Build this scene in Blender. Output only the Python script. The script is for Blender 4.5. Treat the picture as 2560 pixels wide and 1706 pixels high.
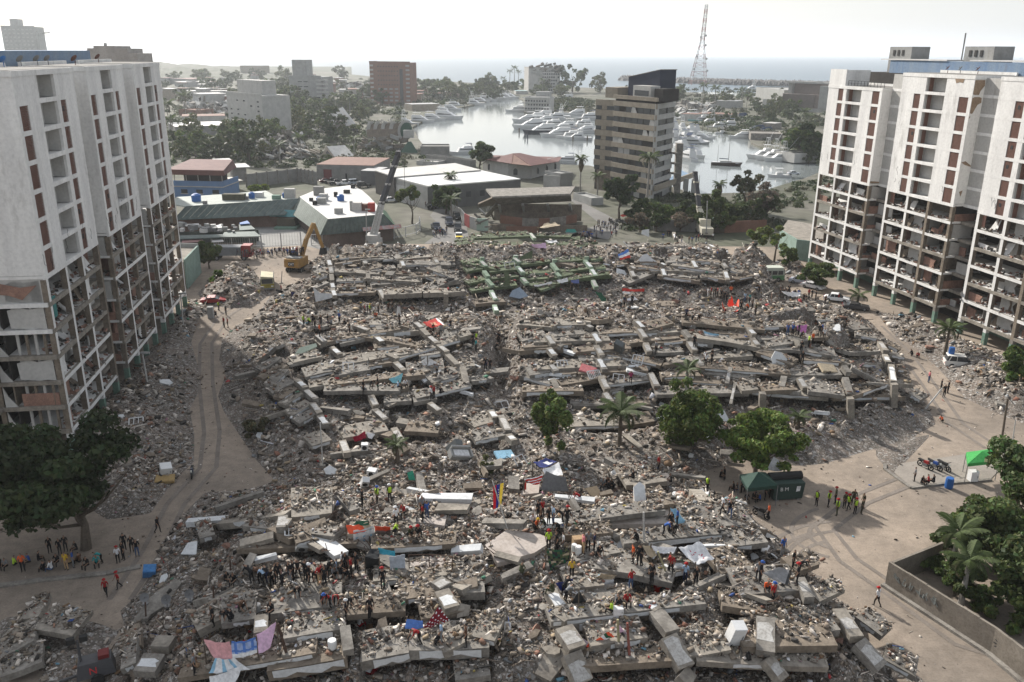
import bpy, math, random
import numpy as np
from mathutils import Vector, Matrix
from mathutils.bvhtree import BVHTree
from mathutils.geometry import tessellate_polygon
R=math.radians
random.seed(7); rng=np.random.default_rng(7)
sc=bpy.context.scene
for o in list(bpy.data.objects): bpy.data.objects.remove(o)
# ---------------------------------------------------------------- camera
F,PITCH,ROLL,H=2142.0,R(18.75),R(0.45),42.0
cd=bpy.data.cameras.new('camera'); cam=bpy.data.objects.new('camera',cd); sc.collection.objects.link(cam)
cd.sensor_width=36; cd.lens=F/2560*36; cd.clip_start=0.5; cd.clip_end=80000
cam.location=(0,0,H)
cfw=Vector((0,math.cos(PITCH),-math.sin(PITCH))); cu0=Vector((0,math.sin(PITCH),math.cos(PITCH))); cr0=Vector((1,0,0))
crt=cr0*math.cos(ROLL)+cu0*math.sin(ROLL); cup=cu0*math.cos(ROLL)-cr0*math.sin(ROLL)
cam.rotation_euler=Matrix((crt,cup,-cfw)).transposed().to_euler()
sc.camera=cam
# ---------------------------------------------------------------- sky, sun, exposure
SUN_EL,SUN_AZ=R(31),math.atan2(-0.56,0.83)      # azimuth from +Y towards +X
wd=bpy.data.worlds.new('World'); sc.world=wd; wd.use_nodes=True
nt=wd.node_tree; nt.nodes.clear()
sky=nt.nodes.new('ShaderNodeTexSky'); sky.sky_type='NISHITA'; sky.sun_disc=False
sky.sun_elevation=SUN_EL; sky.sun_rotation=SUN_AZ; sky.air_density=1.0; sky.dust_density=2.2; sky.ozone_density=1.0; sky.altitude=50
ov=nt.nodes.new('ShaderNodeMixRGB'); ov.inputs[0].default_value=0.45; ov.inputs[2].default_value=(12.0,12.2,12.6,1)   # thin bright overcast over the clear sky
bg=nt.nodes.new('ShaderNodeBackground'); bg.inputs[1].default_value=0.068
wo=nt.nodes.new('ShaderNodeOutputWorld')
nt.links.new(sky.outputs[0],ov.inputs[1]); nt.links.new(ov.outputs[0],bg.inputs[0]); nt.links.new(bg.outputs[0],wo.inputs[0])
sl=bpy.data.lights.new('sun','SUN'); sun=bpy.data.objects.new('sun',sl); sc.collection.objects.link(sun)
sl.energy=5.0; sl.angle=R(2.0); sl.color=(1.0,0.95,0.88)
sdir=Vector((math.sin(SUN_AZ)*math.cos(SUN_EL),math.cos(SUN_AZ)*math.cos(SUN_EL),math.sin(SUN_EL)))
sun.rotation_euler=sdir.to_track_quat('Z','Y').to_euler()
vs=sc.view_settings; vs.view_transform='Standard'; vs.look='None'; vs.gamma=1; vs.exposure=0.63; vs.use_curve_mapping=False
sc.cycles.use_denoising=True; sc.cycles.max_bounces=5; sc.cycles.diffuse_bounces=3; sc.cycles.glossy_bounces=2
sc.cycles.transparent_max_bounces=6; sc.cycles.volume_bounces=2; sc.cycles.volume_step_rate=4; sc.cycles.caustics_reflective=False; sc.cycles.caustics_refractive=False
sc.cycles.use_adaptive_sampling=True; sc.cycles.adaptive_threshold=0.015
# ---------------------------------------------------------------- pixel <-> place (survey of the photograph, 2560 x 1706)
CR=dict(A=(640,560,3.136),B=(1200,560,3.136),C=(1600,640,3.136),D=(560,940,3.18),E=(1240,940,3.096),F=(300,1250,3.361),G=(900,1250,2.941),
 H=(1600,1150,2.451),I=(0,1050,2.39),J=(0,550,2.613),K=(1900,650,3.136),Z=(640,560,6.534),Y=(1120,560,5.348),X=(420,400,5.6),W=(740,420,6.92),
 V=(1060,440,5.602),U=(1440,160,4.356),T=(1480,440,4.057),S=(1660,160,5.226),Q=(380,80,2.904),P=(900,80,2.903),O=(1400,0,2.614),N=(0,0,1.0))
def c(k,x,y):
    a=CR[k]; return a[0]+x/a[2],a[1]+y/a[2]
def ray(px,py): return (cfw+crt*((px-1280)/F)-cup*((py-853)/F))
def at(px,py,z=0.0):
    d=ray(px,py); t=(z-H)/d.z; return Vector((0,0,H))+d*t
def atY(px,py,Y):
    d=ray(px,py); return Vector((0,0,H))+d*(Y/d.y)
def pix(p):
    v=Vector(p)-Vector((0,0,H)); Z=v.dot(cfw); return 1280+F*v.dot(crt)/Z, 853-F*v.dot(cup)/Z
# ---------------------------------------------------------------- mesh building
COL=sc.collection
def tag(o,label=None,cat=None,group=None,kind=None):
    if label: o['label']=label
    if cat: o['category']=cat
    if group: o['group']=group
    if kind: o['kind']=kind
    return o
def obj(name,data,parent=None,loc=(0,0,0),rot=(0,0,0),**k):
    o=bpy.data.objects.new(name,data); COL.objects.link(o); o.location=loc; o.rotation_euler=rot
    if parent: o.parent=parent
    return tag(o,**k)
def root(name,label,cat,loc=(0,0,0),rz=0,group=None): return obj(name,None,None,loc,(0,0,rz),label=label,cat=cat,group=group)
BOXF=((0,3,2,1),(4,5,6,7),(0,1,5,4),(1,2,6,5),(2,3,7,6),(3,0,4,7))
class MB:
    def __init__(s): s.v=[];s.f=[];s.m=[]
    def hexa(s,p,mi=0):
        n=len(s.v); s.v+= [tuple(q) for q in p]; s.f+=[tuple(n+i for i in f) for f in BOXF]; s.m+=[mi]*6; return s
    def box(s,x0,x1,y0,y1,z0,z1,mi=0):
        return s.hexa([(x0,y0,z0),(x1,y0,z0),(x1,y1,z0),(x0,y1,z0),(x0,y0,z1),(x1,y0,z1),(x1,y1,z1),(x0,y1,z1)],mi)
    def obox(s,c,a,b,d,mi=0):
        c,a,b,d=Vector(c),Vector(a),Vector(b),Vector(d)
        return s.hexa([c-a-b-d,c+a-b-d,c+a+b-d,c-a+b-d,c-a-b+d,c+a-b+d,c+a+b+d,c-a+b+d],mi)
    def beam(s,p,q,w,h,mi=0,up=(0,0,1)):
        p,q=Vector(p),Vector(q); a=(q-p); L=a.length or 1e-3; a=a/L; u=Vector(up)
        if abs(a.dot(u))>.98: u=Vector((0,1,0))
        b=u.cross(a).normalized(); d=a.cross(b)
        return s.obox((p+q)/2,a*L/2,b*w/2,d*h/2,mi)
    def face(s,p,mi=0):
        n=len(s.v); s.v+=[tuple(q) for q in p]; s.f.append(tuple(range(n,n+len(p)))); s.m.append(mi); return s
    def prism(s,p,z0,z1,mi=0,top=None):
        n=len(s.v);k=len(p); s.v+=[(q[0],q[1],z0) for q in p]+[(q[0],q[1],z1) for q in (top or p)]
        s.f+=[tuple(range(n+k,n+2*k)),tuple(range(n+k-1,n-1,-1))]; s.m+=[mi]*2
        for i in range(k): j=(i+1)%k; s.f.append((n+i,n+j,n+k+j,n+k+i)); s.m.append(mi)
        return s
    def plate(s,p,th,mi=0):      # a polygon in space with thickness along its normal
        p=[Vector(q) for q in p]; nn=(p[1]-p[0]).cross(p[2]-p[0]).normalized()*th
        n=len(s.v);k=len(p); s.v+=[tuple(q) for q in p]+[tuple(q+nn) for q in p]
        s.f+=[tuple(range(n+k-1,n-1,-1)),tuple(range(n+k,n+2*k))]; s.m+=[mi]*2
        for i in range(k): j=(i+1)%k; s.f.append((n+i,n+j,n+k+j,n+k+i)); s.m.append(mi)
        return s
    def tube(s,pts,rad,n=8,mi=0,cap=True):
        pts=[Vector(q) for q in pts]; k=len(pts); rad=rad if isinstance(rad,(list,tuple)) else [rad]*k; b0=len(s.v)
        for i,p in enumerate(pts):
            t=(pts[min(i+1,k-1)]-pts[max(i-1,0)]).normalized(); u=Vector((0,0,1)) if abs(t.z)<.9 else Vector((0,1,0))
            a=u.cross(t).normalized(); b=t.cross(a)
            for j in range(n):
                w=2*math.pi*j/n; s.v.append(tuple(p+(a*math.cos(w)+b*math.sin(w))*rad[i]))
        for i in range(k-1):
            for j in range(n):
                j2=(j+1)%n; s.f.append((b0+i*n+j,b0+i*n+j2,b0+(i+1)*n+j2,b0+(i+1)*n+j)); s.m.append(mi)
        if cap:
            s.f+=[tuple(b0+j for j in range(n-1,-1,-1)),tuple(b0+(k-1)*n+j for j in range(n))]; s.m+=[mi]*2
        return s
    def ell(s,c,r,n=8,m=6,mi=0):
        c=Vector(c); b0=len(s.v); s.v.append((c.x,c.y,c.z-r[2]))
        for i in range(1,m):
            t=math.pi*i/m-math.pi/2
            for j in range(n):
                w=2*math.pi*j/n; s.v.append((c.x+r[0]*math.cos(t)*math.cos(w),c.y+r[1]*math.cos(t)*math.sin(w),c.z+r[2]*math.sin(t)))
        s.v.append((c.x,c.y,c.z+r[2])); top=len(s.v)-1
        for j in range(n):
            j2=(j+1)%n; s.f.append((b0,b0+1+j2,b0+1+j)); s.f.append((top,b0+1+(m-2)*n+j,b0+1+(m-2)*n+j2)); s.m+=[mi]*2
            for i in range(m-2): s.f.append((b0+1+i*n+j,b0+1+i*n+j2,b0+1+(i+1)*n+j2,b0+1+(i+1)*n+j)); s.m.append(mi)
        return s
    def mesh(s,name,mats,T=None,smooth=False):
        me=bpy.data.meshes.new(name); v=s.v
        if T is not None: v=[tuple(T(q)) for q in v]
        me.from_pydata(v,[],s.f)
        for m in (mats if isinstance(mats,(list,tuple)) else [mats]): me.materials.append(m)
        if any(s.m): me.polygons.foreach_set('material_index',s.m)
        if smooth: me.polygons.foreach_set('use_smooth',[True]*len(s.f))
        me.update(); return me
    def build(s,name,mats,parent=None,T=None,smooth=False,loc=(0,0,0),rot=(0,0,0),**k):
        return obj(name,s.mesh(name,mats,T,smooth),parent,loc,rot,**k)
def copy_tree(o,parent=None):
    q=o.copy(); COL.objects.link(q); q.parent=parent
    for ch in KIDS.get(o.name) or o.children: copy_tree(ch,q)
    return q
KIDS={}
def npmesh(name,V,Fq,mats,mi=None,col=None,smooth=False):
    me=bpy.data.meshes.new(name); nv=len(V); nf,k=Fq.shape
    me.vertices.add(nv); me.vertices.foreach_set('co',np.ascontiguousarray(V,dtype=np.float32).ravel())
    me.loops.add(nf*k); me.loops.foreach_set('vertex_index',np.ascontiguousarray(Fq,dtype=np.int32).ravel())
    me.polygons.add(nf); me.polygons.foreach_set('loop_start',np.arange(0,nf*k,k,dtype=np.int32)); me.polygons.foreach_set('loop_total',np.full(nf,k,dtype=np.int32))
    for m in (mats if isinstance(mats,(list,tuple)) else [mats]): me.materials.append(m)
    if mi is not None: me.polygons.foreach_set('material_index',np.asarray(mi,dtype=np.int32))
    if col is not None:
        a=me.color_attributes.new('Col','FLOAT_COLOR','CORNER'); cc=np.ones((nf*k,4),dtype=np.float32); cc[:,:3]=np.repeat(col,k,axis=0); a.data.foreach_set('color',cc.ravel())
    if smooth: me.polygons.foreach_set('use_smooth',np.ones(nf,dtype=bool))
    me.update(); me.validate(); return me
# ---------------------------------------------------------------- materials
def lin(h): # sRGB 0..255 -> linear
    return tuple(((x/255)/12.92 if x/255<=.04045 else ((x/255+.055)/1.055)**2.4) for x in h)
MT={}
def mat(name,col,rough=.85,var=.25,scale=.6,col2=None,fine=6.0,bump=0.0,metal=0.0,spec=.3,stain=0.0,streak=False,trans=0.0):
    if name in MT: return MT[name]
    m=bpy.data.materials.new(name); m.use_nodes=True; t=m.node_tree; N=t.nodes; L=t.links; b=N['Principled BSDF']
    b.inputs['Roughness'].default_value=rough; b.inputs['Metallic'].default_value=metal; b.inputs['Specular IOR Level'].default_value=spec
    if var<=0: b.inputs['Base Color'].default_value=(*col,1); MT[name]=m; return m
    g=N.new('ShaderNodeNewGeometry'); mp=N.new('ShaderNodeMapping'); L.new(g.outputs['Position'],mp.inputs[0])
    if streak: mp.inputs['Scale'].default_value=(1,1,.12)
    n1=N.new('ShaderNodeTexNoise'); n1.inputs['Scale'].default_value=scale; n1.inputs['Detail'].default_value=5; n1.inputs['Roughness'].default_value=.65; L.new(mp.outputs[0],n1.inputs['Vector'])
    n2=N.new('ShaderNodeTexNoise'); n2.inputs['Scale'].default_value=fine; n2.inputs['Detail'].default_value=3; L.new(g.outputs['Position'],n2.inputs['Vector'])
    rp=N.new('ShaderNodeValToRGB'); rp.color_ramp.elements[0].position=.36; rp.color_ramp.elements[1].position=.66; L.new(n1.outputs[0],rp.inputs[0])
    c2=col2 or tuple(x*(1-var) for x in col); rp.color_ramp.elements[0].color=(*c2,1); rp.color_ramp.elements[1].color=(*col,1)
    mx=N.new('ShaderNodeMixRGB'); mx.blend_type='MULTIPLY'; mx.inputs[0].default_value=min(1,var*1.6)
    r2=N.new('ShaderNodeValToRGB'); r2.color_ramp.elements[0].position=.3; r2.color_ramp.elements[0].color=(.45,.45,.45,1); r2.color_ramp.elements[1].position=.6; r2.color_ramp.elements[1].color=(1,1,1,1); L.new(n2.outputs[0],r2.inputs[0])
    L.new(rp.outputs[0],mx.inputs[1]); L.new(r2.outputs[0],mx.inputs[2]); out=mx.outputs[0]
    if stain>0:
        n3=N.new('ShaderNodeTexNoise'); n3.inputs['Scale'].default_value=.35; n3.inputs['Detail'].default_value=8; n3.inputs['Roughness'].default_value=.75; mp3=N.new('ShaderNodeMapping'); mp3.inputs['Scale'].default_value=(1,1,.3); L.new(g.outputs['Position'],mp3.inputs[0]); L.new(mp3.outputs[0],n3.inputs['Vector'])
        r3=N.new('ShaderNodeValToRGB'); r3.color_ramp.elements[0].position=.56; r3.color_ramp.elements[0].color=(0,0,0,1); r3.color_ramp.elements[1].position=.72; r3.color_ramp.elements[1].color=(stain,stain,stain,1); L.new(n3.outputs[0],r3.inputs[0])
        m3=N.new('ShaderNodeMixRGB'); m3.inputs[2].default_value=(.16,.145,.12,1); L.new(r3.outputs[0],m3.inputs[0]); L.new(out,m3.inputs[1]); out=m3.outputs[0]
    L.new(out,b.inputs['Base Color'])
    if bump>0:
        bp=N.new('ShaderNodeBump'); bp.inputs['Strength'].default_value=bump; bp.inputs['Distance'].default_value=.08; L.new(n2.outputs[0],bp.inputs['Height']); L.new(bp.outputs[0],b.inputs['Normal'])
    if trans>0:
        tb=N.new('ShaderNodeBsdfTranslucent'); L.new(out,tb.inputs[0]); ad=N.new('ShaderNodeMixShader'); ad.inputs[0].default_value=trans
        L.new(b.outputs[0],ad.inputs[1]); L.new(tb.outputs[0],ad.inputs[2]); L.new(ad.outputs[0],N['Material Output'].inputs[0])
    MT[name]=m; return m
def colmat(name,rough=.9,trans=0.0,fine=5.0,amt=.35):
    m=bpy.data.materials.new(name); m.use_nodes=True; t=m.node_tree; N=t.nodes; L=t.links; b=N['Principled BSDF']; b.inputs['Roughness'].default_value=rough; b.inputs['Specular IOR Level'].default_value=.25
    a=N.new('ShaderNodeAttribute'); a.attribute_name='Col'; g=N.new('ShaderNodeNewGeometry'); n=N.new('ShaderNodeTexNoise'); n.inputs['Scale'].default_value=fine; n.inputs['Detail'].default_value=4; L.new(g.outputs['Position'],n.inputs['Vector'])
    r=N.new('ShaderNodeValToRGB'); r.color_ramp.elements[0].position=.3; r.color_ramp.elements[0].color=(1-amt,)*3+(1,); r.color_ramp.elements[1].position=.65; r.color_ramp.elements[1].color=(1,1,1,1); L.new(n.outputs[0],r.inputs[0])
    mx=N.new('ShaderNodeMixRGB'); mx.blend_type='MULTIPLY'; mx.inputs[0].default_value=1; L.new(a.outputs['Color'],mx.inputs[1]); L.new(r.outputs[0],mx.inputs[2]); L.new(mx.outputs[0],b.inputs['Base Color'])
    if trans>0:
        tb=N.new('ShaderNodeBsdfTranslucent'); L.new(mx.outputs[0],tb.inputs[0]); ad=N.new('ShaderNodeMixShader'); ad.inputs[0].default_value=trans
        L.new(b.outputs[0],ad.inputs[1]); L.new(tb.outputs[0],ad.inputs[2]); L.new(ad.outputs[0],N['Material Output'].inputs[0])
    return m
def flat(name,rgb,rough=.7,metal=0,var=.18): return mat(name,lin(rgb),rough,var,1.2,fine=9,metal=metal)
WHITE=mat('white_render',(.74,.73,.70),.9,.14,.5,col2=(.60,.59,.57),fine=3,stain=.5,streak=True)
GREYW=mat('grey_render',(.45,.44,.415),.9,.15,.5,fine=3,stain=.6)
CONC=mat('concrete',(.275,.255,.225),.92,.3,.9,col2=(.145,.132,.115),fine=5,bump=.3,stain=.45)
CONCD=mat('raw_concrete',(.23,.19,.148),.92,.3,.9,col2=(.14,.115,.088),fine=5,bump=.3)
BEIGE=mat('beige_slab',(.31,.28,.235),.92,.3,.8,col2=(.18,.16,.135),fine=4,bump=.3,stain=.4)
DUSTP=mat('dusty_plaster',(.46,.45,.43),.92,.3,1.5,col2=(.33,.315,.29),fine=6)
PLAST=mat('plaster_chip',(.60,.61,.61),.9,.15,1.5,fine=5)
BRICK=mat('brick_screen',(.20,.105,.08),.9,.25,2.0,fine=14)
BRICKW=mat('hollow_brick',(.33,.19,.14),.92,.35,1.5,col2=(.22,.13,.10),fine=10,bump=.5)
DARK=mat('dark_interior',(.045,.041,.038),.95,.3,.8)  # near-black: shade of interiors put into the colour; also some dark debris
BLUEW=mat('weathered_blue',(.13,.20,.31),.9,.35,.7,col2=(.20,.26,.33),streak=True,stain=.5)
GREENP=mat('green_paint',(.17,.27,.21),.85,.25,1.0,col2=(.12,.19,.15))
GREENS=mat('olive_slab',(.115,.145,.075),.9,.35,.6,col2=(.07,.085,.05),fine=4,bump=.3)
GREENC=mat('pale_green_column',(.26,.34,.25),.9,.3,1.0,col2=(.19,.25,.18),fine=4)
ROOFG=mat('grey_roof',(.22,.21,.19),.95,.3,.4,stain=.4)
GLASS=mat('dark_glass',(.03,.035,.04),.25,0,spec=.5)
BLACK=mat('black_matte',(.02,.02,.02),.8,0)
# ================================================================ SETTING
def ground_mat():
    m=bpy.data.materials.new('dusty_ground'); m.use_nodes=True; t=m.node_tree;N=t.nodes;L=t.links;b=N['Principled BSDF']; b.inputs['Roughness'].default_value=.95; b.inputs['Specular IOR Level'].default_value=.15
    g=N.new('ShaderNodeNewGeometry')
    def noise(s,d=6,r=.6):
        n=N.new('ShaderNodeTexNoise'); n.inputs['Scale'].default_value=s; n.inputs['Detail'].default_value=d; n.inputs['Roughness'].default_value=r; L.new(g.outputs['Position'],n.inputs['Vector']); return n.outputs[0]
    def ramp(v,p0,c0,p1,c1):
        r=N.new('ShaderNodeValToRGB'); r.color_ramp.elements[0].position=p0; r.color_ramp.elements[0].color=(*c0,1); r.color_ramp.elements[1].position=p1; r.color_ramp.elements[1].color=(*c1,1); L.new(v,r.inputs[0]); return r.outputs[0]
    base=ramp(noise(.07),.38,(.222,.187,.153),.64,(.345,.284,.226))
    def mult(a,bb,f=1.0,mode='MULTIPLY'):
        x=N.new('ShaderNodeMixRGB'); x.blend_type=mode; x.inputs[0].default_value=f; L.new(a,x.inputs[1]); L.new(bb,x.inputs[2]); return x.outputs[0]
    o=mult(base,ramp(noise(.9,8,.7),.32,(.72,.72,.72),.62,(1,1,1)))
    o=mult(o,ramp(noise(6,4),.3,(.8,.8,.8),.55,(1,1,1)))
    o=mult(o,ramp(noise(.22,8,.75),.60,(1,1,1),.74,(.62,.60,.60)))
    L.new(o,b.inputs['Base Color']); bp=N.new('ShaderNodeBump'); bp.inputs['Strength'].default_value=.25; bp.inputs['Distance'].default_value=.1; L.new(noise(1.4,7),bp.inputs['Height']); L.new(bp.outputs[0],b.inputs['Normal'])
    return m
GROUND=ground_mat()
def water_mat(name,col,rough,s1,st):
    m=bpy.data.materials.new(name); m.use_nodes=True; t=m.node_tree;N=t.nodes;L=t.links;b=N['Principled BSDF']; b.inputs['Base Color'].default_value=(*col,1); b.inputs['Roughness'].default_value=rough; b.inputs['IOR'].default_value=1.33
    g=N.new('ShaderNodeNewGeometry'); n=N.new('ShaderNodeTexNoise'); n.inputs['Scale'].default_value=s1; n.inputs['Detail'].default_value=6; L.new(g.outputs['Position'],n.inputs['Vector']); bp=N.new('ShaderNodeBump'); bp.inputs['Strength'].default_value=st; bp.inputs['Distance'].default_value=.6; L.new(n.outputs[0],bp.inputs['Height']); L.new(bp.outputs[0],b.inputs['Normal']); return m
def sheet(name,pts,z,m,hole=None,skirt=0,**k):
    polys=[[Vector((p[0],p[1],0)) for p in pts]]+([[Vector((p[0],p[1],0)) for p in h] for h in hole] if hole else [])
    tr=tessellate_polygon(polys); fl=[q for pl in polys for q in pl]; mb=MB(); mb.v=[(q.x,q.y,z) for q in fl]; mb.f=[tuple(t) for t in tr]; mb.m=[0]*len(tr)
    if skirt:
        b0=0
        for pl in polys:
            n=len(pl)
            for i in range(n):
                a,d=pl[i],pl[(i+1)%n]; mb.face([(a.x,a.y,z),(d.x,d.y,z),(d.x,d.y,z-skirt),(a.x,a.y,z-skirt)])
    return mb.build(name,m,**k)
LAG=[(1031,318),(1060,302),(1107,277),(1162,267),(1210,257),(1244,246),(1289,242),(1308,250),(1312,268),(1310,281),(1372,281),(1472,282),(1600,287),(1668,292),(1698,307),(1782,326),(1874,341),(1878,357),(1913,372),(1955,384),(2046,388),(2075,420),(2012,446),(1974,457),(1924,472),(1850,482),(1737,485),(1690,470),(1560,436),(1472,414),(1400,411),(1355,395),(1255,392),(1168,397),(1127,389),(1120,372),(1060,366),(1045,345)]
lag=[at(x,y)[:2] for x,y in LAG]
coast=[at(x,y)[:2] for x,y in [(-900,163),(0,163),(420,168),(600,172),(830,181),(930,192),(1000,199),(1140,205),(1250,211),(1330,214),(1500,221),(1620,224),(1780,236),(1900,243),(2050,238),(2560,231),(3400,235)]]
sheet('ground',[(-160,-30),(-300,60),(-300,192),(300,192),(300,60),(160,-30)],0,GROUND,kind='structure')
TOWNG=mat('town_ground',(.15,.14,.115),.95,.4,.03,col2=(.065,.072,.042),fine=.25)
sheet('town_ground',[(-300,192)]+coast+[(300,192)],0,TOWNG,hole=[lag],skirt=2.2,kind='structure')
SEA=water_mat('sea_water',(.07,.11,.14),.3,.35,1.0)
LAGW=water_mat('lagoon_water',(.19,.21,.21),.07,.8,.05)  # base colour lightened to stand in for glint on the water
MB().face([(-30000,600,-1.6),(30000,600,-1.6),(30000,30500,-1.6),(-30000,30500,-1.6)]).build('sea',SEA,kind='structure')
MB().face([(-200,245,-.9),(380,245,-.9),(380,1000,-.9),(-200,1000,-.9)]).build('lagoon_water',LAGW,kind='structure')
# breakwater of rocks
bwp=[at(x,y,0) for x,y in [(1560,199),(1640,203),(1760,207),(1850,210),(1960,213),(2120,217)]]
mb=MB()
for i in range(len(bwp)-1):
    a,b=bwp[i],bwp[i+1]; d=(b-a).normalized(); n=Vector((-d.y,d.x,0))
    mb.hexa([a-n*14+Vector((0,0,-2)),b-n*14+Vector((0,0,-2)),b+n*14+Vector((0,0,-2)),a+n*14+Vector((0,0,-2)),a-n*5+Vector((0,0,3.5)),b-n*5+Vector((0,0,3.5)),b+n*5+Vector((0,0,3.5)),a+n*5+Vector((0,0,3.5))])
    for k in range(260):
        t=random.random(); s=random.uniform(-11,11); p=a.lerp(b,t)+n*s; z=3.4-max(0,abs(s)-5)*.5; r_=random.uniform(1.0,2.6)
        mb.obox((p.x,p.y,z),Vector((random.uniform(-1,1),random.uniform(-1,1),.4)).normalized()*r_,Vector((0,r_*.8,r_*.3)),Vector((r_*.3,0,r_*.7)))
ROCK=mat('sea_rock',(.16,.155,.15),.9,.4,.2)
mb.build('rock_breakwater',ROCK,label='long low grey rock breakwater in front of the open sea',cat='breakwater')
tag(bpy.data.objects['rock_breakwater'],kind='stuff')
# hills on the far left headland
mb=MB(); nx,ny=60,14; pts=[]
hl=[at(x,163,0) for x in (-200,1010)]
for j in range(ny):
    for i in range(nx):
        u=i/(nx-1); v=j/(ny-1); px=-250+u*1130; top=np.interp(px,[-250,0,330,400,470,560,620,700,760,830,880],[150,152,152,153,158,163,168,176,184,196,200])
        base=at(px,205,0); Y=base.y*(1+.9*v); p=atY(px,top,Y); hz=max(p.z,1)*math.sin(min(1,v*1.6)*math.pi/2)*(.8+.2*math.sin(i*1.3+j))*(1 if v<.7 else (1-v)/.3)
        pts.append((p.x,Y,max(-2,hz-1)))
mb.v=pts; mb.f=[(j*nx+i,j*nx+i+1,(j+1)*nx+i+1,(j+1)*nx+i) for j in range(ny-1) for i in range(nx-1)]; mb.m=[0]*len(mb.f)
HILL=mat('wooded_hill',(.05,.065,.035),.95,.5,.012,col2=(.10,.10,.075),fine=.06)
mb.build('hill',HILL,smooth=False,kind='structure')

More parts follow.
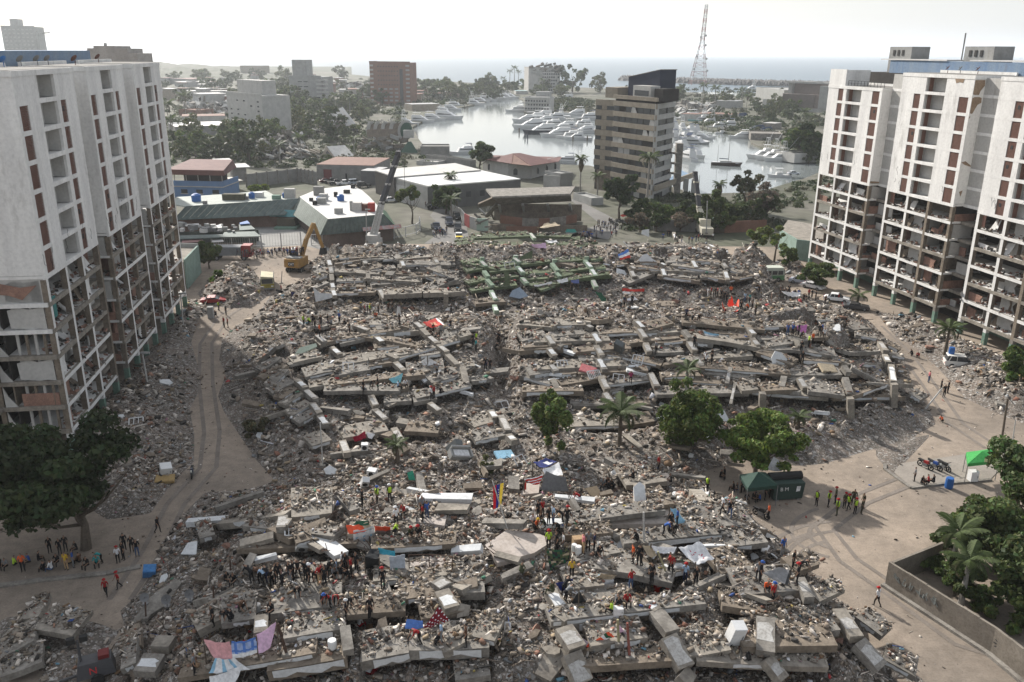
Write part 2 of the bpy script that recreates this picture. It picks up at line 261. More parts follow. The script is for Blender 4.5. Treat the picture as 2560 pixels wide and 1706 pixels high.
# ================================================================ the two standing apartment blocks
NSL=15
sm=MB()
for i in range(NSL): sm.box(-.5,.5,-.10,.05,i/NSL+.006,i/NSL+.043)
sm.box(-.5,.5,-.14,-.11,0,1)
SCREEN=sm.mesh('brick_screen',BRICK)
def apartment(name,label,O,d,n,bays,fh,z0,top_cut=None):
    """O near/first corner (2D), d along facade, n outward; bays [(s0,width,near_first)]"""
    O=Vector((O[0],O[1],0)); d=Vector((d[0],d[1],0)).normalized(); n=Vector((n[0],n[1],0)).normalized()
    rt=root(name,label,'building',O)
    T=lambda q: d*q[0]+n*q[1]+Vector((0,0,q[2]))
    ang=math.atan2(d.y,d.x); NF=13; ZR=z0+NF*fh
    zf=lambda k: z0+k*fh
    sb=.46    # slab band
    Ltot=bays[-1][0]+bays[-1][1]; s_first=bays[0][0]
    def put(nm,mb,m): return mb.build(nm,m,rt,T)
    # core body behind the bays, roof slab
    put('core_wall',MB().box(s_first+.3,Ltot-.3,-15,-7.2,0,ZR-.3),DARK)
    put('rear_wall',MB().box(s_first,Ltot,-16.2,-15.05,0,ZR),GREYW)
    for bi,(s0,W,near) in enumerate(bays):
        fs=W/16.4
        X=lambda a,b: sorted(((s0+a*fs),(s0+b*fs))) if near else sorted((s0+W-a*fs,s0+W-b*fs))
        cut=12 if (top_cut and bi==top_cut[0]) else 13
        ztop=zf(cut)
        # floor slabs of the bay
        for k in range(0,13 if cut==13 else 12):
            z=zf(k); mb=MB().box(s0-.02,s0+W+.02,-7.2,-.06,z-.3,z,0); 
            mb.box(s0-.03,s0+W+.03,-.3,.015,z-.40,z+.06,0 if k>=6 else 1); mb.m[-2]=0 if k>=6 or random.random()<.5 else 1
            put('floor_slab',mb,[WHITE if k>=6 else WHITE,BEIGE])
        put('roof_slab',MB().box(s0-.1,s0+W+.1,-7.3,.06,ztop-.5,ztop+.05).box(s0-.12,s0+W+.12,-7.3,-7.0,ztop+.06,ztop+.5),[WHITE])
        put('roof_deck',MB().box(s0+.2,s0+W-.2,-6.9,-.3,ztop+.055,ztop+.09),ROOFG)
        # frame columns
        for ci,a in enumerate((.28,5.55,10.8,16.12)):
            x0,x1=X(a-.27,a+.27); top=zf(6)-.42
            bare=(bi==1 and ci==0) or random.random()<.3
            cmb=MB().box(x0,x1,-.62,-.03+.05*(ci%2),z0-.3,top,0); cmb.m[4]=0 if bare else 1; put('column',cmb,[CONCD,WHITE])
            put('ground_column',MB().box(x0-.02,x1+.02,-.66,-.02+.05*(ci%2),-.4,1.9,1).box(x0-.02,x1+.02,-.66,-.02+.05*(ci%2),1.9,z0-.41,0),[CONC if bare else WHITE,GREENP])
            put('inner_column',MB().box(x0,x1,-6.8,-6.3,-.4,zf(6)),CONCD)
        # white facade of the intact storeys (one storey panel at a time)
        strips=[(0,.7),(2.7,5.9),(10.5,11.5),(13.1,16.4)]
        kb=6
        for k in range(kb,cut):
            za,zb=zf(k)+.06,zf(k+1)-.40
            low=0
            for a,b in strips:
                x0,x1=X(a,b); 
                put('wall_panel',MB().box(x0,x1,-.28,0,za,zb),WHITE)
            if k==12:
                for a,b in ((.7,2.7),(11.5,13.1)): x0,x1=X(a,b); put('wall_panel',MB().box(x0+.001,x1-.001,-.28,0,za,zb),WHITE)
        x0,x1=X(0,16.4)
        put('side_wall',MB().box(x0,x0+.25,-7.1,-.285,zf(kb)+.07,ztop-.52),WHITE); put('side_wall',MB().box(x1-.25,x1,-7.1,-.285,zf(kb)+.07,ztop-.52),WHITE)
        for q in range(9):      # cracks in the render above the torn storeys
            xx=random.uniform(x0+.4,x1-.6); zz=zf(6)+random.uniform(.1,2.6); cr=MB(); pz=(xx,zz)
            for k in range(random.randint(3,6)): nz=(pz[0]+random.uniform(-.35,.35),pz[1]+random.uniform(.1,.45)); cr.beam((pz[0],.012,pz[1]),(nz[0],.012,nz[1]),.01,.035,up=(0,1,0)); pz=nz
            put('crack',cr,BLACK)
        # side returns grey panels on storeys below
        nearx=x0 if near else x1
        for k in range(0,6):
            za,zb=zf(k)+.03,zf(k+1)-.42
            if random.random()<.62 and k>1:
                e=nearx; w0=random.uniform(0,.8); w1=random.uniform(.1,.9)
                xx=(e+.02,e+.2) if near else (e-.2,e-.02)
                pts=[(-.7,za),(-1.0-w0,za+.1),(-1.9-w1,za),(-4.2,za+.2),(-4.3,zb-.2-w1*.5),(-3.2,zb),(-2.2,zb-.5*w0),(-.75,zb)]
                p=MB(); p.plate([(xx[0],a,b) for a,b in pts],.16); put('plaster_panel',p,GREYW)
            else:
                xx=(e0:=(nearx+.05 if near else nearx-.15)); 
                if random.random()<.5: put('brick_wall',MB().box(xx,xx+.12,-4.4,-.7,za,za+random.uniform(.5,1.6)),BRICKW)
        # brick screens
        for k in range(kb,12):
            za,zb=zf(k)+.06,zf(k+1)-.40
            for a,b in ((.7,2.7),(11.5,13.1)):
                x0,x1=X(a,b); o=obj('brick_screen',SCREEN,rt,T(((x0+x1)/2,-.12,za)),(0,0,ang if (d.x*n.y-d.y*n.x)>0 else ang+math.pi)); o.scale=(x1-x0-.01,1,zb-za-.01)
                if random.random()<.22:
                    xa=random.uniform(x0+.3,x1-.7); put('broken_hole',MB().box(xa,xa+.45,-.2,-.05,za+1.2,za+1.75),BLACK)
        # balcony recesses
        x0,x1=X(5.9,10.5)
        bw=MB()
        for k in range(kb,13 if cut==13 else 12):
            za,zb=zf(k)+.061,zf(k+1)-.41
            bw.box(x0+.02,x1-.02,-1.75,-1.5,za,zb).box(x0-.001,x0+.12,-1.49,-.29,za,zb).box(x1-.12,x1+.001,-1.49,-.29,za,zb)
            xs=x1-.75 if near else x0+.15
            if not near: put('side_screen',MB().box(x0+.13,x0+.22,-1.2,-.5,za,zb),BRICK)
        put('balcony_wall',bw,GREYW)
        # inside of the torn open storeys: partitions, brick infill, plaster scraps, debris
        for k in range(0,6):
            za,zb=zf(k)+.02,zf(k+1)-.42
            for ci,(a,b) in enumerate(((.55,5.3),(5.8,10.5),(11.1,15.85))):
                x0,x1=X(a,b); w=x1-x0; r_=random.random()
                put('back_wall',MB().box(x0-.4,x1+.4,-5.2-.12*ci,-5.05-.12*ci,za,zb),DARK if r_<.8 else CONCD)  # shade at the back of the rooms is painted into the wall
                if random.random()<.6:    # partition with plaster
                    px_=x0+w*random.uniform(.3,.75); hh=zb-za; y0=random.uniform(-2.2,-.9)
                    pts=[(px_,y0-2.6,za),(px_,y0,za),(px_,y0+random.uniform(-.4,.3),za+hh*.5),(px_,y0-random.uniform(0,.8),zb),(px_,y0-2.6,zb)]
                    put('partition',MB().plate(pts,.12),GREYW if random.random()<.45 else BRICKW if random.random()<.5 else CONCD)
                if ci==1 and random.random()<.8:
                    f=random.uniform(.35,.8); pts=[(x0,-1.6,za),(x0+w*f,-1.6,za),(x0+w*f*.8,-1.6,za+1.0),(x0+w*f*1.05,-1.6,zb-.4),(x0+w*f*.6,-1.6,zb),(x0,-1.6,zb)]
                    put('plaster_panel',MB().plate(pts,.12),GREYW)
                if random.random()<.42 and ci!=1:
                    f=random.uniform(.35,.6); y=-.5-random.random()*.8; hi=zb if random.random()<.5 else za+random.uniform(.7,1.7)
                    pts=[(x0,y,za),(x0+w*f,y,za),(x0+w*f*.9,y,(za+hi)/2),(x0+w*f*1.02,y,hi-.1),(x0+w*f*.5,y,hi),(x0,y,hi)]
                    put('brick_wall',MB().plate(pts,.14),BRICKW if random.random()<.7 else WHITE)
                mb=MB()
                for q in range(26):
                    xx=random.uniform(x0,x1); yy=random.uniform(-2.4,-.15); s=random.uniform(.06,.26); hgt=za+max(0,random.gauss(.1,.15))+s*.3
                    a_=Vector((random.uniform(-1,1),random.uniform(-1,1),random.uniform(-.5,.5))).normalized()*s
                    mb.obox((xx,yy,hgt),a_,Vector((0,s*.7,s*.2)),Vector((0,-s*.2,s*.5)),random.choice((0,0,1,2,3)))
                o=put('fallen_brick',mb,[BRICKW,CONCD,CONC,DARK]); o['kind']='stuff'
        for q in range(9):      # leaning slab pieces and broken panels in the torn storeys
            k=random.randint(0,5); za,zb=zf(k)+.03,zf(k+1)-.42; xx=random.uniform(s0+1,s0+W-2.5); y=random.uniform(-1.4,-.3); w=random.uniform(.8,2.2); top_=za+random.uniform(.8,2.0)
            put('leaning_panel',MB().plate([(xx,y,za),(xx+w,y-.2,za+.05),(xx+w*random.uniform(.6,1.2),y-1.0,top_),(xx+w*.1,y-.9,top_*.9+za*.1)],.1),random.choice((GREYW,BRICKW,CONCD,WHITE)))
        # ground storey: green wall, near-black in the middle bay for shaded depth
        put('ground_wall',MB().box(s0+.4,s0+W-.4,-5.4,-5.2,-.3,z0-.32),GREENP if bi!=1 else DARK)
    # recess walls between bays
    for bi in range(len(bays)-1):
        xa=bays[bi][0]+bays[bi][1]; xb=bays[bi+1][0]
        put('recess_wall',MB().box(xa-.02,xb+.02,-2.2,-1.95,zf(6),ZR-.3),GREYW)
        for k in range(0,13):
            za,zb=zf(k)+.06,zf(k+1)-.40
            put('recess_slab',MB().box(xa,xb,-2.3 if k>=6 else -5,-1.88,zf(k)-.4,zf(k)+.05),BEIGE if k<6 else WHITE)
            if k>=5:
                w=1.35; xm=(xa+xb)/2; xm=xb-w/2-.25 if not bays[0][2] else xa+w/2+.25
                o=obj('brick_screen',SCREEN,rt,T((xm,-1.93,za)),(0,0,ang if (d.x*n.y-d.y*n.x)>0 else ang+math.pi)); o.scale=(w,.4,zb-za)
            elif random.random()<.7:
                put('brick_wall',MB().box(xa+.1,xa+random.uniform(1.2,xb-xa-.4),-2.6,-2.45,za,za+random.uniform(.6,2)),random.choice((BRICKW,GREYW)))
    # patches of lost render on the near side returns and slab ends
    return rt,T,zf,ZR
s=.936; dL=(-.14309,.98971); nL=(.98971,.14309)
OL=(-50.79*s-.56*dL[0],90.83*s-.56*dL[1])
LB,TL,zL,ZRL=apartment('apartment_block','left white apartment block with brown brick screens and torn open lower storeys',OL,dL,nL,[(0,17.0,True),(21.5,15.2,True),(41.7,15.2,True)],2.836,2.88)
s=1.04; dR=(.21214,-.97724); nR=(-.97724,-.21214)
OR=(58.85*s-1.04*dR[0],165.45*s-1.04*dR[1])
RB,TR,zR,ZRR=apartment('apartment_block','right white apartment block with brown brick screens and gutted lower storeys',OR,dR,nR,[(0,17.0,False),(22.2,17.0,False),(44.6,17.0,False)],2.766,2.9,top_cut=(0,))
def lp(nm,mb,m): return mb.build(nm,m,LB,TL)
def rp(nm,mb,m): return mb.build(nm,m,RB,TR)
# left block: near end wall facing the camera, with grille balconies
lp('end_wall',MB().box(.02,.3,-6.2,-.3,zL(5),ZRL-.5),GREYW)
lp('end_wall',MB().box(.32,.5,-16,-6.25,zL(6),ZRL-.5),GREYW)
for k in range(0,13):
    za,zb=zL(k)+.05,zL(k+1)-.45
    lp('end_slab',MB().box(-1.6,.31,-12,-6.4,zL(k)-.4,zL(k)+.04).box(-.25 if k<6 else .05,.4,-6.4,-.2,zL(k)-.4,zL(k)+.03),WHITE if k>3 else BEIGE)
    if k>1: lp('grille',MB().box(-1.55,-1.45,-11.6,-6.5,za,zb-.5*(k<9)).box(-1.55,.1,-6.5,-6.42,za,zb-.4*(k<8)),BRICK)
    if k<5:
        for q in range(4): lp('pipe',MB().tube([(.2+.05*q,-1.2-.9*q,za),(.2+.05*q,-1.2-.9*q,zb+.3)],.17,8),GREYW if q%2 else CONCD)
        lp('plaster_panel',MB().plate([(.02,-4.9,za),(.02,-6.1,za),(.02,-6.1,zb),(.02,-5.7,za+1.2)],.14),GREYW)
lp('render_scar',MB().plate([(-.02,-1.0,zL(5)+1.9),(-.02,-2.6,zL(5)+1.7),(-.02,-4.6,zL(5)+2.2),(-.02,-5.9,zL(5)+2.1),(-.02,-5.6,zL(5)+1.1),(-.02,-3.8,zL(5)+.9),(-.02,-2.6,zL(5)+.4)],.02),BRICKW)
lp('green_door',MB().box(1.0,1.9,-.3,-.15,zL(5)-1.9,zL(5)+.3),mat('teal_door',(.03,.19,.18),.6,.2))
# left block: roof house, dishes, water tank
lp('roof_house',MB().box(-2,52,-14.5,-8.5,ZRL,ZRL+1.75),BLUEW)
lp('roof_room',MB().box(2.5,8.0,-8.45,-6.6,ZRL+.4,ZRL+1.35),GREYW)
ST=mat('brown_roof_house',(.40,.37,.34),.9,.25,.5,stain=.3); sb0=atY(205,150,215); rt_=root('stepped_building','brown stepped rooftop of a building behind the left block','building',(sb0.x+6,215,0)); zq=lambda py:atY(270,py,215).z-0
rt_.location.x=atY(278,140,215).x
for x0,x1,pb,pt in ((-6.8,6.2,600,133),(-5.6,4.0,133,121),(-4.0,1.1,121,115)): MB().box(x0,x1,0,9,zq(pb)+.003 if pb<500 else 0,zq(pt)).build('storey',ST,rt_)
for k in range(12):
    for q in range(5): MB().box(-6+q*2.5,-4.6+q*2.5,-.08,.02,2.2+k*2.9,3.7+k*2.9).build('window',GLASS,rt_)
    for q in range(3): MB().box(6.18,6.28,1+q*2.8,2.6+q*2.8,2.2+k*2.9,3.7+k*2.9).build('window',GLASS,rt_)
MB().tube([(-2.4,3,zq(115)),(-2.4,3,zq(109)),(-2.4,3,zq(107))],[.4,.45,.2],8).build('roof_tank',GREYW,rt_)
def dish(put,x,y,z,r_,m,a=0,tilt=.9):
    mb=MB(); mb.tube([(x,y,z),(x,y,z+r_*1.1)],.05,6); c0=Vector((x,y,z+r_*1.5)); nn=Vector((math.cos(a)*math.sin(tilt),math.sin(a)*math.sin(tilt),math.cos(tilt))); u=nn.cross(Vector((0,0,1))).normalized(); w=nn.cross(u)
    rings=[(1.0,.32),(.75,.17),(.4,.05),(.02,0)]
    b0=len(mb.v); K=14
    for rr,h in rings:
        for j in range(K): t=2*math.pi*j/K; mb.v.append(tuple(c0+(u*math.cos(t)+w*math.sin(t))*rr*r_+nn*(h*r_)))
    for i in range(3):
        for j in range(K): j2=(j+1)%K; mb.f.append((b0+i*K+j,b0+i*K+j2,b0+(i+1)*K+j2,b0+(i+1)*K+j)); mb.m.append(0)
    mb.tube([c0,c0+nn*r_*.9],.04,5)
    return put('satellite_dish',mb,m)
DISHG=mat('dish_grey',(.18,.18,.18),.6,.2); DISHB=mat('dish_blue',(.03,.16,.45),.5,.15); DISHR=mat('dish_rust',(.16,.07,.05),.8,.3)
for x,m in ((10.5,DISHG),(15.2,DISHB),(20.0,DISHG),(25,DISHG),(28.5,DISHG),(29,DISHR),(48.5,DISHR)): dish(lp,x,-6.4+(x==29)*3,ZRL+.1,.48,m,-1.2)
# right block: blue set-back wall, plant rooms, railing, corner wall
SLABR=mat('pale_roof_sheet',(.55,.54,.52),.8,.2,.5)
rp('corner_wall',MB().box(0,5.4,-.28,0,zR(12),ZRR+.2).box(5.1,5.38,-5,-.285,zR(12)+.05,ZRR+.1),WHITE)
rp('roof_house',MB().box(7.5,50,-9.6,-7.4,zR(12),ZRR+1.9),BLUEW)
rp('roof_house',MB().box(50.5,54,-9.6,-7.9,ZRR,ZRR+1.6),BLUEW)
rp('roof_sheet',MB().box(4.8,23,-14,-7.2,ZRR+1.95,ZRR+2.15).box(28,40,-14,-7.6,ZRR+2.0,ZRR+2.2),SLABR)
for x0,x1 in ((2.8,9.3),(23.2,30.0)):
    g=rp('plant_room',MB().box(x0,x1,-14,-10.2,ZRR-.4,ZRR+4.3),mat('plant_room_grey',(.27,.27,.26),.9,.2,.6,stain=.4))
    for q in range(3): rp('vent',MB().box(x0+1.2+q*1.3,x0+1.8+q*1.3,-10.19,-10.1,ZRR+2.7,ZRR+3.7),BLACK)
mb=MB()
for q in range(12): mb.beam((5.8+q,-.4,zR(12)+.1),(5.8+q,-.4,zR(12)+1.0),.06,.06)
mb.beam((5.8,-.4,zR(12)+1.0),(16.8,-.4,zR(12)+1.0),.06,.06).beam((5.8,-.4,zR(12)+.55),(16.8,-.4,zR(12)+.55),.04,.04)
rp('railing',mb,BLACK)
for x,m in ((26,DISHR),(29,DISHG),(33,DISHR),(47,DISHG)): dish(rp,x,-5.4,ZRR+.1,.5,m,2.2)
rp('antenna',MB().tube([(20.5,-12,ZRR+2),(20.5,-12,ZRR+6.5)],.12,6),DISHG)
# lost render on the right block's side returns
SCAR=mat('render_scar',(.30,.22,.15),.95,.25,1.5,col2=(.24,.17,.115))
def scar(x,pts):
    rp('render_scar',MB().plate([(x,a,b) for a,b in pts],.02),SCAR)
x2=22.2+17.0+.01
scar(x2,[(-.1,ZRR-.6),(-.1,ZRR-6.3),(-.5,ZRR-5.6),(-1.2,ZRR-4.2),(-1.8,ZRR-3.9),(-1.7,ZRR-3.2),(-1.1,ZRR-3.0),(-1.3,ZRR-2.2),(-1.9,ZRR-1.4),(-1.8,ZRR-.6)])
scar(x2,[(-.1,zR(8)+1),(-.8,zR(8)+1.2),(-1.9,zR(8)+.5),(-1.9,zR(8)+.3),(-.8,zR(8)+.6)])
scar(x2,[(-.6,zR(6)+2.0),(-1.2,zR(6)+2.2),(-1.0,zR(6)+1.2)])
scar(17.01,[(-.1,zR(6)+.5),(-1.0,zR(6)+.45),(-1.9,zR(6)+.35),(-1.9,zR(6)+.1),(-.1,zR(6)+.1)])
rp('render_scar',MB().plate([(34.9,.02,ZRR-.5),(37.0,.02,ZRR-.5),(36.8,.02,ZRR-1.1),(36.0,.02,ZRR-1.0),(35.3,.02,ZRR-1.2)],.015),SCAR)

TRACK=mat('tyre_track',(.205,.176,.15),.95,.25,.6)
TZ_=[.006]
def track(px_pts,w=.35,off=0):
    TZ_[0]+=.0025; z_=TZ_[0]
    P=[at(x,y) for x,y in px_pts]; out=[]
    for i,p in enumerate(P):
        d=(P[min(i+1,len(P)-1)]-P[max(i-1,0)]).normalized(); n=Vector((-d.y,d.x,0)); out.append((p+n*(off+w/2),p+n*(off-w/2)))
    mb=MB()
    for (a,b),(e,f) in zip(out[:-1],out[1:]): mb.face([(a.x,a.y,z_),(b.x,b.y,z_),(f.x,f.y,z_),(e.x,e.y,z_)])
    mb.build('tyre_track',TRACK,kind='structure')
for cx,cy,rx,ry,a0,a1 in ((2090,1400,120,60,1.9,4.4),(2110,1395,170,80,1.7,4.6),(2150,1330,150,60,2.2,4.2)):
    q=[(cx+rx*math.cos(a0+(a1-a0)*i/14),cy-ry*math.sin(a0+(a1-a0)*i/14)) for i in range(15)]; track(q,.4,.8); track(q,.4,-.8)
for q in ([(2600,1660),(2400,1600),(2250,1490),(2120,1400),(2060,1320),(2150,1250),(2300,1190)],[(2480,1120),(2390,1060),(2320,960),(2260,880),(2190,815)],[(300,1500),(380,1380),(440,1260),(520,1170),(530,1080),(515,960),(515,860),(560,790),(660,730)]): track(q,.45,.85); track(q,.45,-.85)
# ================================================================ RUBBLE
def poly(pts): return np.array([at(x,y)[:2] for x,y in pts])
def sdf(P,X,Y):     # signed distance, positive inside
    d=np.full(X.shape,1e9); ins=np.zeros(X.shape,bool); n=len(P)
    for i in range(n):
        a,b=P[i],P[(i+1)%n]; e=b-a; L2=(e**2).sum()+1e-9
        t=np.clip(((X-a[0])*e[0]+(Y-a[1])*e[1])/L2,0,1); d=np.minimum(d,np.hypot(X-a[0]-t*e[0],Y-a[1]-t*e[1]))
        cnd=((a[1]>Y)!=(b[1]>Y)); xi=a[0]+(Y-a[1])*(b[0]-a[0])/((b[1]-a[1]) if abs(b[1]-a[1])>1e-9 else 1e-9); ins^=cnd&(X<xi)
    return np.where(ins,d,-d)
MAIN=np.vstack([poly([(680,735),(640,790),(590,815),(555,850),(548,900),(565,935),(545,990),(560,1030),(600,1090),(640,1150),(690,1205),(600,1228),(515,1230),(460,1284),(402,1360),(377,1435),(347,1485),(300,1528),(314,1573),(289,1606),(272,1673),(251,1706),(180,1900),(2420,1900),(2314,1706),(2232,1631),(2183,1562),(2126,1517),(2061,1476),(2008,1436),(1967,1395),(1955,1346),(1886,1301),(1775,1222),(1760,1180),(1850,1150),(1990,1165),(2060,1160),(2187,1122),(2251,1109),(2340,1061),(2320,1017),(2283,969),(2262,900),(2219,850),(2177,806),(2130,775),(1990,735),(1920,700)]),np.array([(46,168),(40,178),(20,180),(0,178),(-20,176),(-34,172),(-40,160)])])
PILES=[(MAIN,1.4,.32),
 (poly([(0,1545),(140,1532),(250,1560),(300,1580),(240,1650),(190,1720),(0,1720)]),1.3,.35),
 (poly([(150,1110),(300,960),(420,820),(475,745),(540,780),(497,795),(478,856),(503,948),(494,986),(474,1024),(486,1086),(485,1155),(443,1196),(414,1230),(376,1284),(268,1300),(190,1250)]),1.6,.33),
 (poly([(494,734),(530,690),(585,668),(631,672),(660,714),(677,734),(635,768),(574,772),(509,757)]),3.4,.55),
 (poly([(2130,770),(2187,778),(2238,842),(2283,868),(2346,921),(2410,994),(2490,1033),(2600,1075),(2750,1000),(2500,890),(2300,800)]),2.0,.35),
 (poly([(1795,668),(1830,640),(1900,632),(1935,655),(1925,690),(1870,690),(1820,680)]),4.0,.75),
 (poly([(1900,668),(1990,640),(2030,690),(2070,720),(2010,720),(1960,700)]),1.4,.4),
 (poly([(1110,640),(1180,585),(1500,580),(1600,560),(1700,590),(1700,640)]),1.0,.2),
 (poly([(2190,1115),(2260,1100),(2330,1085),(2250,1170),(2235,1195),(2190,1140)]),.25,.2)]
def vnoise(X,Y,s,seed):
    r_=np.random.default_rng(seed); T=r_.random((256,256)); x=X*s+1000; y=Y*s+1000; xi=np.floor(x).astype(int); yi=np.floor(y).astype(int); fx=x-xi; fy=y-yi; fx=fx*fx*(3-2*fx); fy=fy*fy*(3-2*fy)
    g=lambda a,b:T[a%256,b%256]
    return (g(xi,yi)*(1-fx)+g(xi+1,yi)*fx)*(1-fy)+(g(xi,yi+1)*(1-fx)+g(xi+1,yi+1)*fx)*fy-.5
def ss(x,a,b): t=np.clip((x-a)/(b-a),0,1); return t*t*(3-2*t)
def row(X,Y,x0,x1,pts,e=4):
    ys,zs=zip(*pts); return np.interp(Y,ys,zs,left=0,right=0)*ss(X,x0-e,x0+e*.3)*(1-ss(X,x1-e*.3,x1+e))
def hbase(X,Y):
    X=np.asarray(X,float);Y=np.asarray(Y,float); h=np.full(X.shape,-.35)
    for P,hm,sl_ in PILES:
        d=sdf(P,X,Y); h=np.maximum(h,np.where(d>-.8,np.minimum(hm,d*sl_),-.35))
    ins=sdf(MAIN,X,Y); k=ss(ins,0,5)
    h=np.maximum(h,np.where(ins>0,k*row(X,Y,-35,46,[(136,1.2),(140,2.0),(157,7),(161,6.4),(170,0)]),-9))
    h=np.maximum(h,np.where(ins>0,k*row(X,Y,1,45,[(88,.6),(92,1.6),(113,8),(118,7.2),(126,1.5)]),-9))
    h=np.maximum(h,np.where(ins>0,k*row(X,Y,-31,-3,[(82,.5),(87,1.3),(111,6.3),(117,5.6),(124,1.5)]),-9))
    h=np.maximum(h,np.where(ins>0,k*row(X,Y,-21,23,[(30,3.0),(44,3.6),(62,5.4),(66,5.2),(72,1.4)],6),-9))
    h=np.maximum(h,4.6*np.exp(-(((X-1.5)/3.2)**2+((Y-52)/9)**2))*.9+np.where(ins>0,0,-9))
    return h
def hfull(X,Y):
    h=hbase(X,Y); k=ss(h,.1,1.2)
    return h+k*(.7*vnoise(X,Y,.22,1)+.6*vnoise(X,Y,.6,2)+.4*vnoise(X,Y,1.6,3))
GX=np.arange(-66,84,.5); GY=np.arange(30,186,.5); XX,YY=np.meshgrid(GX,GY); HBG=hbase(XX,YY); HH=hfull(XX,YY)
def bil(G,x,y):
    u=min(max((x-GX[0])/.5,0),len(GX)-1.001); v=min(max((y-GY[0])/.5,0),len(GY)-1.001); i=int(u);j=int(v);a=u-i;b=v-j
    return (G[j,i]*(1-a)+G[j,i+1]*a)*(1-b)+(G[j+1,i]*(1-a)+G[j+1,i+1]*a)*b
def hb1(x,y): return float(bil(HBG,x,y))
def on(px,py,lift=0.0,it=6):
    z=lift+2; 
    for _ in range(it*2):
        p=at(px,py,z); z=.5*z+.5*(max(hb1(p.x,p.y),0)+lift)
    return at(px,py,z)
def rubble_mat():
    m=bpy.data.materials.new('rubble'); m.use_nodes=True; t=m.node_tree;N=t.nodes;L=t.links;b=N['Principled BSDF']; b.inputs['Roughness'].default_value=.95; b.inputs['Specular IOR Level'].default_value=.15
    g=N.new('ShaderNodeNewGeometry')
    def vor(s):
        n=N.new('ShaderNodeTexVoronoi'); n.inputs['Scale'].default_value=s; L.new(g.outputs['Position'],n.inputs['Vector']); return n
    def ramp(v,st):
        r=N.new('ShaderNodeValToRGB'); cr=r.color_ramp; cr.interpolation='LINEAR'
        while len(cr.elements)<len(st): cr.elements.new(.5)
        for e,(p,cc) in zip(cr.elements,st): e.position=p; e.color=(*cc,1)
        L.new(v,r.inputs[0]); return r.outputs[0]
    n=N.new('ShaderNodeTexNoise'); n.inputs['Scale'].default_value=.16; n.inputs['Detail'].default_value=7; L.new(g.outputs['Position'],n.inputs['Vector'])
    base=ramp(n.outputs[0],[(.35,(.06,.052,.044)),(.5,(.11,.094,.08)),(.62,(.18,.142,.115))])
    v1=vor(3.2); s1=N.new('ShaderNodeSeparateColor'); L.new(v1.outputs['Color'],s1.inputs[0])
    c1=ramp(s1.outputs[0],[(0,(.06,.055,.05)),(.25,(.10,.09,.078)),(.6,(.17,.15,.13)),(.82,(.21,.15,.12)),(.92,(.42,.41,.39)),(1,(.6,.59,.57))])
    v2=vor(8.5); s2=N.new('ShaderNodeSeparateColor'); L.new(v2.outputs['Color'],s2.inputs[0])
    c2=ramp(s2.outputs[1],[(0,(.05,.045,.04)),(.4,(.13,.115,.10)),(.8,(.21,.185,.155)),(1,(.6,.58,.55))])
    def mix(a,bb,f):
        x=N.new('ShaderNodeMixRGB'); x.inputs[0].default_value=f; L.new(a,x.inputs[1]); L.new(bb,x.inputs[2]); return x.outputs[0]
    o=mix(mix(base,c1,.55),c2,.4); L.new(o,b.inputs['Base Color'])
    bp=N.new('ShaderNodeBump'); bp.inputs['Strength'].default_value=.9; bp.inputs['Distance'].default_value=.22; L.new(s1.outputs[1],bp.inputs['Height']); b2=N.new('ShaderNodeBump'); b2.inputs['Strength'].default_value=.6; b2.inputs['Distance'].default_value=.08; L.new(s2.outputs[2],b2.inputs['Height']); L.new(bp.outputs[0],b2.inputs['Normal']); L.new(b2.outputs[0],b.inputs['Normal'])
    return m
RUB=rubble_mat()
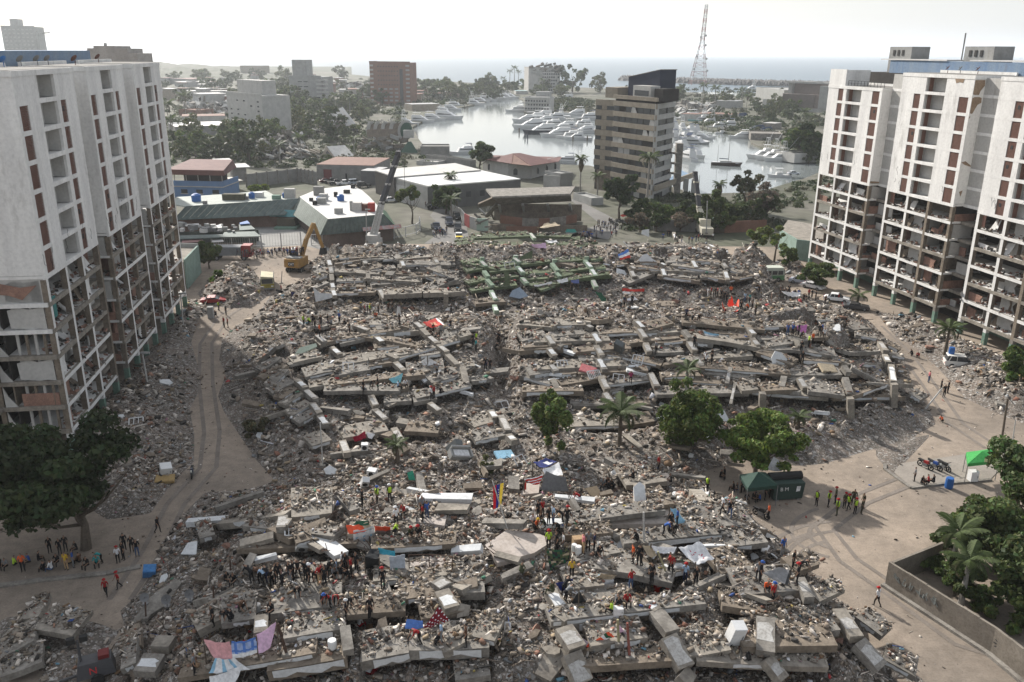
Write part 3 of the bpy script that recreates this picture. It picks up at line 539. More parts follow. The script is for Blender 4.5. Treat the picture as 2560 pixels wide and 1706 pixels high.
# ---- pancaked floors: pieces surveyed one by one
def parse(txt):
    for ln in txt.strip().splitlines():
        w=ln.split()
        if not w: continue
        k=w[0]; n=[float(q) for q in w[1:5]]; fl=w[5:]; yield k,n,fl
TOPS=[]
def slab(rt,k,n,fl,depth=2.7,th=.5,lift=1.0,m=None,back=None):
    pw='w' in fl
    for f in fl:
        if f[0]=='t': th=float(f[1:])
        if f[0]=='l': lift=float(f[1:])
        if f[0]=='p': depth=float(f[1:])
    p0=on(*c(k,n[0],n[1]),lift); p1=on(*c(k,n[2],n[3]),lift); e=p1-p0; L=e.length; 
    if L<.3: return
    ex=e/L; bk=Vector((-ex.y,ex.x,0)).normalized()
    if bk.y<0: bk=-bk
    rise=random.uniform(-.03,.16); bk=(bk+Vector((0,0,rise))).normalized(); up=ex.cross(bk); up=up if up.z>0 else -up
    K=max(2,int(L/2.2)); fr=[];bkp=[]
    sag=random.uniform(-.12,.12)*min(1,L/6)
    for i in range(K+1):
        t=i/K; q=p0.lerp(p1,t)+up*(sag*math.sin(t*math.pi)+random.uniform(-.03,.03)); fr.append(q+bk*random.uniform(0,.05)); dd=depth*random.uniform(.8,1.1)
        bkp.append(q+bk*dd+ex*random.uniform(-.2,.2))
    mb=MB(); dn=-up*th; TOPS.append((p0,p1,bk,up,depth))
    a=[fr[0]]+fr[1:]
    vs_=fr+bkp+[q+dn for q in fr]+[q+dn*random.uniform(.6,1) for q in bkp]; M=K+1; mb.v=[tuple(q) for q in vs_]
    for i in range(K):
        mb.f+=[(i,i+1,M+i+1,M+i),(2*M+i,2*M+i+1,i+1,i),(3*M+i,3*M+i+1,2*M+i+1,2*M+i),(M+i,M+i+1,3*M+i+1,3*M+i)]
    mb.f+=[(0,M,3*M,2*M),(K,2*M+K,3*M+K,M+K)]; mb.m=[0]*len(mb.f)
    mm=m or random.choice((CONC,CONC,BEIGE,CONCD)) 
    if 'd' in fl: mm=CONCD
    o=mb.build('floor_slab',mm,rt,lambda q:Vector(q)-rt.location)
    if pw or random.random()<.25:
        t0=random.uniform(0,.35); t1=random.uniform(.6,1) ; nrm=-bk; pts=[]
        nn=6
        for i in range(nn+1): t=t0+(t1-t0)*i/nn; pts.append(p0.lerp(p1,t)+nrm*.035-up*random.uniform(.02,.12))
        for i in range(nn,-1,-1): t=t0+(t1-t0)*i/nn; pts.append(p0.lerp(p1,t)+nrm*.035-up*(th-random.uniform(.03,th*.5)))
        pm=MB()
        for i in range(nn): pm.face([pts[i],pts[i+1],pts[2*nn-i],pts[2*nn+1-i]])
        pm.build('plaster_patch',PLAST if m is not GREENS else GREENC,o,lambda q:Vector(q)-rt.location)
    return o
def column(rt,k,n,fl,w=.75,lift=1.35,m=None):
    stand='s' in fl
    for f in fl:
        if f[0]=='w' and len(f)>1: w=float(f[1:])
        if f[0]=='l': lift=float(f[1:])
    if stand:
        top=on(*c(k,n[2],n[3]),lift+1.2); b=at(*c(k,n[0],n[1]),.3); b=Vector((top.x+.25*(b.x-top.x),top.y+.1*(b.y-top.y),max(hb1(top.x,top.y)-.4,-.2))); top=top+Vector((0,0,.1))
        q0,q1=b,top
    else:
        q0=on(*c(k,n[0],n[1]),lift); q1=on(*c(k,n[2],n[3]),lift)
    a=q1-q0; L=a.length
    if L<.2: return
    a/=L; s_=Vector((a.y,-a.x,0)).normalized() if abs(a.z)<.95 else Vector((1,0,0)); u=s_.cross(a)
    if u.z<0: u=-u
    mb=MB(); mid=(q0+q1)/2-u*.3; h=.3
    mb.hexa([mid+a*sx*L/2+s_*sy*w/2+u*sz*h+a*random.uniform(-.06,.06) for sx,sy,sz in ((-1,-1,-1),(1,-1,-1),(1,1,-1),(-1,1,-1),(-1,-1,1),(1,-1,1),(1,1,1),(-1,1,1))])
    o=mb.build('column',m or random.choice((CONC,BEIGE,BEIGE)),rt,lambda q:Vector(q)-rt.location)
    if random.random()<.75:
        f0=random.uniform(.05,.3);f1=random.uniform(.6,.95); z=mid+u*(h+.012); A=lambda t,s2:z+a*(t-.5)*L+s_*s2*w*.5
        pm=MB().face([A(f0,-.9),A((f0+f1)/2,-.7-random.random()*.25),A(f1,-.9),A(f1+.04,.3),A(f1-.1,.85),A((f0+f1)/2,.6),A(f0-.02,.9)])
        pm.build('plaster_patch',random.choice((PLAST,DUSTP,DUSTP)),o,lambda q:Vector(q)-rt.location)
    for q in range(3):   # bent rebar at the broken end
        pass
    return o
REBAR=mat('rusty_rebar',(.09,.055,.04),.9,.3)
def wallplate(rt,k,pts,m,lift=.6,th=.15,lean=.35,name='wall_panel'):
    base=on(*c(k,*pts[0]),lift); bk=Vector((0,1,0)); out=[]
    for x,y in pts:      # a leaning panel: its plane passes through the base point and rises backward
        d=ray(*c(k,x,y)); nrm=Vector((0,-math.cos(lean),math.sin(lean)*1.0)); t=(base-Vector((0,0,H))).dot(nrm)/d.dot(nrm); out.append(Vector((0,0,H))+d*t)
    return MB().plate(out,th).build(name,m,rt,lambda q:Vector(q)-rt.location)
BKL=root('collapsed_building','pancaked grey building with its end slabs fanned out beside the yellow excavator','collapsed building',(-10,150,0))
GRN=root('collapsed_building','pancaked building with olive green floor edges and pale green columns','collapsed building',(5,150,0))
BKR=root('collapsed_building','pancaked grey building in the back row right of the green one','collapsed building',(30,150,0))
MDL=root('collapsed_building','pancaked building with fanned slab ends beside the dirt road','collapsed building',(-15,100,0))
MDR=root('collapsed_building','long pancaked building with grid of beams behind the leafy trees','collapsed building',(20,100,0))
FRL=root('collapsed_building','nearest pancaked building with pink and blue sheets hung on it','collapsed building',(-12,55,0))
FRR=root('collapsed_building','nearest pancaked building beside the tan dirt lot with long white edged slabs','collapsed building',(14,55,0))
SL={}
SL[BKL]="""Z 1240 540 1560 470
Z 1250 590 1670 520
Z 1290 655 1710 595 w
Z 1700 590 2091 575 w
A 880 285 1130 272 w
A 1140 280 1390 258
A 900 232 1100 225
Z 1290 800 1800 775 w
Z 1860 750 2091 700 w
A 900 372 1100 345
A 1110 345 1560 318
A 1200 300 1560 290
Z 1300 945 1780 925
A 870 450 1430 405
A 900 480 1300 455
A 1010 520 1300 505
Z 1310 1040 1560 1030
A 640 500 860 490
A 780 545 880 530
A 1000 555 1300 540 t.8 l2.0
A 1310 545 1640 528 t.8 l2.0
A 760 215 900 205
A 540 250 760 225
Z 880 660 1120 560 p1.6
Z 900 735 1150 605 p1.6
Z 960 790 1165 650 p1.6
Z 980 840 1180 720 p1.6 w
Z 965 915 1190 825 p1.6 w
Z 965 1055 1200 955 p1.6
Z 1050 1110 1215 1060 p1.6"""
SL[GRN]="""Y 80 225 330 205
Y 340 195 1110 165 p4
Y 1180 158 1640 178 p4
Y 1640 185 1890 262
Y 100 290 340 255
Y 430 275 760 268
Y 780 300 1090 290
Y 1330 275 1640 282
Y 1650 275 1880 278
Y 130 360 330 320
Y 1790 320 1960 345
Y 170 430 390 400
Y 470 395 840 370
Y 1170 395 1330 400
Y 1400 405 1760 390
Y 1860 405 2030 400
Y 215 530 430 490
Y 520 600 920 540
Y 970 545 1370 500
Y 1460 510 1830 480
Y 1910 490 2070 465
Y 255 640 470 600
Y 560 650 960 610
Y 1030 670 1400 640
Y 1490 640 1900 600
Y 1980 600 2120 590
Y 275 800 510 740
Y 560 735 950 700
Y 1030 745 1440 720
Y 1560 760 1930 730
Y 1990 710 2190 700
Y 320 900 560 855
Y 620 850 930 820
Y 1090 830 1500 800
Y 370 1070 770 1045 d t.6"""
SL[BKR]="""T 350 720 600 705
T 690 715 980 710
T 60 790 300 700 d
T 80 830 290 750 d
T 430 880 690 885 w
T 760 880 1000 870 w
T 1085 880 1310 880
T 1380 895 1490 935
T 380 955 580 950
T 1090 960 1320 950
T 1400 960 1520 990
T 240 905 370 890 w
T 600 970 1000 965
T 780 1030 1080 1035
T 1110 1030 1330 1030
T 1390 1040 1500 1050
T 690 760 1000 750 w
T 380 790 620 780
T 740 820 1000 810
T 1080 830 1290 820
T 1190 770 1300 765"""
SL[MDL]="""A 880 790 1150 785 w
A 900 760 1040 755
A 950 830 1150 800
A 1020 855 1290 835 w t.7
A 640 885 870 880 w
A 660 940 910 885
A 500 950 640 910
A 930 975 1220 945
A 1280 1040 1480 1010 w
A 840 1130 1080 1085
A 900 1060 1020 1040
A 1190 1170 1480 1140 w
A 390 1200 680 1140 w
A 290 1090 520 1040
A 700 1080 830 1060
A 420 1285 890 1210
A 920 1320 1200 1290 w
A 1380 1250 1600 1190 w t.9
A 1240 1400 1420 1370
A 1000 1400 1220 1385
A 1450 890 1570 885
A 1690 1235 1870 1210 w
A 1640 1120 1720 1110
A 1500 1130 1590 1180 w
A 5 1090 150 960 p1.6
A 40 1160 200 1050 p1.6
A 60 1215 250 1110 p1.6
A 135 1270 260 1140 p1.6 w
A 130 1330 310 1240 p1.6
A 205 1370 330 1290 p1.6 w
A 230 1420 390 1320 p1.6 w
A 280 1510 440 1410 p1.6 w
A 340 1568 480 1490 p1.6 w
D 950 495 1310 435
D 1430 440 1700 455
D 700 560 860 510
D 1120 345 1250 360
D 1990 410 2180 350 w
D 2000 520 2250 470 
D 1000 1075 1080 1050"""
SL[MDR]="""B 1150 690 1390 675 w t1
B 820 650 1080 640
B 1380 650 1550 640 w
B 700 740 980 710
B 540 800 830 790 w
B 260 735 380 720 w
B 300 870 520 800
B 330 920 520 870 w
B 580 885 830 860 w
B 960 860 1200 850
B 1290 845 1400 840
B 1380 935 1620 915 w
B 1660 930 1830 945 w
B 1590 770 1690 800 w
B 340 970 530 960 d
B 590 955 720 945 d
B 780 1075 1190 1040 w
B 980 1005 1110 1000
B 390 1190 550 1160 w t.7
B 630 1180 760 1170 w
B 770 1175 1320 1150
B 1740 1150 1940 1130
B 1360 1010 1600 1000
B 710 1410 1000 1412 l.3
B 1010 1412 1340 1415 l.3
B 1000 1320 1130 1300 l.3
C 0 440 150 430 w t.8
C 620 560 830 550 d
C 920 560 1130 555
C 1150 560 1330 550 d
C 1130 410 1320 400 w
C 1160 440 1380 430 w
C 720 650 870 645 d
C 930 660 1200 640
C 1270 650 1480 640 d
C 770 725 870 715
C 930 745 1230 735
C 1520 570 1650 560
C 1680 580 1820 570
C 1690 620 1860 650 w
C 1650 755 1890 745
C 1640 850 1900 850 w
C 1660 925 1940 925
C 1160 940 1590 935
C 1040 860 1200 850
C 800 1060 930 1045 l1.6
C 980 1060 1240 1048 l1.6
C 1320 1062 1610 1098 l1.6
C 1680 1100 1950 1000 w l1.6
C 2010 1000 2150 1010 l1.6
C 2110 1080 2200 1130 w
C 1930 690 2030 740 w p1.5
C 1960 770 2080 800 w p1.5
C 2010 880 2100 910 w p1.5
E 600 230 830 225 l.3
E 580 395 950 385 l.3
E 950 385 1230 352 l.3"""
SL[FRL]="""F 800 205 1380 125 t.6 p4
F 1440 150 1780 110 w t.6 p4
F 1260 965 1860 885 t.75 p3
F 850 1045 1140 1000 w
F 1370 1165 1900 1085 t.8 w p3
F 1230 1440 1900 1330 t.9 w p3
F 0 1310 180 1220 w
F 0 1430 130 1370 w
F 600 850 760 820
F 1300 770 1700 700
F 1480 370 1620 330 d
F 670 330 800 290
G 280 740 570 700 w
G 640 690 920 680 t.7 p4
G 0 1195 360 1125 w t.8
G 360 1110 950 1090 w t.8
G 130 800 270 760
G 700 1330 960 1290
G 820 1000 990 1040
I 20 1290 180 1240 l.9
I 190 1250 430 1290 l.9
I 0 1420 200 1320 l.9
I 110 1200 230 1170 l.9
I 0 1540 250 1450 l.9"""
SL[FRR]="""G 1590 450 1920 385 t.7 w
G 1590 580 1900 530
G 1540 660 1800 630
G 1570 920 2110 805 t.75 w p3.4
G 1700 1080 2120 1010 t.7 w
G 1660 1215 2050 1185 t.7 p3
E 1010 850 1330 815 t.5 p4
E 1500 1195 2010 1145 t.8 w p3.4
E 1620 1340 2110 1290 w
E 1220 1010 1380 990
H 740 420 870 490 w
H 500 700 700 655 w
H 720 1110 1230 1040 t.6
H 280 1210 560 1165 t.6
H 1110 870 1240 900 w t.8 p2
H 1320 960 1480 1080 w p2
H 1490 1220 1690 1330 w p2
H 620 830 1010 800 t.6
H 860 600 960 690
H 1010 790 1100 870"""
CO={}
CO[BKL]="""Z 1290 1170 1250 1050
Z 1265 1040 1240 960
Z 1245 920 1230 820
Z 1240 800 1215 695
Z 1215 680 1190 585
Z 1180 560 1130 520
Z 1830 890 1830 800
Z 1800 650 1770 600
A 1010 585 970 515
A 1160 330 1140 285
A 1130 270 1105 215
A 1450 380 1430 330
A 1430 315 1400 265
A 1500 640 1490 545 s
A 1040 400 1060 370 w1.5"""
CO[GRN]="""Y 650 1160 620 1080
Y 640 1010 575 885
Y 600 820 520 735
Y 540 700 480 620
Y 510 560 440 490
Y 460 450 390 400
Y 430 350 350 250
Y 1060 790 990 715
Y 1010 650 930 565
Y 960 510 880 450
Y 910 425 840 370
Y 1500 700 1450 650
Y 1470 620 1390 520
Y 1430 480 1340 400
Y 1380 370 1300 330
Y 1985 840 1940 750
Y 1980 690 1920 600
Y 1920 580 1830 480
Y 1860 440 1780 380
Y 1790 350 1720 310
Y 1160 190 1100 120"""
CO[BKR]="""T 430 1020 400 960
T 440 940 390 910
T 740 1010 715 940
T 750 905 700 880
T 690 790 650 750
T 660 740 610 700
T 850 630 830 570
T 1060 930 1020 855
T 1010 780 960 740
T 940 690 895 640
T 1380 1050 1350 960
T 1370 930 1330 880
T 1350 855 1300 820
T 1300 800 1250 770
T 1240 720 1180 690"""
CO[MDL]="""A 500 1480 440 1400
A 470 1370 390 1300
A 390 1280 320 1220
A 550 1568 500 1500
A 1160 1145 1090 1080
A 1300 810 1250 770
A 1350 870 1300 820
A 1420 930 1360 880
A 1500 1000 1430 945
A 1580 1100 1500 1020
A 1650 1240 1620 1120
A 940 1420 900 1340
A 1020 1530 930 1450
A 1440 1460 1360 1400
A 880 830 770 790
A 990 920 940 880
A 1110 1050 1030 1015
A 540 920 480 870
A 660 1020 590 960
D 1410 510 1350 410
D 980 610 940 510
D 2260 430 2200 310
D 2310 510 2260 460
D 2160 330 2120 270"""
CO[MDR]="""B 850 770 800 700
B 880 810 840 790
B 575 940 525 870
B 590 1030 540 970
B 600 1150 560 1100
B 620 1310 570 1215 l.9
B 940 930 890 850
B 960 1030 910 950
B 980 1140 930 1050
B 1000 1290 950 1190
B 1030 1390 980 1320
B 1300 890 1250 820
B 1280 810 1220 750
B 1330 1000 1300 930
B 1650 890 1600 830
B 1690 990 1640 920
B 1740 1110 1690 1040
B 1390 1270 1340 1170
C 930 700 880 640
C 900 615 850 560
C 880 520 840 430
C 1260 705 1210 645
C 1930 740 1880 670
C 1950 830 1920 770
C 1640 910 1600 860
C 930 1200 955 1070 s l1.4
C 1300 1030 1250 955
C 1650 1080 1610 950 l1.6
C 1680 1260 1640 1110 s l1.4
C 1990 1180 1985 1000 s l1.4
C 1990 980 1970 850 l2
C 1110 1020 1130 940
C 710 1160 745 1000 w.35
C 680 1000 710 870 w.5"""
CO[FRL]="""F 200 1440 290 1290 w1.5
F 330 1230 390 1140 w1.3
F 1180 1110 1190 960 w.9
F 1370 210 1410 150
G 680 790 600 660 w1.1
G 630 630 560 580 w1.1
F 1920 1260 1890 1060 w.7
D 450 1200 470 1110"""
CO[FRR]="""G 1480 780 1400 660 w.9
G 1540 870 1440 800 w1.1
G 1600 1080 1500 930 w1.3
G 1650 1341 1560 1120 w1.4
G 2200 800 2090 730 w1.0
G 2300 960 2180 810 w1.1
H 290 1270 180 1080 w1.3
H 330 1360 260 1290 w1.3
H 770 1170 770 960 w1.2 l1.5
H 890 1340 790 1210 w1.0
H 1330 1080 1220 910 w1.0
H 1490 1270 1350 1110 w1.3
H 1040 840 980 720
E 1110 1000 1110 830 w1.1
H 410 250 340 180 w1.2"""
for rt,tx in SL.items():
    for k,n,fl in parse(tx): slab(rt,k,n,fl,m=GREENS if rt is GRN and 'd' not in fl else None)
for rt,tx in CO.items():
    for k,n,fl in parse(tx): column(rt,k,n,fl,m=GREENC if rt is GRN else None)
def fill(rt,quad,rows,seed,th0=.4,skip=.3,m=None,l0=3,l1=8,jit=7,tl=0):
    rr=random.Random(seed); LL,LR,UR,UL=[Vector((*q,0)) for q in quad]
    for i in range(rows):
        t=(i+.5+rr.uniform(-.25,.25))/rows; a,b=LL.lerp(UL,t),LR.lerp(UR,t); p0=on(a.x,a.y,1); p1=on(b.x,b.y,1); L=(p1-p0).length; s_=rr.uniform(0,3)/L
        while s_<.97:
            ln=rr.uniform(l0,l1)/L; e=min(1,s_+ln); slope=rr.gauss(tl,jit)
            if rr.random()>skip:
                q0=a.lerp(b,s_)+Vector((0,slope+rr.gauss(0,3),0)); q1=a.lerp(b,e)+Vector((0,-slope,0)); slab(rt,'N',(q0.x,q0.y,q1.x,q1.y),['t%.2f'%rr.uniform(th0,th0+.25),'l%.2f'%rr.uniform(.75,1.35),'p%.1f'%rr.uniform(1.4,2.8)]+(['w'] if rr.random()<.35 else ['d'] if rr.random()<.25 else []),m=m)
            s_=e+rr.uniform(.2,1.6)/L
fill(BKL,((740,735),(1160,735),(1130,612),(815,614)),9,1,l0=4,l1=13); fill(BKR,((1530,705),(1895,705),(1805,606),(1560,610)),7,2,l0=4,l1=12); fill(MDL,((770,1060),(1180,1010),(1180,800),(800,800)),10,3,l0=4,l1=11,jit=10,tl=7); fill(MDR,((1300,985),(2270,1000),(2140,790),(1290,785)),10,4,l0=4,l1=13,jit=9); fill(FRL,((350,1690),(1180,1690),(1130,1300),(540,1300)),9,5,.42,.58,l0=4,l1=11,jit=16,tl=8); fill(FRR,((1330,1690),(2230,1690),(1900,1290),(1420,1270)),9,6,.42,.58,l0=4,l1=11,jit=16,tl=8)
fill(GRN,((1160,740),(1530,720),(1500,600),(1150,600)),5,7,.4,.5,GREENS)
LOOSE=root('fallen_beams','loose concrete beams and slab pieces strewn over the middle of the rubble','rubble',(0,80,0))
rr=random.Random(77)
for i in range(120):
    for _ in range(50):
        px,py=rr.uniform(480,2250),rr.uniform(780,1500); g=at(px,py)
        if bil(HBG,g.x,g.y)>.5: break
    p=on(px,py,rr.uniform(.4,.8)); a_=rr.uniform(-.9,.9) if rr.random()<.6 else rr.uniform(0,6.3); L=rr.uniform(1.2,5); d=Vector((math.cos(a_),math.sin(a_),rr.uniform(-.15,.25))).normalized(); w=rr.uniform(.35,1.2); side=Vector((-d.y,d.x,rr.uniform(-.3,.3))).normalized()
    n=d.cross(side); mb=MB().obox(p,d*L/2,side*w/2,n*rr.uniform(.12,.28)); mb.v=[(x+rr.uniform(-.08,.08),y+rr.uniform(-.08,.08),z+rr.uniform(-.05,.05)) for x,y,z in mb.v]; mb.build('fallen_beam',rr.choice((CONC,BEIGE,CONCD,PLAST,CONC)),LOOSE,lambda q:Vector(q)-LOOSE.location)
    if i%3==0:     # bent bars at the torn end
        rb=MB()
        for k in range(4): e=p+d*L/2+side*rr.uniform(-w,w)*.4; rb.tube([e,e+d*.5+Vector((0,0,rr.uniform(.1,.4))),e+d*rr.uniform(.6,1.1)+Vector((rr.uniform(-.3,.3),0,rr.uniform(0,.9)))],.03,4)
        rb.build('bent_rebar',REBAR,LOOSE,lambda q:Vector(q)-LOOSE.location)['kind']='stuff'
PINKC=mat('pinkish_concrete',(.45,.40,.36),.92,.25,.8,col2=(.36,.31,.27),fine=4)
for rt,k,pts,m,kw in [(BKL,'Z',[(975,1275),(935,1040),(1050,1130),(1240,1140),(1240,1210)],PLAST,{}),
 (GRN,'Y',[(640,850),(760,790),(750,650),(820,650),(830,840)],GREENS,{}),(GRN,'Y',[(960,480),(970,440),(1130,350),(1130,460)],GREENS,{}),
 (GRN,'Y',[(815,970),(860,890),(960,845),(1075,965),(960,1000)],mat('blue_roof_piece',(.27,.33,.40),.8,.2),dict(lean=.8)),
 (BKR,'T',[(430,895),(520,800),(560,790),(610,840),(680,885)],PLAST,{}),(BKR,'T',[(500,590),(510,550),(580,540),(580,620)],PLAST,{}),
 (BKR,'T',[(250,935),(330,960),(420,1055),(250,1055)],PLAST,dict(lean=.7)),
 (MDR,'C',[(1040,860),(1030,800),(1060,745),(1110,760),(1180,840),(1190,862)],PLAST,{}),(MDR,'C',[(725,950),(735,880),(850,880),(890,952)],PLAST,dict(lean=.8)),
 (MDR,'B',[(1150,690),(1200,650),(1270,640),(1330,665),(1390,690)],PLAST,{}),(MDR,'C',[(600,1290),(610,1230),(660,1210),(705,1300)],PLAST,dict(lean=.8)),
 (MDL,'A',[(300,1030),(340,970),(470,935),(480,960),(330,1030)],mat('pale_green_panel',(.36,.42,.34),.85,.2),dict(lean=1.0)),
 (MDL,'A',[(95,990),(130,965),(160,1020),(130,1045)],PLAST,dict(lean=.9)),
 (FRL,'F',[(75,1060),(240,830),(470,665),(520,690),(390,880),(200,1000)],CONC,dict(lean=1.25,lift=.5,th=.3)),
 (FRL,'F',[(510,455),(570,360),(650,345),(640,460)],PLAST,dict(lean=1.1)),(FRL,'G',[(190,950),(300,930),(345,1050),(320,1075)],PLAST,dict(lean=.8)),
 (FRL,'G',[(710,870),(730,760),(810,775),(800,850)],BEIGE,dict(lean=.7,th=.5)),
 (FRR,'E',[(1075,1005),(1065,860),(1110,820),(1150,850),(1165,985)],PLAST,dict(lean=.6,th=.25)),(FRR,'E',[(1540,890),(1600,870),(1670,985),(1590,1000)],PLAST,dict(lean=1.1,th=.3)),
 (FRR,'E',[(690,870),(780,850),(830,935),(760,955)],mat('tan_sheet',(.42,.33,.22),.8,.15),dict(lean=.9)),
 (FRR,'G',[(1400,1335),(1285,1275),(1385,1070),(1520,1100),(1535,1160)],BEIGE,dict(lean=1.2,th=.8,lift=.8)),
 (FRR,'H',[(10,860),(10,830),(100,850),(130,910),(60,925)],PLAST,dict(lean=1.2))]:
    wallplate(rt,k,pts,m,**kw)
def topslab(rt,k,pts,m,lift=.45,th=.5,name='roof_slab'):
    out=[on(*c(k,*p),lift) for p in pts]; cz=sum((q.z for q in out))/len(out)
    mb=MB(); n=len(out); mb.v=[tuple(q) for q in out]+[(q.x,q.y,q.z-th) for q in out]; mb.f=[tuple(range(n)),tuple(range(2*n-1,n-1,-1))]+[(i,n+i,n+(i+1)%n,(i+1)%n) for i in range(n)]; mb.m=[0]*len(mb.f)
    return mb.build(name,m,rt,lambda q:Vector(q)-rt.location)
topslab(FRL,'G',[(390,545),(360,470),(470,420),(680,430),(770,480),(855,560),(640,530)],PINKC,.7,.6)
topslab(FRL,'G',[(920,330),(1080,220),(1330,255),(1420,300),(1280,390),(1010,462)],PINKC,.4,.4)
topslab(FRR,'E',[(640,1185),(900,1090),(1350,1022),(1720,1062),(1980,1120),(1500,1140),(850,1150)],PINKC,.5,.4)
topslab(FRR,'E',[(1010,850),(1000,800),(1100,740),(1330,755),(1370,800),(1330,815)],PINKC,.5,.5)
topslab(FRL,'F',[(800,205),(1000,120),(1380,30),(1800,10),(1790,100),(1380,128)],PINKC,.35,.4)
topslab(FRL,'G',[(160,160),(340,120),(640,110),(620,190),(500,170)],PINKC,.3,.3)
topslab(FRR,'E',[(190,920),(230,830),(340,830),(330,905)],PINKC,.4,.4)

# hollow out the heap below each slab edge, as the voids between the floors
for p0,p1,bk,up,dep in TOPS:
    e=p1-p0; L=e.length; ex=e/L; bh=Vector((bk.x,bk.y,0)).normalized(); xs=[p0.x,p1.x,p0.x+bh.x*dep,p1.x+bh.x*dep]; ys=[p0.y,p1.y,p0.y+bh.y*dep,p1.y+bh.y*dep]
    i0,i1=np.searchsorted(GX,[min(xs)-1,max(xs)+1]); j0,j1=np.searchsorted(GY,[min(ys)-1,max(ys)+1]); x=XX[j0:j1,i0:i1]-p0.x; y=YY[j0:j1,i0:i1]-p0.y
    u=(x*ex.x+y*ex.y)/L; v=x*bh.x+y*bh.y; cap=p0.z+(p1.z-p0.z)*np.clip(u,0,1)-1.7-.2*np.abs(v-.4); m_=(u>.02)&(u<.98)&(v>-.7)&(v<dep*.8); sub=HH[j0:j1,i0:i1]; sub[m_]=np.minimum(sub[m_],np.maximum(cap[m_],-.05))
HH=np.where((HH<.1)&(HBG>.8),.1,HH)
nxg=len(GX); ok=HH>-.12; cell=ok[:-1,:-1]|ok[1:,:-1]|ok[:-1,1:]|ok[1:,1:]
idx=np.arange(XX.size).reshape(XX.shape); jj,ii=np.where(cell)
Fq=np.stack([idx[jj,ii],idx[jj,ii+1],idx[jj+1,ii+1],idx[jj+1,ii]],1)
V=np.stack([XX.ravel(),YY.ravel(),HH.ravel()],1)
used=np.unique(Fq); rem=np.full(len(V),-1); rem[used]=np.arange(len(used))
heap=obj('rubble_ground',npmesh('rubble_ground',V[used],rem[Fq],RUB,smooth=True),kind='structure')
BV=BVHTree.FromPolygons([tuple(q) for q in V[used]],[tuple(int(i) for i in f) for f in rem[Fq]])

# ---- loose debris
PAL=np.array([(.66,.65,.63),(.5,.49,.46),(.40,.38,.35),(.34,.31,.27),(.30,.27,.23),(.24,.21,.18),(.20,.18,.155),(.27,.17,.13),(.24,.13,.10),(.10,.09,.08),(.05,.05,.05),(.30,.34,.38),(.35,.30,.22),(.20,.14,.09)])
PW=np.array([.17,.10,.09,.10,.10,.11,.10,.05,.03,.11,.10,.02,.03,.035]); PW/=PW.sum(); PAL=PAL*np.array([1.12,1.03,.94])
EXTRA=np.array([(.05,.09,.25),(.33,.05,.05),(.08,.2,.13),(.36,.29,.1),(.14,.26,.33),(.3,.16,.2),(.65,.65,.68),(.7,.7,.7)])
CM=colmat('debris',.92,fine=7)
def hgrid(X,Y):
    u=np.clip((X-GX[0])/.5,0,len(GX)-1.001); v=np.clip((Y-GY[0])/.5,0,len(GY)-1.001); i=u.astype(int); j=v.astype(int); a=u-i; b=v-j
    return (HH[j,i]*(1-a)+HH[j,i+1]*a)*(1-b)+(HH[j+1,i]*(1-a)+HH[j+1,i+1]*a)*b
def pieces(name,X,Y,Z,s,flatn,r_,parent,tilt=.35,white=0):
    n=len(X); a=r_.normal(size=(n,3)); a[:,2]*=tilt; a/=np.linalg.norm(a,axis=1)[:,None]
    b=r_.normal(size=(n,3)); b[:,2]*=tilt; b-=(a*b).sum(1)[:,None]*a; b/=np.linalg.norm(b,axis=1)[:,None]; d=np.cross(a,b)
    la=s*r_.uniform(.7,1.6,n); lb=s*r_.uniform(.4,1.0,n); lc=s*np.where(r_.random(n)<flatn,.10,r_.uniform(.2,.5,n))
    stick=r_.random(n)<.14; la[stick]*=2.8; lb[stick]*=.2; lc[stick]=lb[stick]
    C=np.stack([X,Y,Z+lc*.4+s*.08],1); sg=np.array([(-1,-1,-1),(1,-1,-1),(1,1,-1),(-1,1,-1),(-1,-1,1),(1,-1,1),(1,1,1),(-1,1,1)],float)
    jit=np.ones((n,8,3)); jit[:,:4]=1+r_.uniform(-.35,.15,(n,4,3)); jit[:,4:]=jit[:,:4]*(1+r_.uniform(-.08,.08,(n,4,3))); g=sg[None]*jit
    V=C[:,None]+.5*(g[...,0:1]*(a*la[:,None])[:,None]+g[...,1:2]*(b*lb[:,None])[:,None]+g[...,2:3]*(d*lc[:,None])[:,None])
    Fq=(np.arange(n)[:,None,None]*8+np.array(BOXF)[None]).reshape(-1,4)
    col=PAL[r_.choice(len(PAL),n,p=PW)]*np.where(r_.random((n,1))<.75,r_.uniform(.4,.92,(n,1)),r_.uniform(.8,1.1,(n,1))); ex=r_.random(n)<.022; col[ex]=EXTRA[r_.integers(0,len(EXTRA),ex.sum())]
    o=obj(name,npmesh(name,V.reshape(-1,3),Fq,CM,col=np.repeat(np.clip(col,0,.8),6,axis=0)),parent); o['kind']='stuff'; return o
def debris(name,n,y0,y1,smin,smax,flatn,seed,pw=2.4):
    r_=np.random.default_rng(seed); X=r_.uniform(GX[0],GX[-1],n*5); Y=r_.uniform(y0,y1,n*5); vis=np.abs(X)<Y*.66+4; X,Y=X[vis],Y[vis]
    Hh=hgrid(X,Y); k=(Hh>.02)&(r_.random(len(X))<np.clip(.2+Hh*.5+1.3*vnoise(X,Y,.15,seed+50),.08,1)); X,Y,Hh=X[k][:n],Y[k][:n],Hh[k][:n]
    s=smin*(smax/smin)**(r_.random(len(X))**pw); return pieces(name,X,Y,Hh,s,flatn,r_,heap)
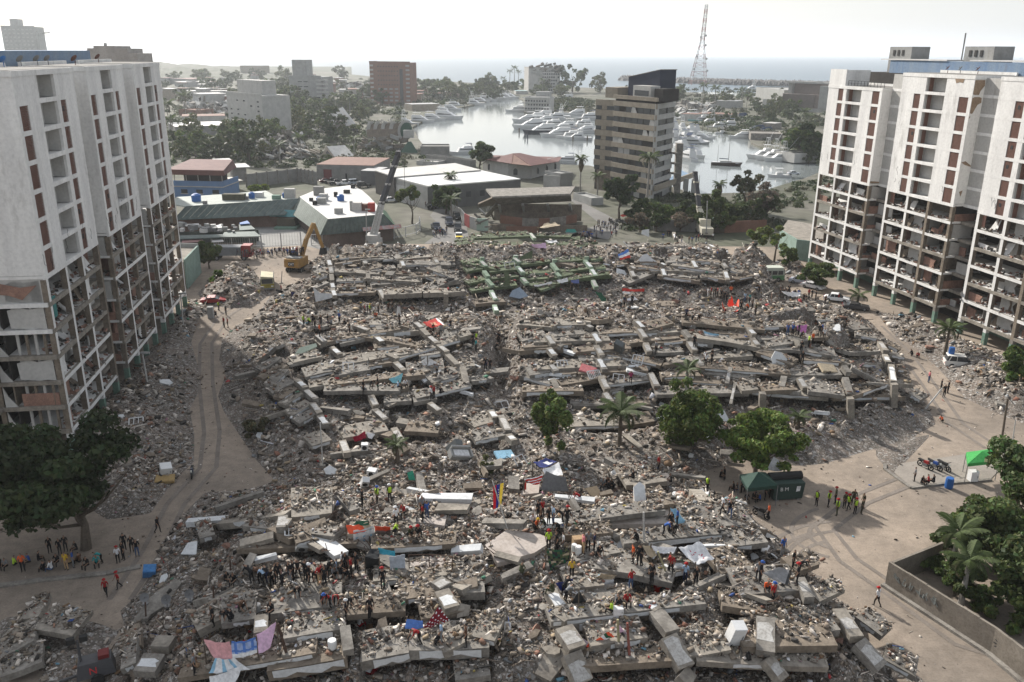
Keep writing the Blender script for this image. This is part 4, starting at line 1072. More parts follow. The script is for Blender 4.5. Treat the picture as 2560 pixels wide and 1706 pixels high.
def top_debris(n,seed,s0,s1,y0,y1):
    r_=np.random.default_rng(seed); T=[t for t in TOPS if y0<=t[0].y<y1]; w=np.array([(t[1]-t[0]).length*t[4] for t in T]); ch=r_.choice(len(T),n,p=w/w.sum()); P=np.array([[*t[0],*t[1],*t[2],*t[3],t[4]] for t in T])[ch]
    u=r_.random((n,1)); v=(P[:,12]*(.14+.86*r_.random(n)**.8))[:,None]; Q=P[:,0:3]*(1-u)+P[:,3:6]*u+P[:,6:9]*v
    pieces('slab_debris',Q[:,0],Q[:,1],Q[:,2],s0*(s1/s0)**(r_.random(n)**2.2),.4,r_,heap,.3)
debris('small_debris',64000,38,80,.06,.5,.5,11)
debris('small_debris',42000,78,130,.10,.75,.5,12)
debris('small_debris',18000,128,182,.18,1.0,.5,13)
top_debris(26000,21,.06,.42,0,75); top_debris(15000,22,.1,.6,75,130); top_debris(7000,23,.18,.8,130,200)
# a thin scatter over the lots and roads
r_=np.random.default_rng(31); X=r_.uniform(-60,60,16000); Y=r_.uniform(42,180,16000); d_=np.max([sdf(P,X,Y) for P,_,_ in PILES],axis=0); k=(d_<0)&(r_.random(16000)<np.exp(d_/3)*1.0+.18); pieces('scattered_chips',X[k],Y[k],np.zeros(k.sum()),.05*(6**(r_.random(k.sum())**2)),.6,r_,bpy.data.objects['ground'],.2)
# the larger loose chunks, one object each
r_=np.random.default_rng(5); chm=[]
for q in range(10):
    mb=MB(); s=1; n=random.choice((5,6,7)); pts=[(math.cos(2*math.pi*i/n+random.uniform(-.25,.25))*random.uniform(.7,1.1),math.sin(2*math.pi*i/n+random.uniform(-.25,.25))*random.uniform(.45,.8)) for i in range(n)]
    mb.prism(pts,-.12,.12 if q<6 else .3,0,[(x*random.uniform(.85,1),y*random.uniform(.85,1)) for x,y in pts]); chm.append(mb)
CHM=[mb.mesh('concrete_chunk',[WHITE,PLAST,CONC,BEIGE,PLAST,CONC,BEIGE,CONC,BRICKW,CONCD][q]) for q,mb in enumerate(chm)]
cnt=0
while cnt<298:
    x,y=r_.uniform(-60,72),r_.uniform(38,176); 
    if r_.random()>(50/y)**1.1+.12: continue
    h=float(bil(HH,x,y))
    if h<.3: continue
    o=obj('concrete_chunk',CHM[r_.integers(0,10)],heap,(x,y,h+.18),(r_.normal(0,.35),r_.normal(0,.35),r_.uniform(0,6.3))); s=r_.uniform(.35,.95); o.scale=(s,s,s*r_.uniform(.6,1)); cnt+=1
# ================================================================ BUILDINGS BEYOND THE RUBBLE
def zat(P,py):     # height at which the vertical through P meets image row py
    z=0.0
    for _ in range(8):
        a=pix((P[0],P[1],z))[1]; b=pix((P[0],P[1],z+1))[1]; z+=(py-a)/(b-a)
    return z
def V3(p,z): return Vector((p[0],p[1],z))
TINW=mat('white_tin',(.52,.51,.49),.55,.12,.3,fine=1.2,stain=.35); TING=mat('grey_tin',(.40,.40,.39),.6,.15,.3,fine=1.2,stain=.4)
REDR=mat('red_roof',(.105,.042,.04),.8,.3,.5,col2=(.15,.07,.06)); TERR=mat('terracotta_roof',(.22,.125,.095),.85,.25,.6); BLUEH=mat('blue_wall',(.13,.22,.38),.85,.15,.6,stain=.3)
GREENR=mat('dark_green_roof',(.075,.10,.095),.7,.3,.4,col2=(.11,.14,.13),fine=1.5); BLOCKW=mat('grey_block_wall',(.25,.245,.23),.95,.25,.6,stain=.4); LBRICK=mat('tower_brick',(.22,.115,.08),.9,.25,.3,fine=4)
TANW=mat('tan_cladding',(.31,.27,.21),.85,.25,.6,col2=(.24,.205,.16),stain=.5); NAVY=mat('navy_wall',(.025,.032,.055),.8,.2); OFFW=mat('old_white_wall',(.45,.44,.415),.9,.2,.4,stain=.6); PALEG=mat('pale_grey_wall',(.34,.34,.325),.9,.2,.4,stain=.4)
class Loc:
    """local frame: x along the front from p to q, y away, z up; child meshes are stored relative to the root"""
    def __init__(s,rt,p,q,flip=False):
        s.rt=rt; s.p=V3(p,0); e=V3(q,0)-s.p; s.L=e.length; s.x=e/s.L; s.y=Vector((-s.x.y,s.x.x,0)); 
        if s.y.y<0 and not flip: s.y=-s.y
    def T(s,v): return s.p+s.x*v[0]+s.y*v[1]+Vector((0,0,v[2]))-s.rt.location
    def put(s,nm,mb,m,**k): return mb.build(nm,m,s.rt,s.T,**k)
def windows(L,x0,x1,z0,z1,nx,nz,fw=.6,fh=.5,y=-.04,m=None,miss=.1,side=None,frame=True):
    """grid of single windows on the front (side: x position of a side face)"""
    dx=(x1-x0)/nx; dz=(z1-z0)/nz
    for i in range(nx):
        for j in range(nz):
            if random.random()<miss: continue
            a=x0+dx*(i+.5-fw/2); b=x0+dx*(i+.5+fw/2); u=z0+dz*(j+.5-fh/2); v=z0+dz*(j+.5+fh/2)
            if side is None: L.put('window',MB().box(a,b,y,.05,u,v),m or GLASS)
            else: L.put('window',MB().box(side+y,side+.02,a,b,u,v) if y<0 else MB().box(side-.02,side+y,a,b,u,v),m or GLASS)
def block(name,label,l,r,top,depth,wm,rm=None,cat='building',par=.5,win=None,side_win=None,h=None,overhang=0):
    p,q=at(*l),at(*r); hh=h if h else zat(p,top); rt=root(name,label,cat,p); L=Loc(rt,p,q)
    L.put('wall',MB().box(0,L.L,0,depth,-.5,hh),wm)
    if rm: L.put('roof',MB().box(-overhang,L.L+overhang,-overhang,depth+overhang,hh+.004,hh+.16),rm)
    elif par: L.put('parapet',MB().box(0,L.L,0,.25,hh+.003,hh+par).box(0,L.L,depth-.25,depth,hh+.003,hh+par).box(0,.25,.26,depth-.26,hh+.003,hh+par).box(L.L-.25,L.L,.26,depth-.26,hh+.003,hh+par),wm)
    if win: windows(L,0,L.L,win[0],hh+win[1],*win[2:])
    if side_win: s_=side_win[0]; windows(L,0,depth,side_win[1],hh+side_win[2],*side_win[3:],y=(-.05 if s_=='l' else .05),side=0 if s_=='l' else L.L)
    return rt,L,hh
def quadroof(rt,nm,pts,th,m): 
    mb=MB(); o=rt.location; P=[Vector(q)-o for q in pts]; n=len(P); mb.v=[tuple(q) for q in P]+[(q.x,q.y,q.z-th) for q in P]; mb.f=[tuple(range(n)),tuple(range(2*n-1,n-1,-1))]+[(i,n+i,n+(i+1)%n,(i+1)%n) for i in range(n)]; mb.m=[0]*len(mb.f); return mb.build(nm,m,rt)
def walls(rt,nm,pts,z0,z1,m,th=.2):     # upright wall strip through ground points
    o=rt.location
    for a,b in zip(pts[:-1],pts[1:]): MB().beam(V3(a,(z0+z1)/2)-o,V3(b,(z0+z1)/2)-o,th,z1-z0).build(nm,m,rt)
# ---- shopping centre with green mansard roof
E=3.1;TZ=6.6
rt=root('shopping_centre','low shopping centre with dark green sloping eaves and flat white roof','building',at(*c('W',430,1200)))
tp=[at(*c('W',*p),TZ) for p in [(555,885),(60,500),(300,400),(450,360),(700,330),(930,300),(1140,385),(1260,490),(1450,690),(1510,800)]]
quadroof(rt,'flat_roof',tp,.3,TINW)
e1,e2,e0=at(*c('W',430,1165),E),at(*c('W',1750,1050),E),at(*c('W',-110,770),E); e3=at(*c('W',1560,760),E)
def seams(nm,a,b,cc,d,m,n=14):   # sloping roof face a-b (eave) to d-cc (top), as seamed panels
    for i in range(n):
        t0,t1=i/n,(i+1)/n; q=[a.lerp(b,t0+.002),a.lerp(b,t1-.002),d.lerp(cc,t1-.002),d.lerp(cc,t0+.002)]
        MB().plate([v-rt.location for v in q],.10).build('roof_panel',m,rt)
seams('f',e1,e2,tp[9],tp[0],GREENR,16); seams('l',e0,e1,tp[0],tp[1],mat('sunlit_green_roof',(.17,.20,.175),.7,.25,.4,fine=1.5),22); seams('r',e2,e3,tp[8],tp[9],mat('green_tin',(.06,.14,.075),.7,.2),4)  # left slope: sunlight put into a paler copy of the roof green
walls(rt,'wall',[e0+Vector((1.5,.8,0)),e1+Vector((1.2,1.2,0)),e2+Vector((-1.2,1.2,0)),e3+Vector((-1,0,0))],-.2,E,mat('shop_wall',(.16,.12,.10),.9,.3))
MB().box(0,9,-.1,.1,0,.9).build('sign_band',mat('red_white_sign',(.42,.16,.14),.7,.3,1.5,col2=(.4,.4,.4)),rt,loc=at(*c('W',1165,1098),E+.3)-rt.location,rot=(R(-35),0,math.atan2((e2-e1).y,(e2-e1).x)))
# left wing
a0,a1,a2=at(*c('X',60,850),E),at(*c('X',1110,785),E),at(*c('X',1640,775),E); t0,t1=at(*c('X',245,650),6.2),at(*c('X',1870,545),6.2)
seams('w',a0,a2,t1,t0,GREENR,15)
quadroof(rt,'flat_roof',[t0,t1,at(*c('X',1500,500),6.2),at(*c('X',1370,430),6.2),at(*c('X',800,480),6.2),at(*c('X',120,520),6.2),at(*c('X',60,620),6.2)],.25,mat('pale_green_roof',(.40,.43,.39),.8,.2,.4,stain=.5))
walls(rt,'wall',[a0+Vector((0,1.5,0)),a1+Vector((0,1.5,0)),a2+Vector((0,1.5,0))],0,E+.2,mat('brick_shop_front',(.18,.11,.085),.9,.3,.8))
o=MB().box(-5.2,5.2,-.1,.1,0,1.8).build('awning_sign',mat('teal_sign',(.07,.22,.25),.6,.3,1.2,col2=(.12,.30,.32)),rt,loc=at(*c('X',1690,800),2.6)-rt.location,rot=(R(-30),0,-.1))
MB().box(-2.2,2.2,-2.4,2.4,0,2.4).build('kiosk',mat('kiosk_dark',(.10,.085,.06),.9,.3),rt,loc=at(*c('X',1690,930),0)-rt.location)
MB().box(-2.8,2.8,-2.6,2.6,0,.5).build('planter',GREENP,rt,loc=at(*c('X',1680,950),0)-rt.location)
for (x,y),z,s,m in [((c('W',400,470)),TZ,(2.4,2,2.2),BLOCKW),((c('W',480,560)),TZ,(2,1.6,1.6),OFFW),((c('W',450,620)),TZ,(2,1.4,1.4),PALEG),((c('W',690,500)),TZ,(.9,.7,1.2),BLACK),((c('W',330,640)),TZ,(1,.8,1),BLACK),((c('W',265,575)),TZ,(.9,.7,.8),BLACK),((c('W',880,440)),TZ,(1.6,.8,.9),BLACK),((c('W',985,350)),TZ,(1,.8,1),BLACK),((c('W',1060,740)),TZ,(2.2,1.6,1.9),mat('pale_tank_house',(.5,.48,.45),.8,.2)),((c('W',1160,735)),TZ,(2.2,1.4,1.5),DISHR),((c('W',1310,755)),TZ,(1.5,1.4,2),mat('red_unit',(.33,.04,.03),.6,.2)),((c('W',740,790)),TZ,(1.8,1,1.2),PALEG),((c('W',960,740)),TZ,(.6,.6,2.2),PALEG),((c('X',930,560)),6.2,(5.4,2,1.5),mat('camouflage_shed',(.09,.085,.055),.9,.4,1.5)),((c('X',1280,520)),6.2,(2,1.6,1.2),TINW),((c('X',1520,550)),6.2,(2,1.3,1.0),GREENP),((c('X',1710,530)),6.2,(2.6,1.6,2.3),OFFW),((c('X',1100,555)),6.2,(.9,.8,.8),DISHG),((c('X',520,620)),6.2,(.9,.8,.8),DISHG)]:
    b=at(x,y,z); MB().box(-s[0]/2,s[0]/2,-s[1]/2,s[1]/2,0.01,s[2]).build('rooftop_unit',m,rt,loc=b-rt.location)
TANK=mat('blue_tank',(.025,.11,.34),.5,.15)
for (x,y),z,rr,h in [((c('W',775,570)),TZ,.85,1.6),((c('X',400,580)),6.2,1.1,1.9),((c('X',1175,540)),6.2,.75,1.6),((c('X',1630,530)),6.2,.5,1.3),((c('W',395,590)),TZ,.6,1.3)]:
    MB().tube([(0,0,0.01),(0,0,h*.8),(0,0,h)],[rr,rr*1.08,rr*.5],12).build('water_tank',TANK,rt,loc=at(x,y,z)-rt.location)
# lower green roofed market in front of the wing
rt=root('market_stalls','low market roof with green panels and clutter before the shopping centre','building',at(*c('X',700,1100)))
for q,m,z in [([(740,1080),(1300,1070),(1215,1000),(790,1010)],GREENR,3),([(100,1110),(740,1085),(760,1040),(150,1060)],GREENR,3),([(1000,985),(1225,970),(1130,890),(990,905)],GREENR,3.2),([(620,1150),(780,1140),(740,1070),(600,1080)],TINW,2.4),([(190,1160),(500,1140),(470,1100),(200,1110)],mat('dusty_red_sheet',(.30,.17,.16),.8,.2),2.6),([(230,900),(430,890),(430,910),(250,925)],TINW,3.5),([(1010,900),(1150,890),(1110,850),(1000,880)],TANK,3.6)]:
    quadroof(rt,'roof_sheet',[at(*c('X',*p),z) for p in q],.15,m)
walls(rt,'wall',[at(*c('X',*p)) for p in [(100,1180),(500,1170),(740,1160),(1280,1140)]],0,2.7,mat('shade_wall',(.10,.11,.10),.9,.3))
for i in range(26):
    x,y=random.uniform(160,980),random.uniform(930,1020); s=random.uniform(.4,1.1); MB().box(-s,s,-s*.6,s*.6,0,s*1.1).build('rooftop_unit',random.choice((TINW,DISHG,BLACK,PALEG,DISHG)),rt,loc=at(*c('X',x,y),3.0)-rt.location,rot=(0,0,random.random()*3))
# ---- white railing fence round the lot
pts=[at(*c('X',*p)) for p in [(620,1245),(900,1240),(1150,1235),(1310,1225)]]; pts2=[at(*c('W',*p)) for p in [(270,1340),(460,1330),(660,1325),(880,1315),(1080,1305),(1300,1280),(1500,1262),(1700,1235),(1900,1195),(2080,1150),(2150,1090),(2140,1010)]]
FENW=mat('white_fence_paint',(.55,.55,.54),.7,.15)
def railing(label,pp,h,step=.45,name='railing_fence',m=FENW):
    rt=root(name,label,'fence',pp[0])
    for a,b in zip(pp[:-1],pp[1:]):
        a,b=a-rt.location,b-rt.location; L=(b-a).length; n=max(2,int(L/step)); up=Vector((0,0,h))
        MB().beam(a+up,b+up,.12,.12).build('rail',m,rt); MB().beam(a+up*.18,b+up*.18,.1,.1).build('rail',m,rt); MB().beam(a,a+up,.2,.2).build('post',m,rt)
        mb=MB()
        for i in range(1,n): q=a.lerp(b,i/n); mb.beam(q+up*.18,q+up,.04,.04)
        mb.build('bar',m,rt)['kind']='stuff'
    MB().beam(b,b+up,.2,.2).build('post',m,rt); return rt
railing('white metal railing in front of the dark green market roof',pts,2.4); railing('white metal railing curving round the green roofed shopping centre',pts2,2.4)
gp=[at(*c('X',1315,1250)),at(*c('X',1590,1240)),at(*c('X',1865,1215))]
railing('tall thin mesh gate between the two white railings',gp,3.4,.55,'mesh_gate',mat('thin_grey_steel',(.35,.35,.35),.6,.1))
# ---- blue house with red roof
p,q=at(*c('X',100,530)),at(*c('X',785,545)); rt=root('blue_house','two storey blue house with open top floor and dark red roof','house',p); L=Loc(rt,p,q); z1=zat(p,c('X',0,375)[1]); z2=zat(p,c('X',0,290)[1]); z3=zat(p,c('X',0,200)[1])
L.put('wall',MB().box(0,L.L,0,12,-1,z1),BLUEH); L.put('ledge',MB().box(-.2,L.L+.2,-.25,12,z1+.003,z1+.25),OFFW); L.put('parapet',MB().box(0,L.L,0,.25,z1+.253,z2).box(L.L-.25,L.L,.26,12,z1+.253,z2),BLUEH)
L.put('roof',MB().hexa([(-1,-1.2,z3),(L.L+1.2,-1.2,z3),(L.L-1.5,15,z3+.3),(-1,15,z3+.3),(-1,-1.2,z3+1.5),(L.L+1.2,-1.2,z3+1.5),(L.L-2.5,15,z3+2.6),(-1,15,z3+2.6)]),REDR)
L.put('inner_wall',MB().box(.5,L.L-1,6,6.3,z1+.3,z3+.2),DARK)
for i in range(5): L.put('post',MB().box(.2+i*(L.L-.5)/4,.4+i*(L.L-.5)/4,.3,.5,z2,z3+.1),OFFW)
for f in (.14,.45,.78): w=L.put('window',MB().box(L.L*f,L.L*f+L.L*.13,-.06,.05,z1*.42,z1*.78),GLASS); L.put('window_sill',MB().box(L.L*f-.2,L.L*f+L.L*.13+.2,-.2,.0,z1*.42-.2,z1*.42-.003),OFFW)
# ---- tin sheds, walls and blocks behind
block('tin_shed','small grey concrete shed with flat tin roof behind the blue house',c('X',920,300),c('X',1110,290),c('X',0,110)[1],8,BLOCKW,TING,overhang=1.2)
block('tin_shed','pale tin roofed shed with blue grey wall behind the red roof',c('X',690,150),c('X',890,140),c('X',0,20)[1],6,PALEG,TING,overhang=.5)
block('canopy_shed','low carport with cream flat roof beside the blue house',c('X',790,440),c('X',1000,420),c('X',0,310)[1],7,DARK,mat('cream_tin',(.52,.48,.40),.7,.15),overhang=1.0)
rt=root('compound_wall','grey concrete block wall with pillars enclosing the empty yard','wall',at(*c('Q',690,1120)))
cw=[at(*c('Q',*p)) for p in [(690,1130),(1060,1085),(1200,1110)]]
for a,b in zip(cw[:-1],cw[1:]):
    n=5
    for i in range(n):
        q0,q1=a.lerp(b,i/n),a.lerp(b,(i+1)/n); MB().beam(q0-rt.location+Vector((0,0,2)),q1-rt.location+Vector((0,0,2)),.2,4.4).build('wall_panel',BLOCKW,rt); MB().box(-.25,.25,-.25,.25,-.3,4.5).build('pillar',CONC,rt,loc=q0-rt.location)
rt,L,hh=block('workshop','grey block workshop with orange roof and red door',c('Q',1200,1080),c('Q',1615,1090),c('Q',0,965)[1],22,BLOCKW,TERR)
L.put('door',MB().box(L.L*.12,L.L*.26,-.06,.02,0,3.8),mat('dark_red_door',(.15,.03,.03),.7,.2)); L.put('door',MB().box(L.L*.5,L.L*.53,-.06,.02,0,2.6),BLACK)
block('shed','grey wall shed with sloping dark roof left of the warehouse',c('Q',1520,1110),c('Q',1640,1115),c('Q',0,1010)[1],10,mat('dark_gate',(.13,.13,.13),.7,.2),TING)
# ---- warehouse with white roof
z=7.0
A=[at(*c('P',*p),z) for p in [(110,1005),(690,952),(880,1002),(250,1052)]]; B=[at(*c('P',*p),z-.4) for p in [(248,1056),(880,1004),(1165,1066),(490,1118)]]
rt=root('warehouse','large warehouse with bright white tin roof and white side wall','building',at(*c('P',490,1195)))
quadroof(rt,'roof',A,.25,mat('off_white_tin',(.50,.49,.46),.6,.15,.3,fine=1.0,stain=.3)); quadroof(rt,'roof',B,.25,mat('bright_white_tin',(.62,.62,.60),.5,.08,.3))
walls(rt,'wall',[B[0],B[3]],-.3,z-.75,OFFW); walls(rt,'wall',[B[3],B[2]],-.3,z-.75,mat('dark_grey_wall',(.13,.13,.125),.9,.25,.4)); walls(rt,'wall',[A[0],A[3]],-.3,z-.35,DARK)
for i in range(6):
    t=.1+i*.15; b=B[3].lerp(B[2],t); b2=B[3].lerp(B[2],t+.05); MB().beam(V3(b,3.4)-rt.location+Vector((0,-.15,0)),V3(b2,3.4)-rt.location+Vector((0,-.15,0)),.1,1.6).build('window',GLASS,rt)
d0,d1=B[0].lerp(B[3],.05),B[0].lerp(B[3],.4); MB().beam(V3(d0,2.4)-rt.location+Vector((-.2,-.1,0)),V3(d1,2.4)-rt.location+Vector((-.2,-.1,0)),.1,4.8).build('door',TINW,rt)
# ---- white villa with dark red hipped roof
rt=root('white_villa','white villa with arched windows and sagging dark red hipped roof','house',at(*c('P',1090,1070)))
z=5.2; rp_=[at(*c('P',*p),z) for p in [(915,930),(1100,960),(1240,975),(1440,945)]]; top=[at(*c('P',*p),z+2.6) for p in [(1110,885),(1160,882)]]; bk_=[rp_[3]+Vector((2,14,0)),rp_[0]+Vector((1,14,0))]
for a,b,m in ((rp_[0],rp_[1],REDR),(rp_[1],rp_[2],TERR),(rp_[2],rp_[3],REDR)): MB().plate([v-rt.location for v in (a,b,top[1],top[0])],.15).build('roof_panel',m,rt)
MB().plate([v-rt.location for v in (rp_[3],bk_[0],bk_[1],rp_[0],top[0],top[1])][:4],.1).build('roof_panel',REDR,rt)
wl=[at(*c('P',*p)) for p in [(895,1015),(990,1040),(1080,1062),(1240,1065),(1450,1010)]]; walls(rt,'wall',wl,-.3,5.4,OFFW,.3)
for a,b,f in ((0,1,.5),(2,3,.3),(3,4,.2),(3,4,.5),(3,4,.8)):
    q=wl[a].lerp(wl[b],f)-rt.location+Vector((0,-.25,0)); MB().box(-.7,.7,-.05,.1,1.2,2.8).prism([(x*.7,y) for x,y in ((-1,-.05),(1,-.05),(1,.1),(-1,.1))],2.8,3.4,0,[(x*.3,y) for x,y in ((-1,-.05),(1,-.05),(1,.1),(-1,.1))]).build('window',GLASS,rt,loc=q)
for nm,lab,l,r,t,dp,m in [('ruined_house','roofless white house shell right of the villa',c('P',1330,1130),c('P',1450,1140),c('P',0,1050)[1],9,OFFW),('ruined_house','small white walled shed with boarded window beside the fan palm',c('P',1455,1140),c('P',1540,1130),c('P',0,1040)[1],8,PALEG),('low_wall','long grey seaside wall beside the round leafy tree',c('P',480,940),c('P',800,985),c('P',0,900)[1],3,BLOCKW),('boat_shed','grey flat boat shed at the water corner',c('P',440,905),c('P',650,905),c('P',0,840)[1],10,BLOCKW),('small_shed','pale flat roofed shed before the boat shed',c('P',410,965),c('P',560,975),c('P',0,945)[1],7,OFFW),('roadside_wall','low white house wall along the street by the palms',c('V',2090,340),c('V',2340,420),c('V',0,260)[1],4,PALEG)]:
    block(nm,lab,l,r,t,dp,m)
# ---- collapsed building with brick balconies
rt=root('collapsed_building','collapsed concrete building with curved brick balcony and tilted roof slab','collapsed building',at(*c('V',1500,830))); o=rt.location
f0,f1=at(*c('V',1090,385),6.2),at(*c('V',2065,335),6.8); g0,g1=at(*c('V',960,290),8.6),at(*c('V',2050,250),9.2)
quadroof(rt,'roof_slab',[g0,g1,g1+Vector((2,12,0)),g0+Vector((-2,12,0))],.5,CONC); MB().plate([v-o for v in (f0,f1,g1,g0)],.4).build('fascia',CONC,rt); w0=at(*c('V',760,420),3.2)
MB().plate([v-o for v in (w0,f0,g0,at(*c('V',760,380),5))],.4).build('fascia',CONCD,rt)
MB().plate([v-o for v in (at(*c('V',900,560),1.5),at(*c('V',1050,390),6),at(*c('V',1000,380),6.3),at(*c('V',850,560),1.5))],.4).build('fallen_slab',CONC,rt)
N=14; arc=[]
for i in range(N+1):
    t=i/N; x=1075+1060*t; y=545+55*math.sin(math.pi*t)-10*t; arc.append(at(*c('V',x,y+60),2.3))
for i in range(N): MB().beam(arc[i]-o,arc[i+1]-o,.35,2.0).build('balcony_parapet',LBRICK if i in (0,1,2,3,7,8,12,13) else CONC,rt)
MB().prism([(q.x-o.x,q.y-o.y) for q in arc]+[(arc[-1].x-o.x+1,arc[-1].y-o.y+9),(arc[0].x-o.x-1,arc[0].y-o.y+9)],1.0,1.35).build('balcony_slab',CONCD,rt)
for x in (1060,1390,1740,2050): a=at(*c('V',x+20,540),2.6); b=at(*c('V',x-10,400),6.0); MB().beam(a-o,b-o,.6,.6).build('column',PALEG,rt)
MB().box(-11,11,0,.3,1.3,5.5).build('inner_wall',CONCD,rt,loc=V3(arc[7]+Vector((0,7.5,0)),0)-V3(o,0))
MB().box(-4,4,-.2,.2,0,1.6).build('low_wall',LBRICK,rt,loc=at(*c('V',1380,800))-o); MB().box(-12,12,0,.4,-.3,1.4).build('base_wall',CONCD,rt,loc=V3(arc[7]+Vector((0,1.5,0)),0)-V3(o,0))
for q in range(14):
    x,y=random.uniform(720,1010),random.uniform(480,720); a=at(*c('V',x,y),random.uniform(.3,2)); MB().beam(a-o,a-o+Vector((random.uniform(-3,3),random.uniform(-2,2),random.uniform(0,2.4))),.5,.35).build('fallen_beam',random.choice((CONC,OFFW,CONCD)),rt)
rt=root('street_wall','long street wall with red gate and painted panel beside parked vehicles','wall',at(*c('V',600,720))); o=rt.location
sw=[at(*c('V',*p)) for p in [(360,540),(520,620),(570,690),(645,735),(740,765),(900,770)]]
for i,m in enumerate((OFFW,OFFW,mat('red_gate',(.22,.03,.03),.7,.2),OFFW,mat('mint_wall',(.40,.50,.42),.85,.15))): MB().beam(sw[i]-o+Vector((0,0,1.4)),sw[i+1]-o+Vector((0,0,1.4)),.25,3.2).build('wall_panel',m,rt)
# ---- tan tower with broken windows beside the marina
A_,C_,B_,D_=at(1524,482),at(1627,506),at(1674,487),at(1472,474)
rt=root('damaged_tower','tan nine storey tower with broken window bands and navy roof house','building',C_); o=rt.location; fh=3.15; nf=9; zt=zat(C_,c('U',0,420)[1]); fh=zt/ (nf+.3)
def bands(p,q,n,z0,nwin,skip=0,m=TANW,wm=GLASS,zc=1.35,deep=6,face=1):
    L=Loc(rt,p,q)
    for k in range(n):
        z=z0+k*fh; br=random.random()<.2
        L.put('spandrel',MB().box(-.05,L.L+.05,-.1,.4,z+fh-zc*.95,z+fh+.12),m)
        for i in range(nwin):
            w=L.L/nwin; r_=random.random(); x0=i*w+.12; x1=(i+1)*w-.12
            if r_<.12: L.put('plaster_panel',MB().plate([(x0,.1,z+.15),(x1,.1,z+.15),(x1-.3*w,.1,z+fh-zc),(x0+.1*w,.1,z+fh-zc)],.12),OFFW)
            elif r_<.25: pass
            else: L.put('window',MB().box(x0,x1,.22,.3,z+.12,z+fh-zc*.95-.003),wm if random.random()<.8 else PALEG)
        if br: L.put('exposed_brick',MB().box(L.L*.6,L.L*.95,-.14,-.1,z+fh-.5,z+fh),BRICKW)
    return L
L=bands(A_,C_,nf,.3,7); Dq=A_+(B_-C_); cen=(A_+B_+C_+Dq)/4
MB().prism([((q.x-cen.x)*.93+cen.x-o.x,(q.y-cen.y)*.93+cen.y-o.y) for q in (A_,C_,B_,Dq)],0,zt).build('core_wall',DARK,rt); L.put('top_band',MB().box(-.1,L.L+.1,-.12,.6,zt+.15,zt+1.2),TANW)
MB().prism([((q.x-cen.x)*.98+cen.x-o.x,(q.y-cen.y)*.98+cen.y-o.y) for q in (A_,C_,B_,Dq)],zt+.12,zt+.3).build('roof',ROOFG,rt)
L2=Loc(rt,C_,B_,flip=True); L2.y=-Vector((-L2.x.y,L2.x.x,0)) if Vector((-L2.x.y,L2.x.x,0)).x>0 else Vector((-L2.x.y,L2.x.x,0))
for k in range(nf):
    z=.3+k*fh; L2.put('spandrel',MB().box(0,L2.L,-.05,.4,z+fh-1.3,z+fh+.1),OFFW); L2.put('pier',MB().box(0,2,-.08,.4,z,z+fh-1.3),OFFW); L2.put('window',MB().box(2.4,L2.L*.55,.2,.3,z+.1,z+fh-1.32),GLASS); L2.put('window',MB().box(L2.L*.62,L2.L-.2,.2,.3,z+.1,z+fh-1.32),GLASS if k%3 else PALEG)
Lw=Loc(rt,D_,A_); Lw.p=Lw.p+Lw.y*2
for k in range(2,nf):
    z=.3+k*fh; Lw.put('spandrel',MB().box(-.1,Lw.L*.97,-.1,.5,z+fh-1.7,z+fh+.1),TANW); Lw.put('window',MB().box(0,Lw.L*.25,.1,.2,z,z+fh-1.7),GLASS); Lw.put('plaster_panel',MB().box(Lw.L*.27,Lw.L*.5,.1,.2,z+.2,z+fh-1.75),TANW); Lw.put('window',MB().box(Lw.L*.52,Lw.L*.95,.1,.2,z,z+fh-1.7),GLASS)
Lw.put('core_wall',MB().box(0,Lw.L,.6,12,0,zt-1),DARK); Lw.put('base_wall',MB().box(1,Lw.L*.95,.3,.6,0,2.3*fh),CONCD)
Lw.put('penthouse',MB().box(Lw.L*.4,Lw.L*.95,.2,8,zt+.1,zt+3.2),TANW)
x0,x1=.02*L.L,L.L*.74
L.put('roof_house',MB().hexa([(x0,5,zt),(x1,5,zt),(x1,11,zt),(x0,11,zt),(x0,5,zt+6.2),(x1,5,zt+8.6),(x1,11,zt+8.6),(x0,11,zt+6.2)]),NAVY); L.put('roof_sheet',MB().hexa([(x0-.2,4.8,zt+6.23),(x1+.2,4.8,zt+8.63),(x1+.2,11.2,zt+8.63),(x0-.2,11.2,zt+6.23),(x0-.2,4.8,zt+6.4),(x1+.2,4.8,zt+8.8),(x1+.2,11.2,zt+8.8),(x0-.2,11.2,zt+6.4)]),CONC)
L.put('penthouse',MB().box(L.L*.38,L.L*.78,1.2,4.7,zt+.26,zt+4.2),OFFW); L.put('window',MB().box(L.L*.42,L.L*.74,1.1,1.19,zt+1.4,zt+2.9),GLASS); L.put('penthouse',MB().box(L.L*.82,L.L*1.0,2.0,8,zt+.26,zt+3.6),DARK)
pa,pb=at(*c('U',820,1400),0),at(*c('U',1275,1210),4.2)
MB().beam(V3(C_,4)+Vector((1,0,0))-o,pb-o,.6,1.6).build('terrace_beam',TANW,rt); quadroof(rt,'terrace',[V3(C_,4.2)+Vector((2,3,0)),pb+Vector((-.5,1,.0)),pb+Vector((-2,14,0)),V3(B_,4.2)+Vector((1,6,0))],.4,mat('terrace_blue',(.20,.30,.42),.7,.3))
for x,y in ((1010,1400),(1190,1390),(1280,1390)): b=at(*c('U',x,y)); MB().box(-.7,.7,-.7,.7,-1,4.0).build('terrace_column',PALEG,rt,loc=b-o)
bx=at(*c('U',1030,1290)); MB().box(-1,1,-1,1,0,15.5).build('corner_column',CONC,rt,loc=V3(B_,0)+Vector((2.2,1,0))-o)
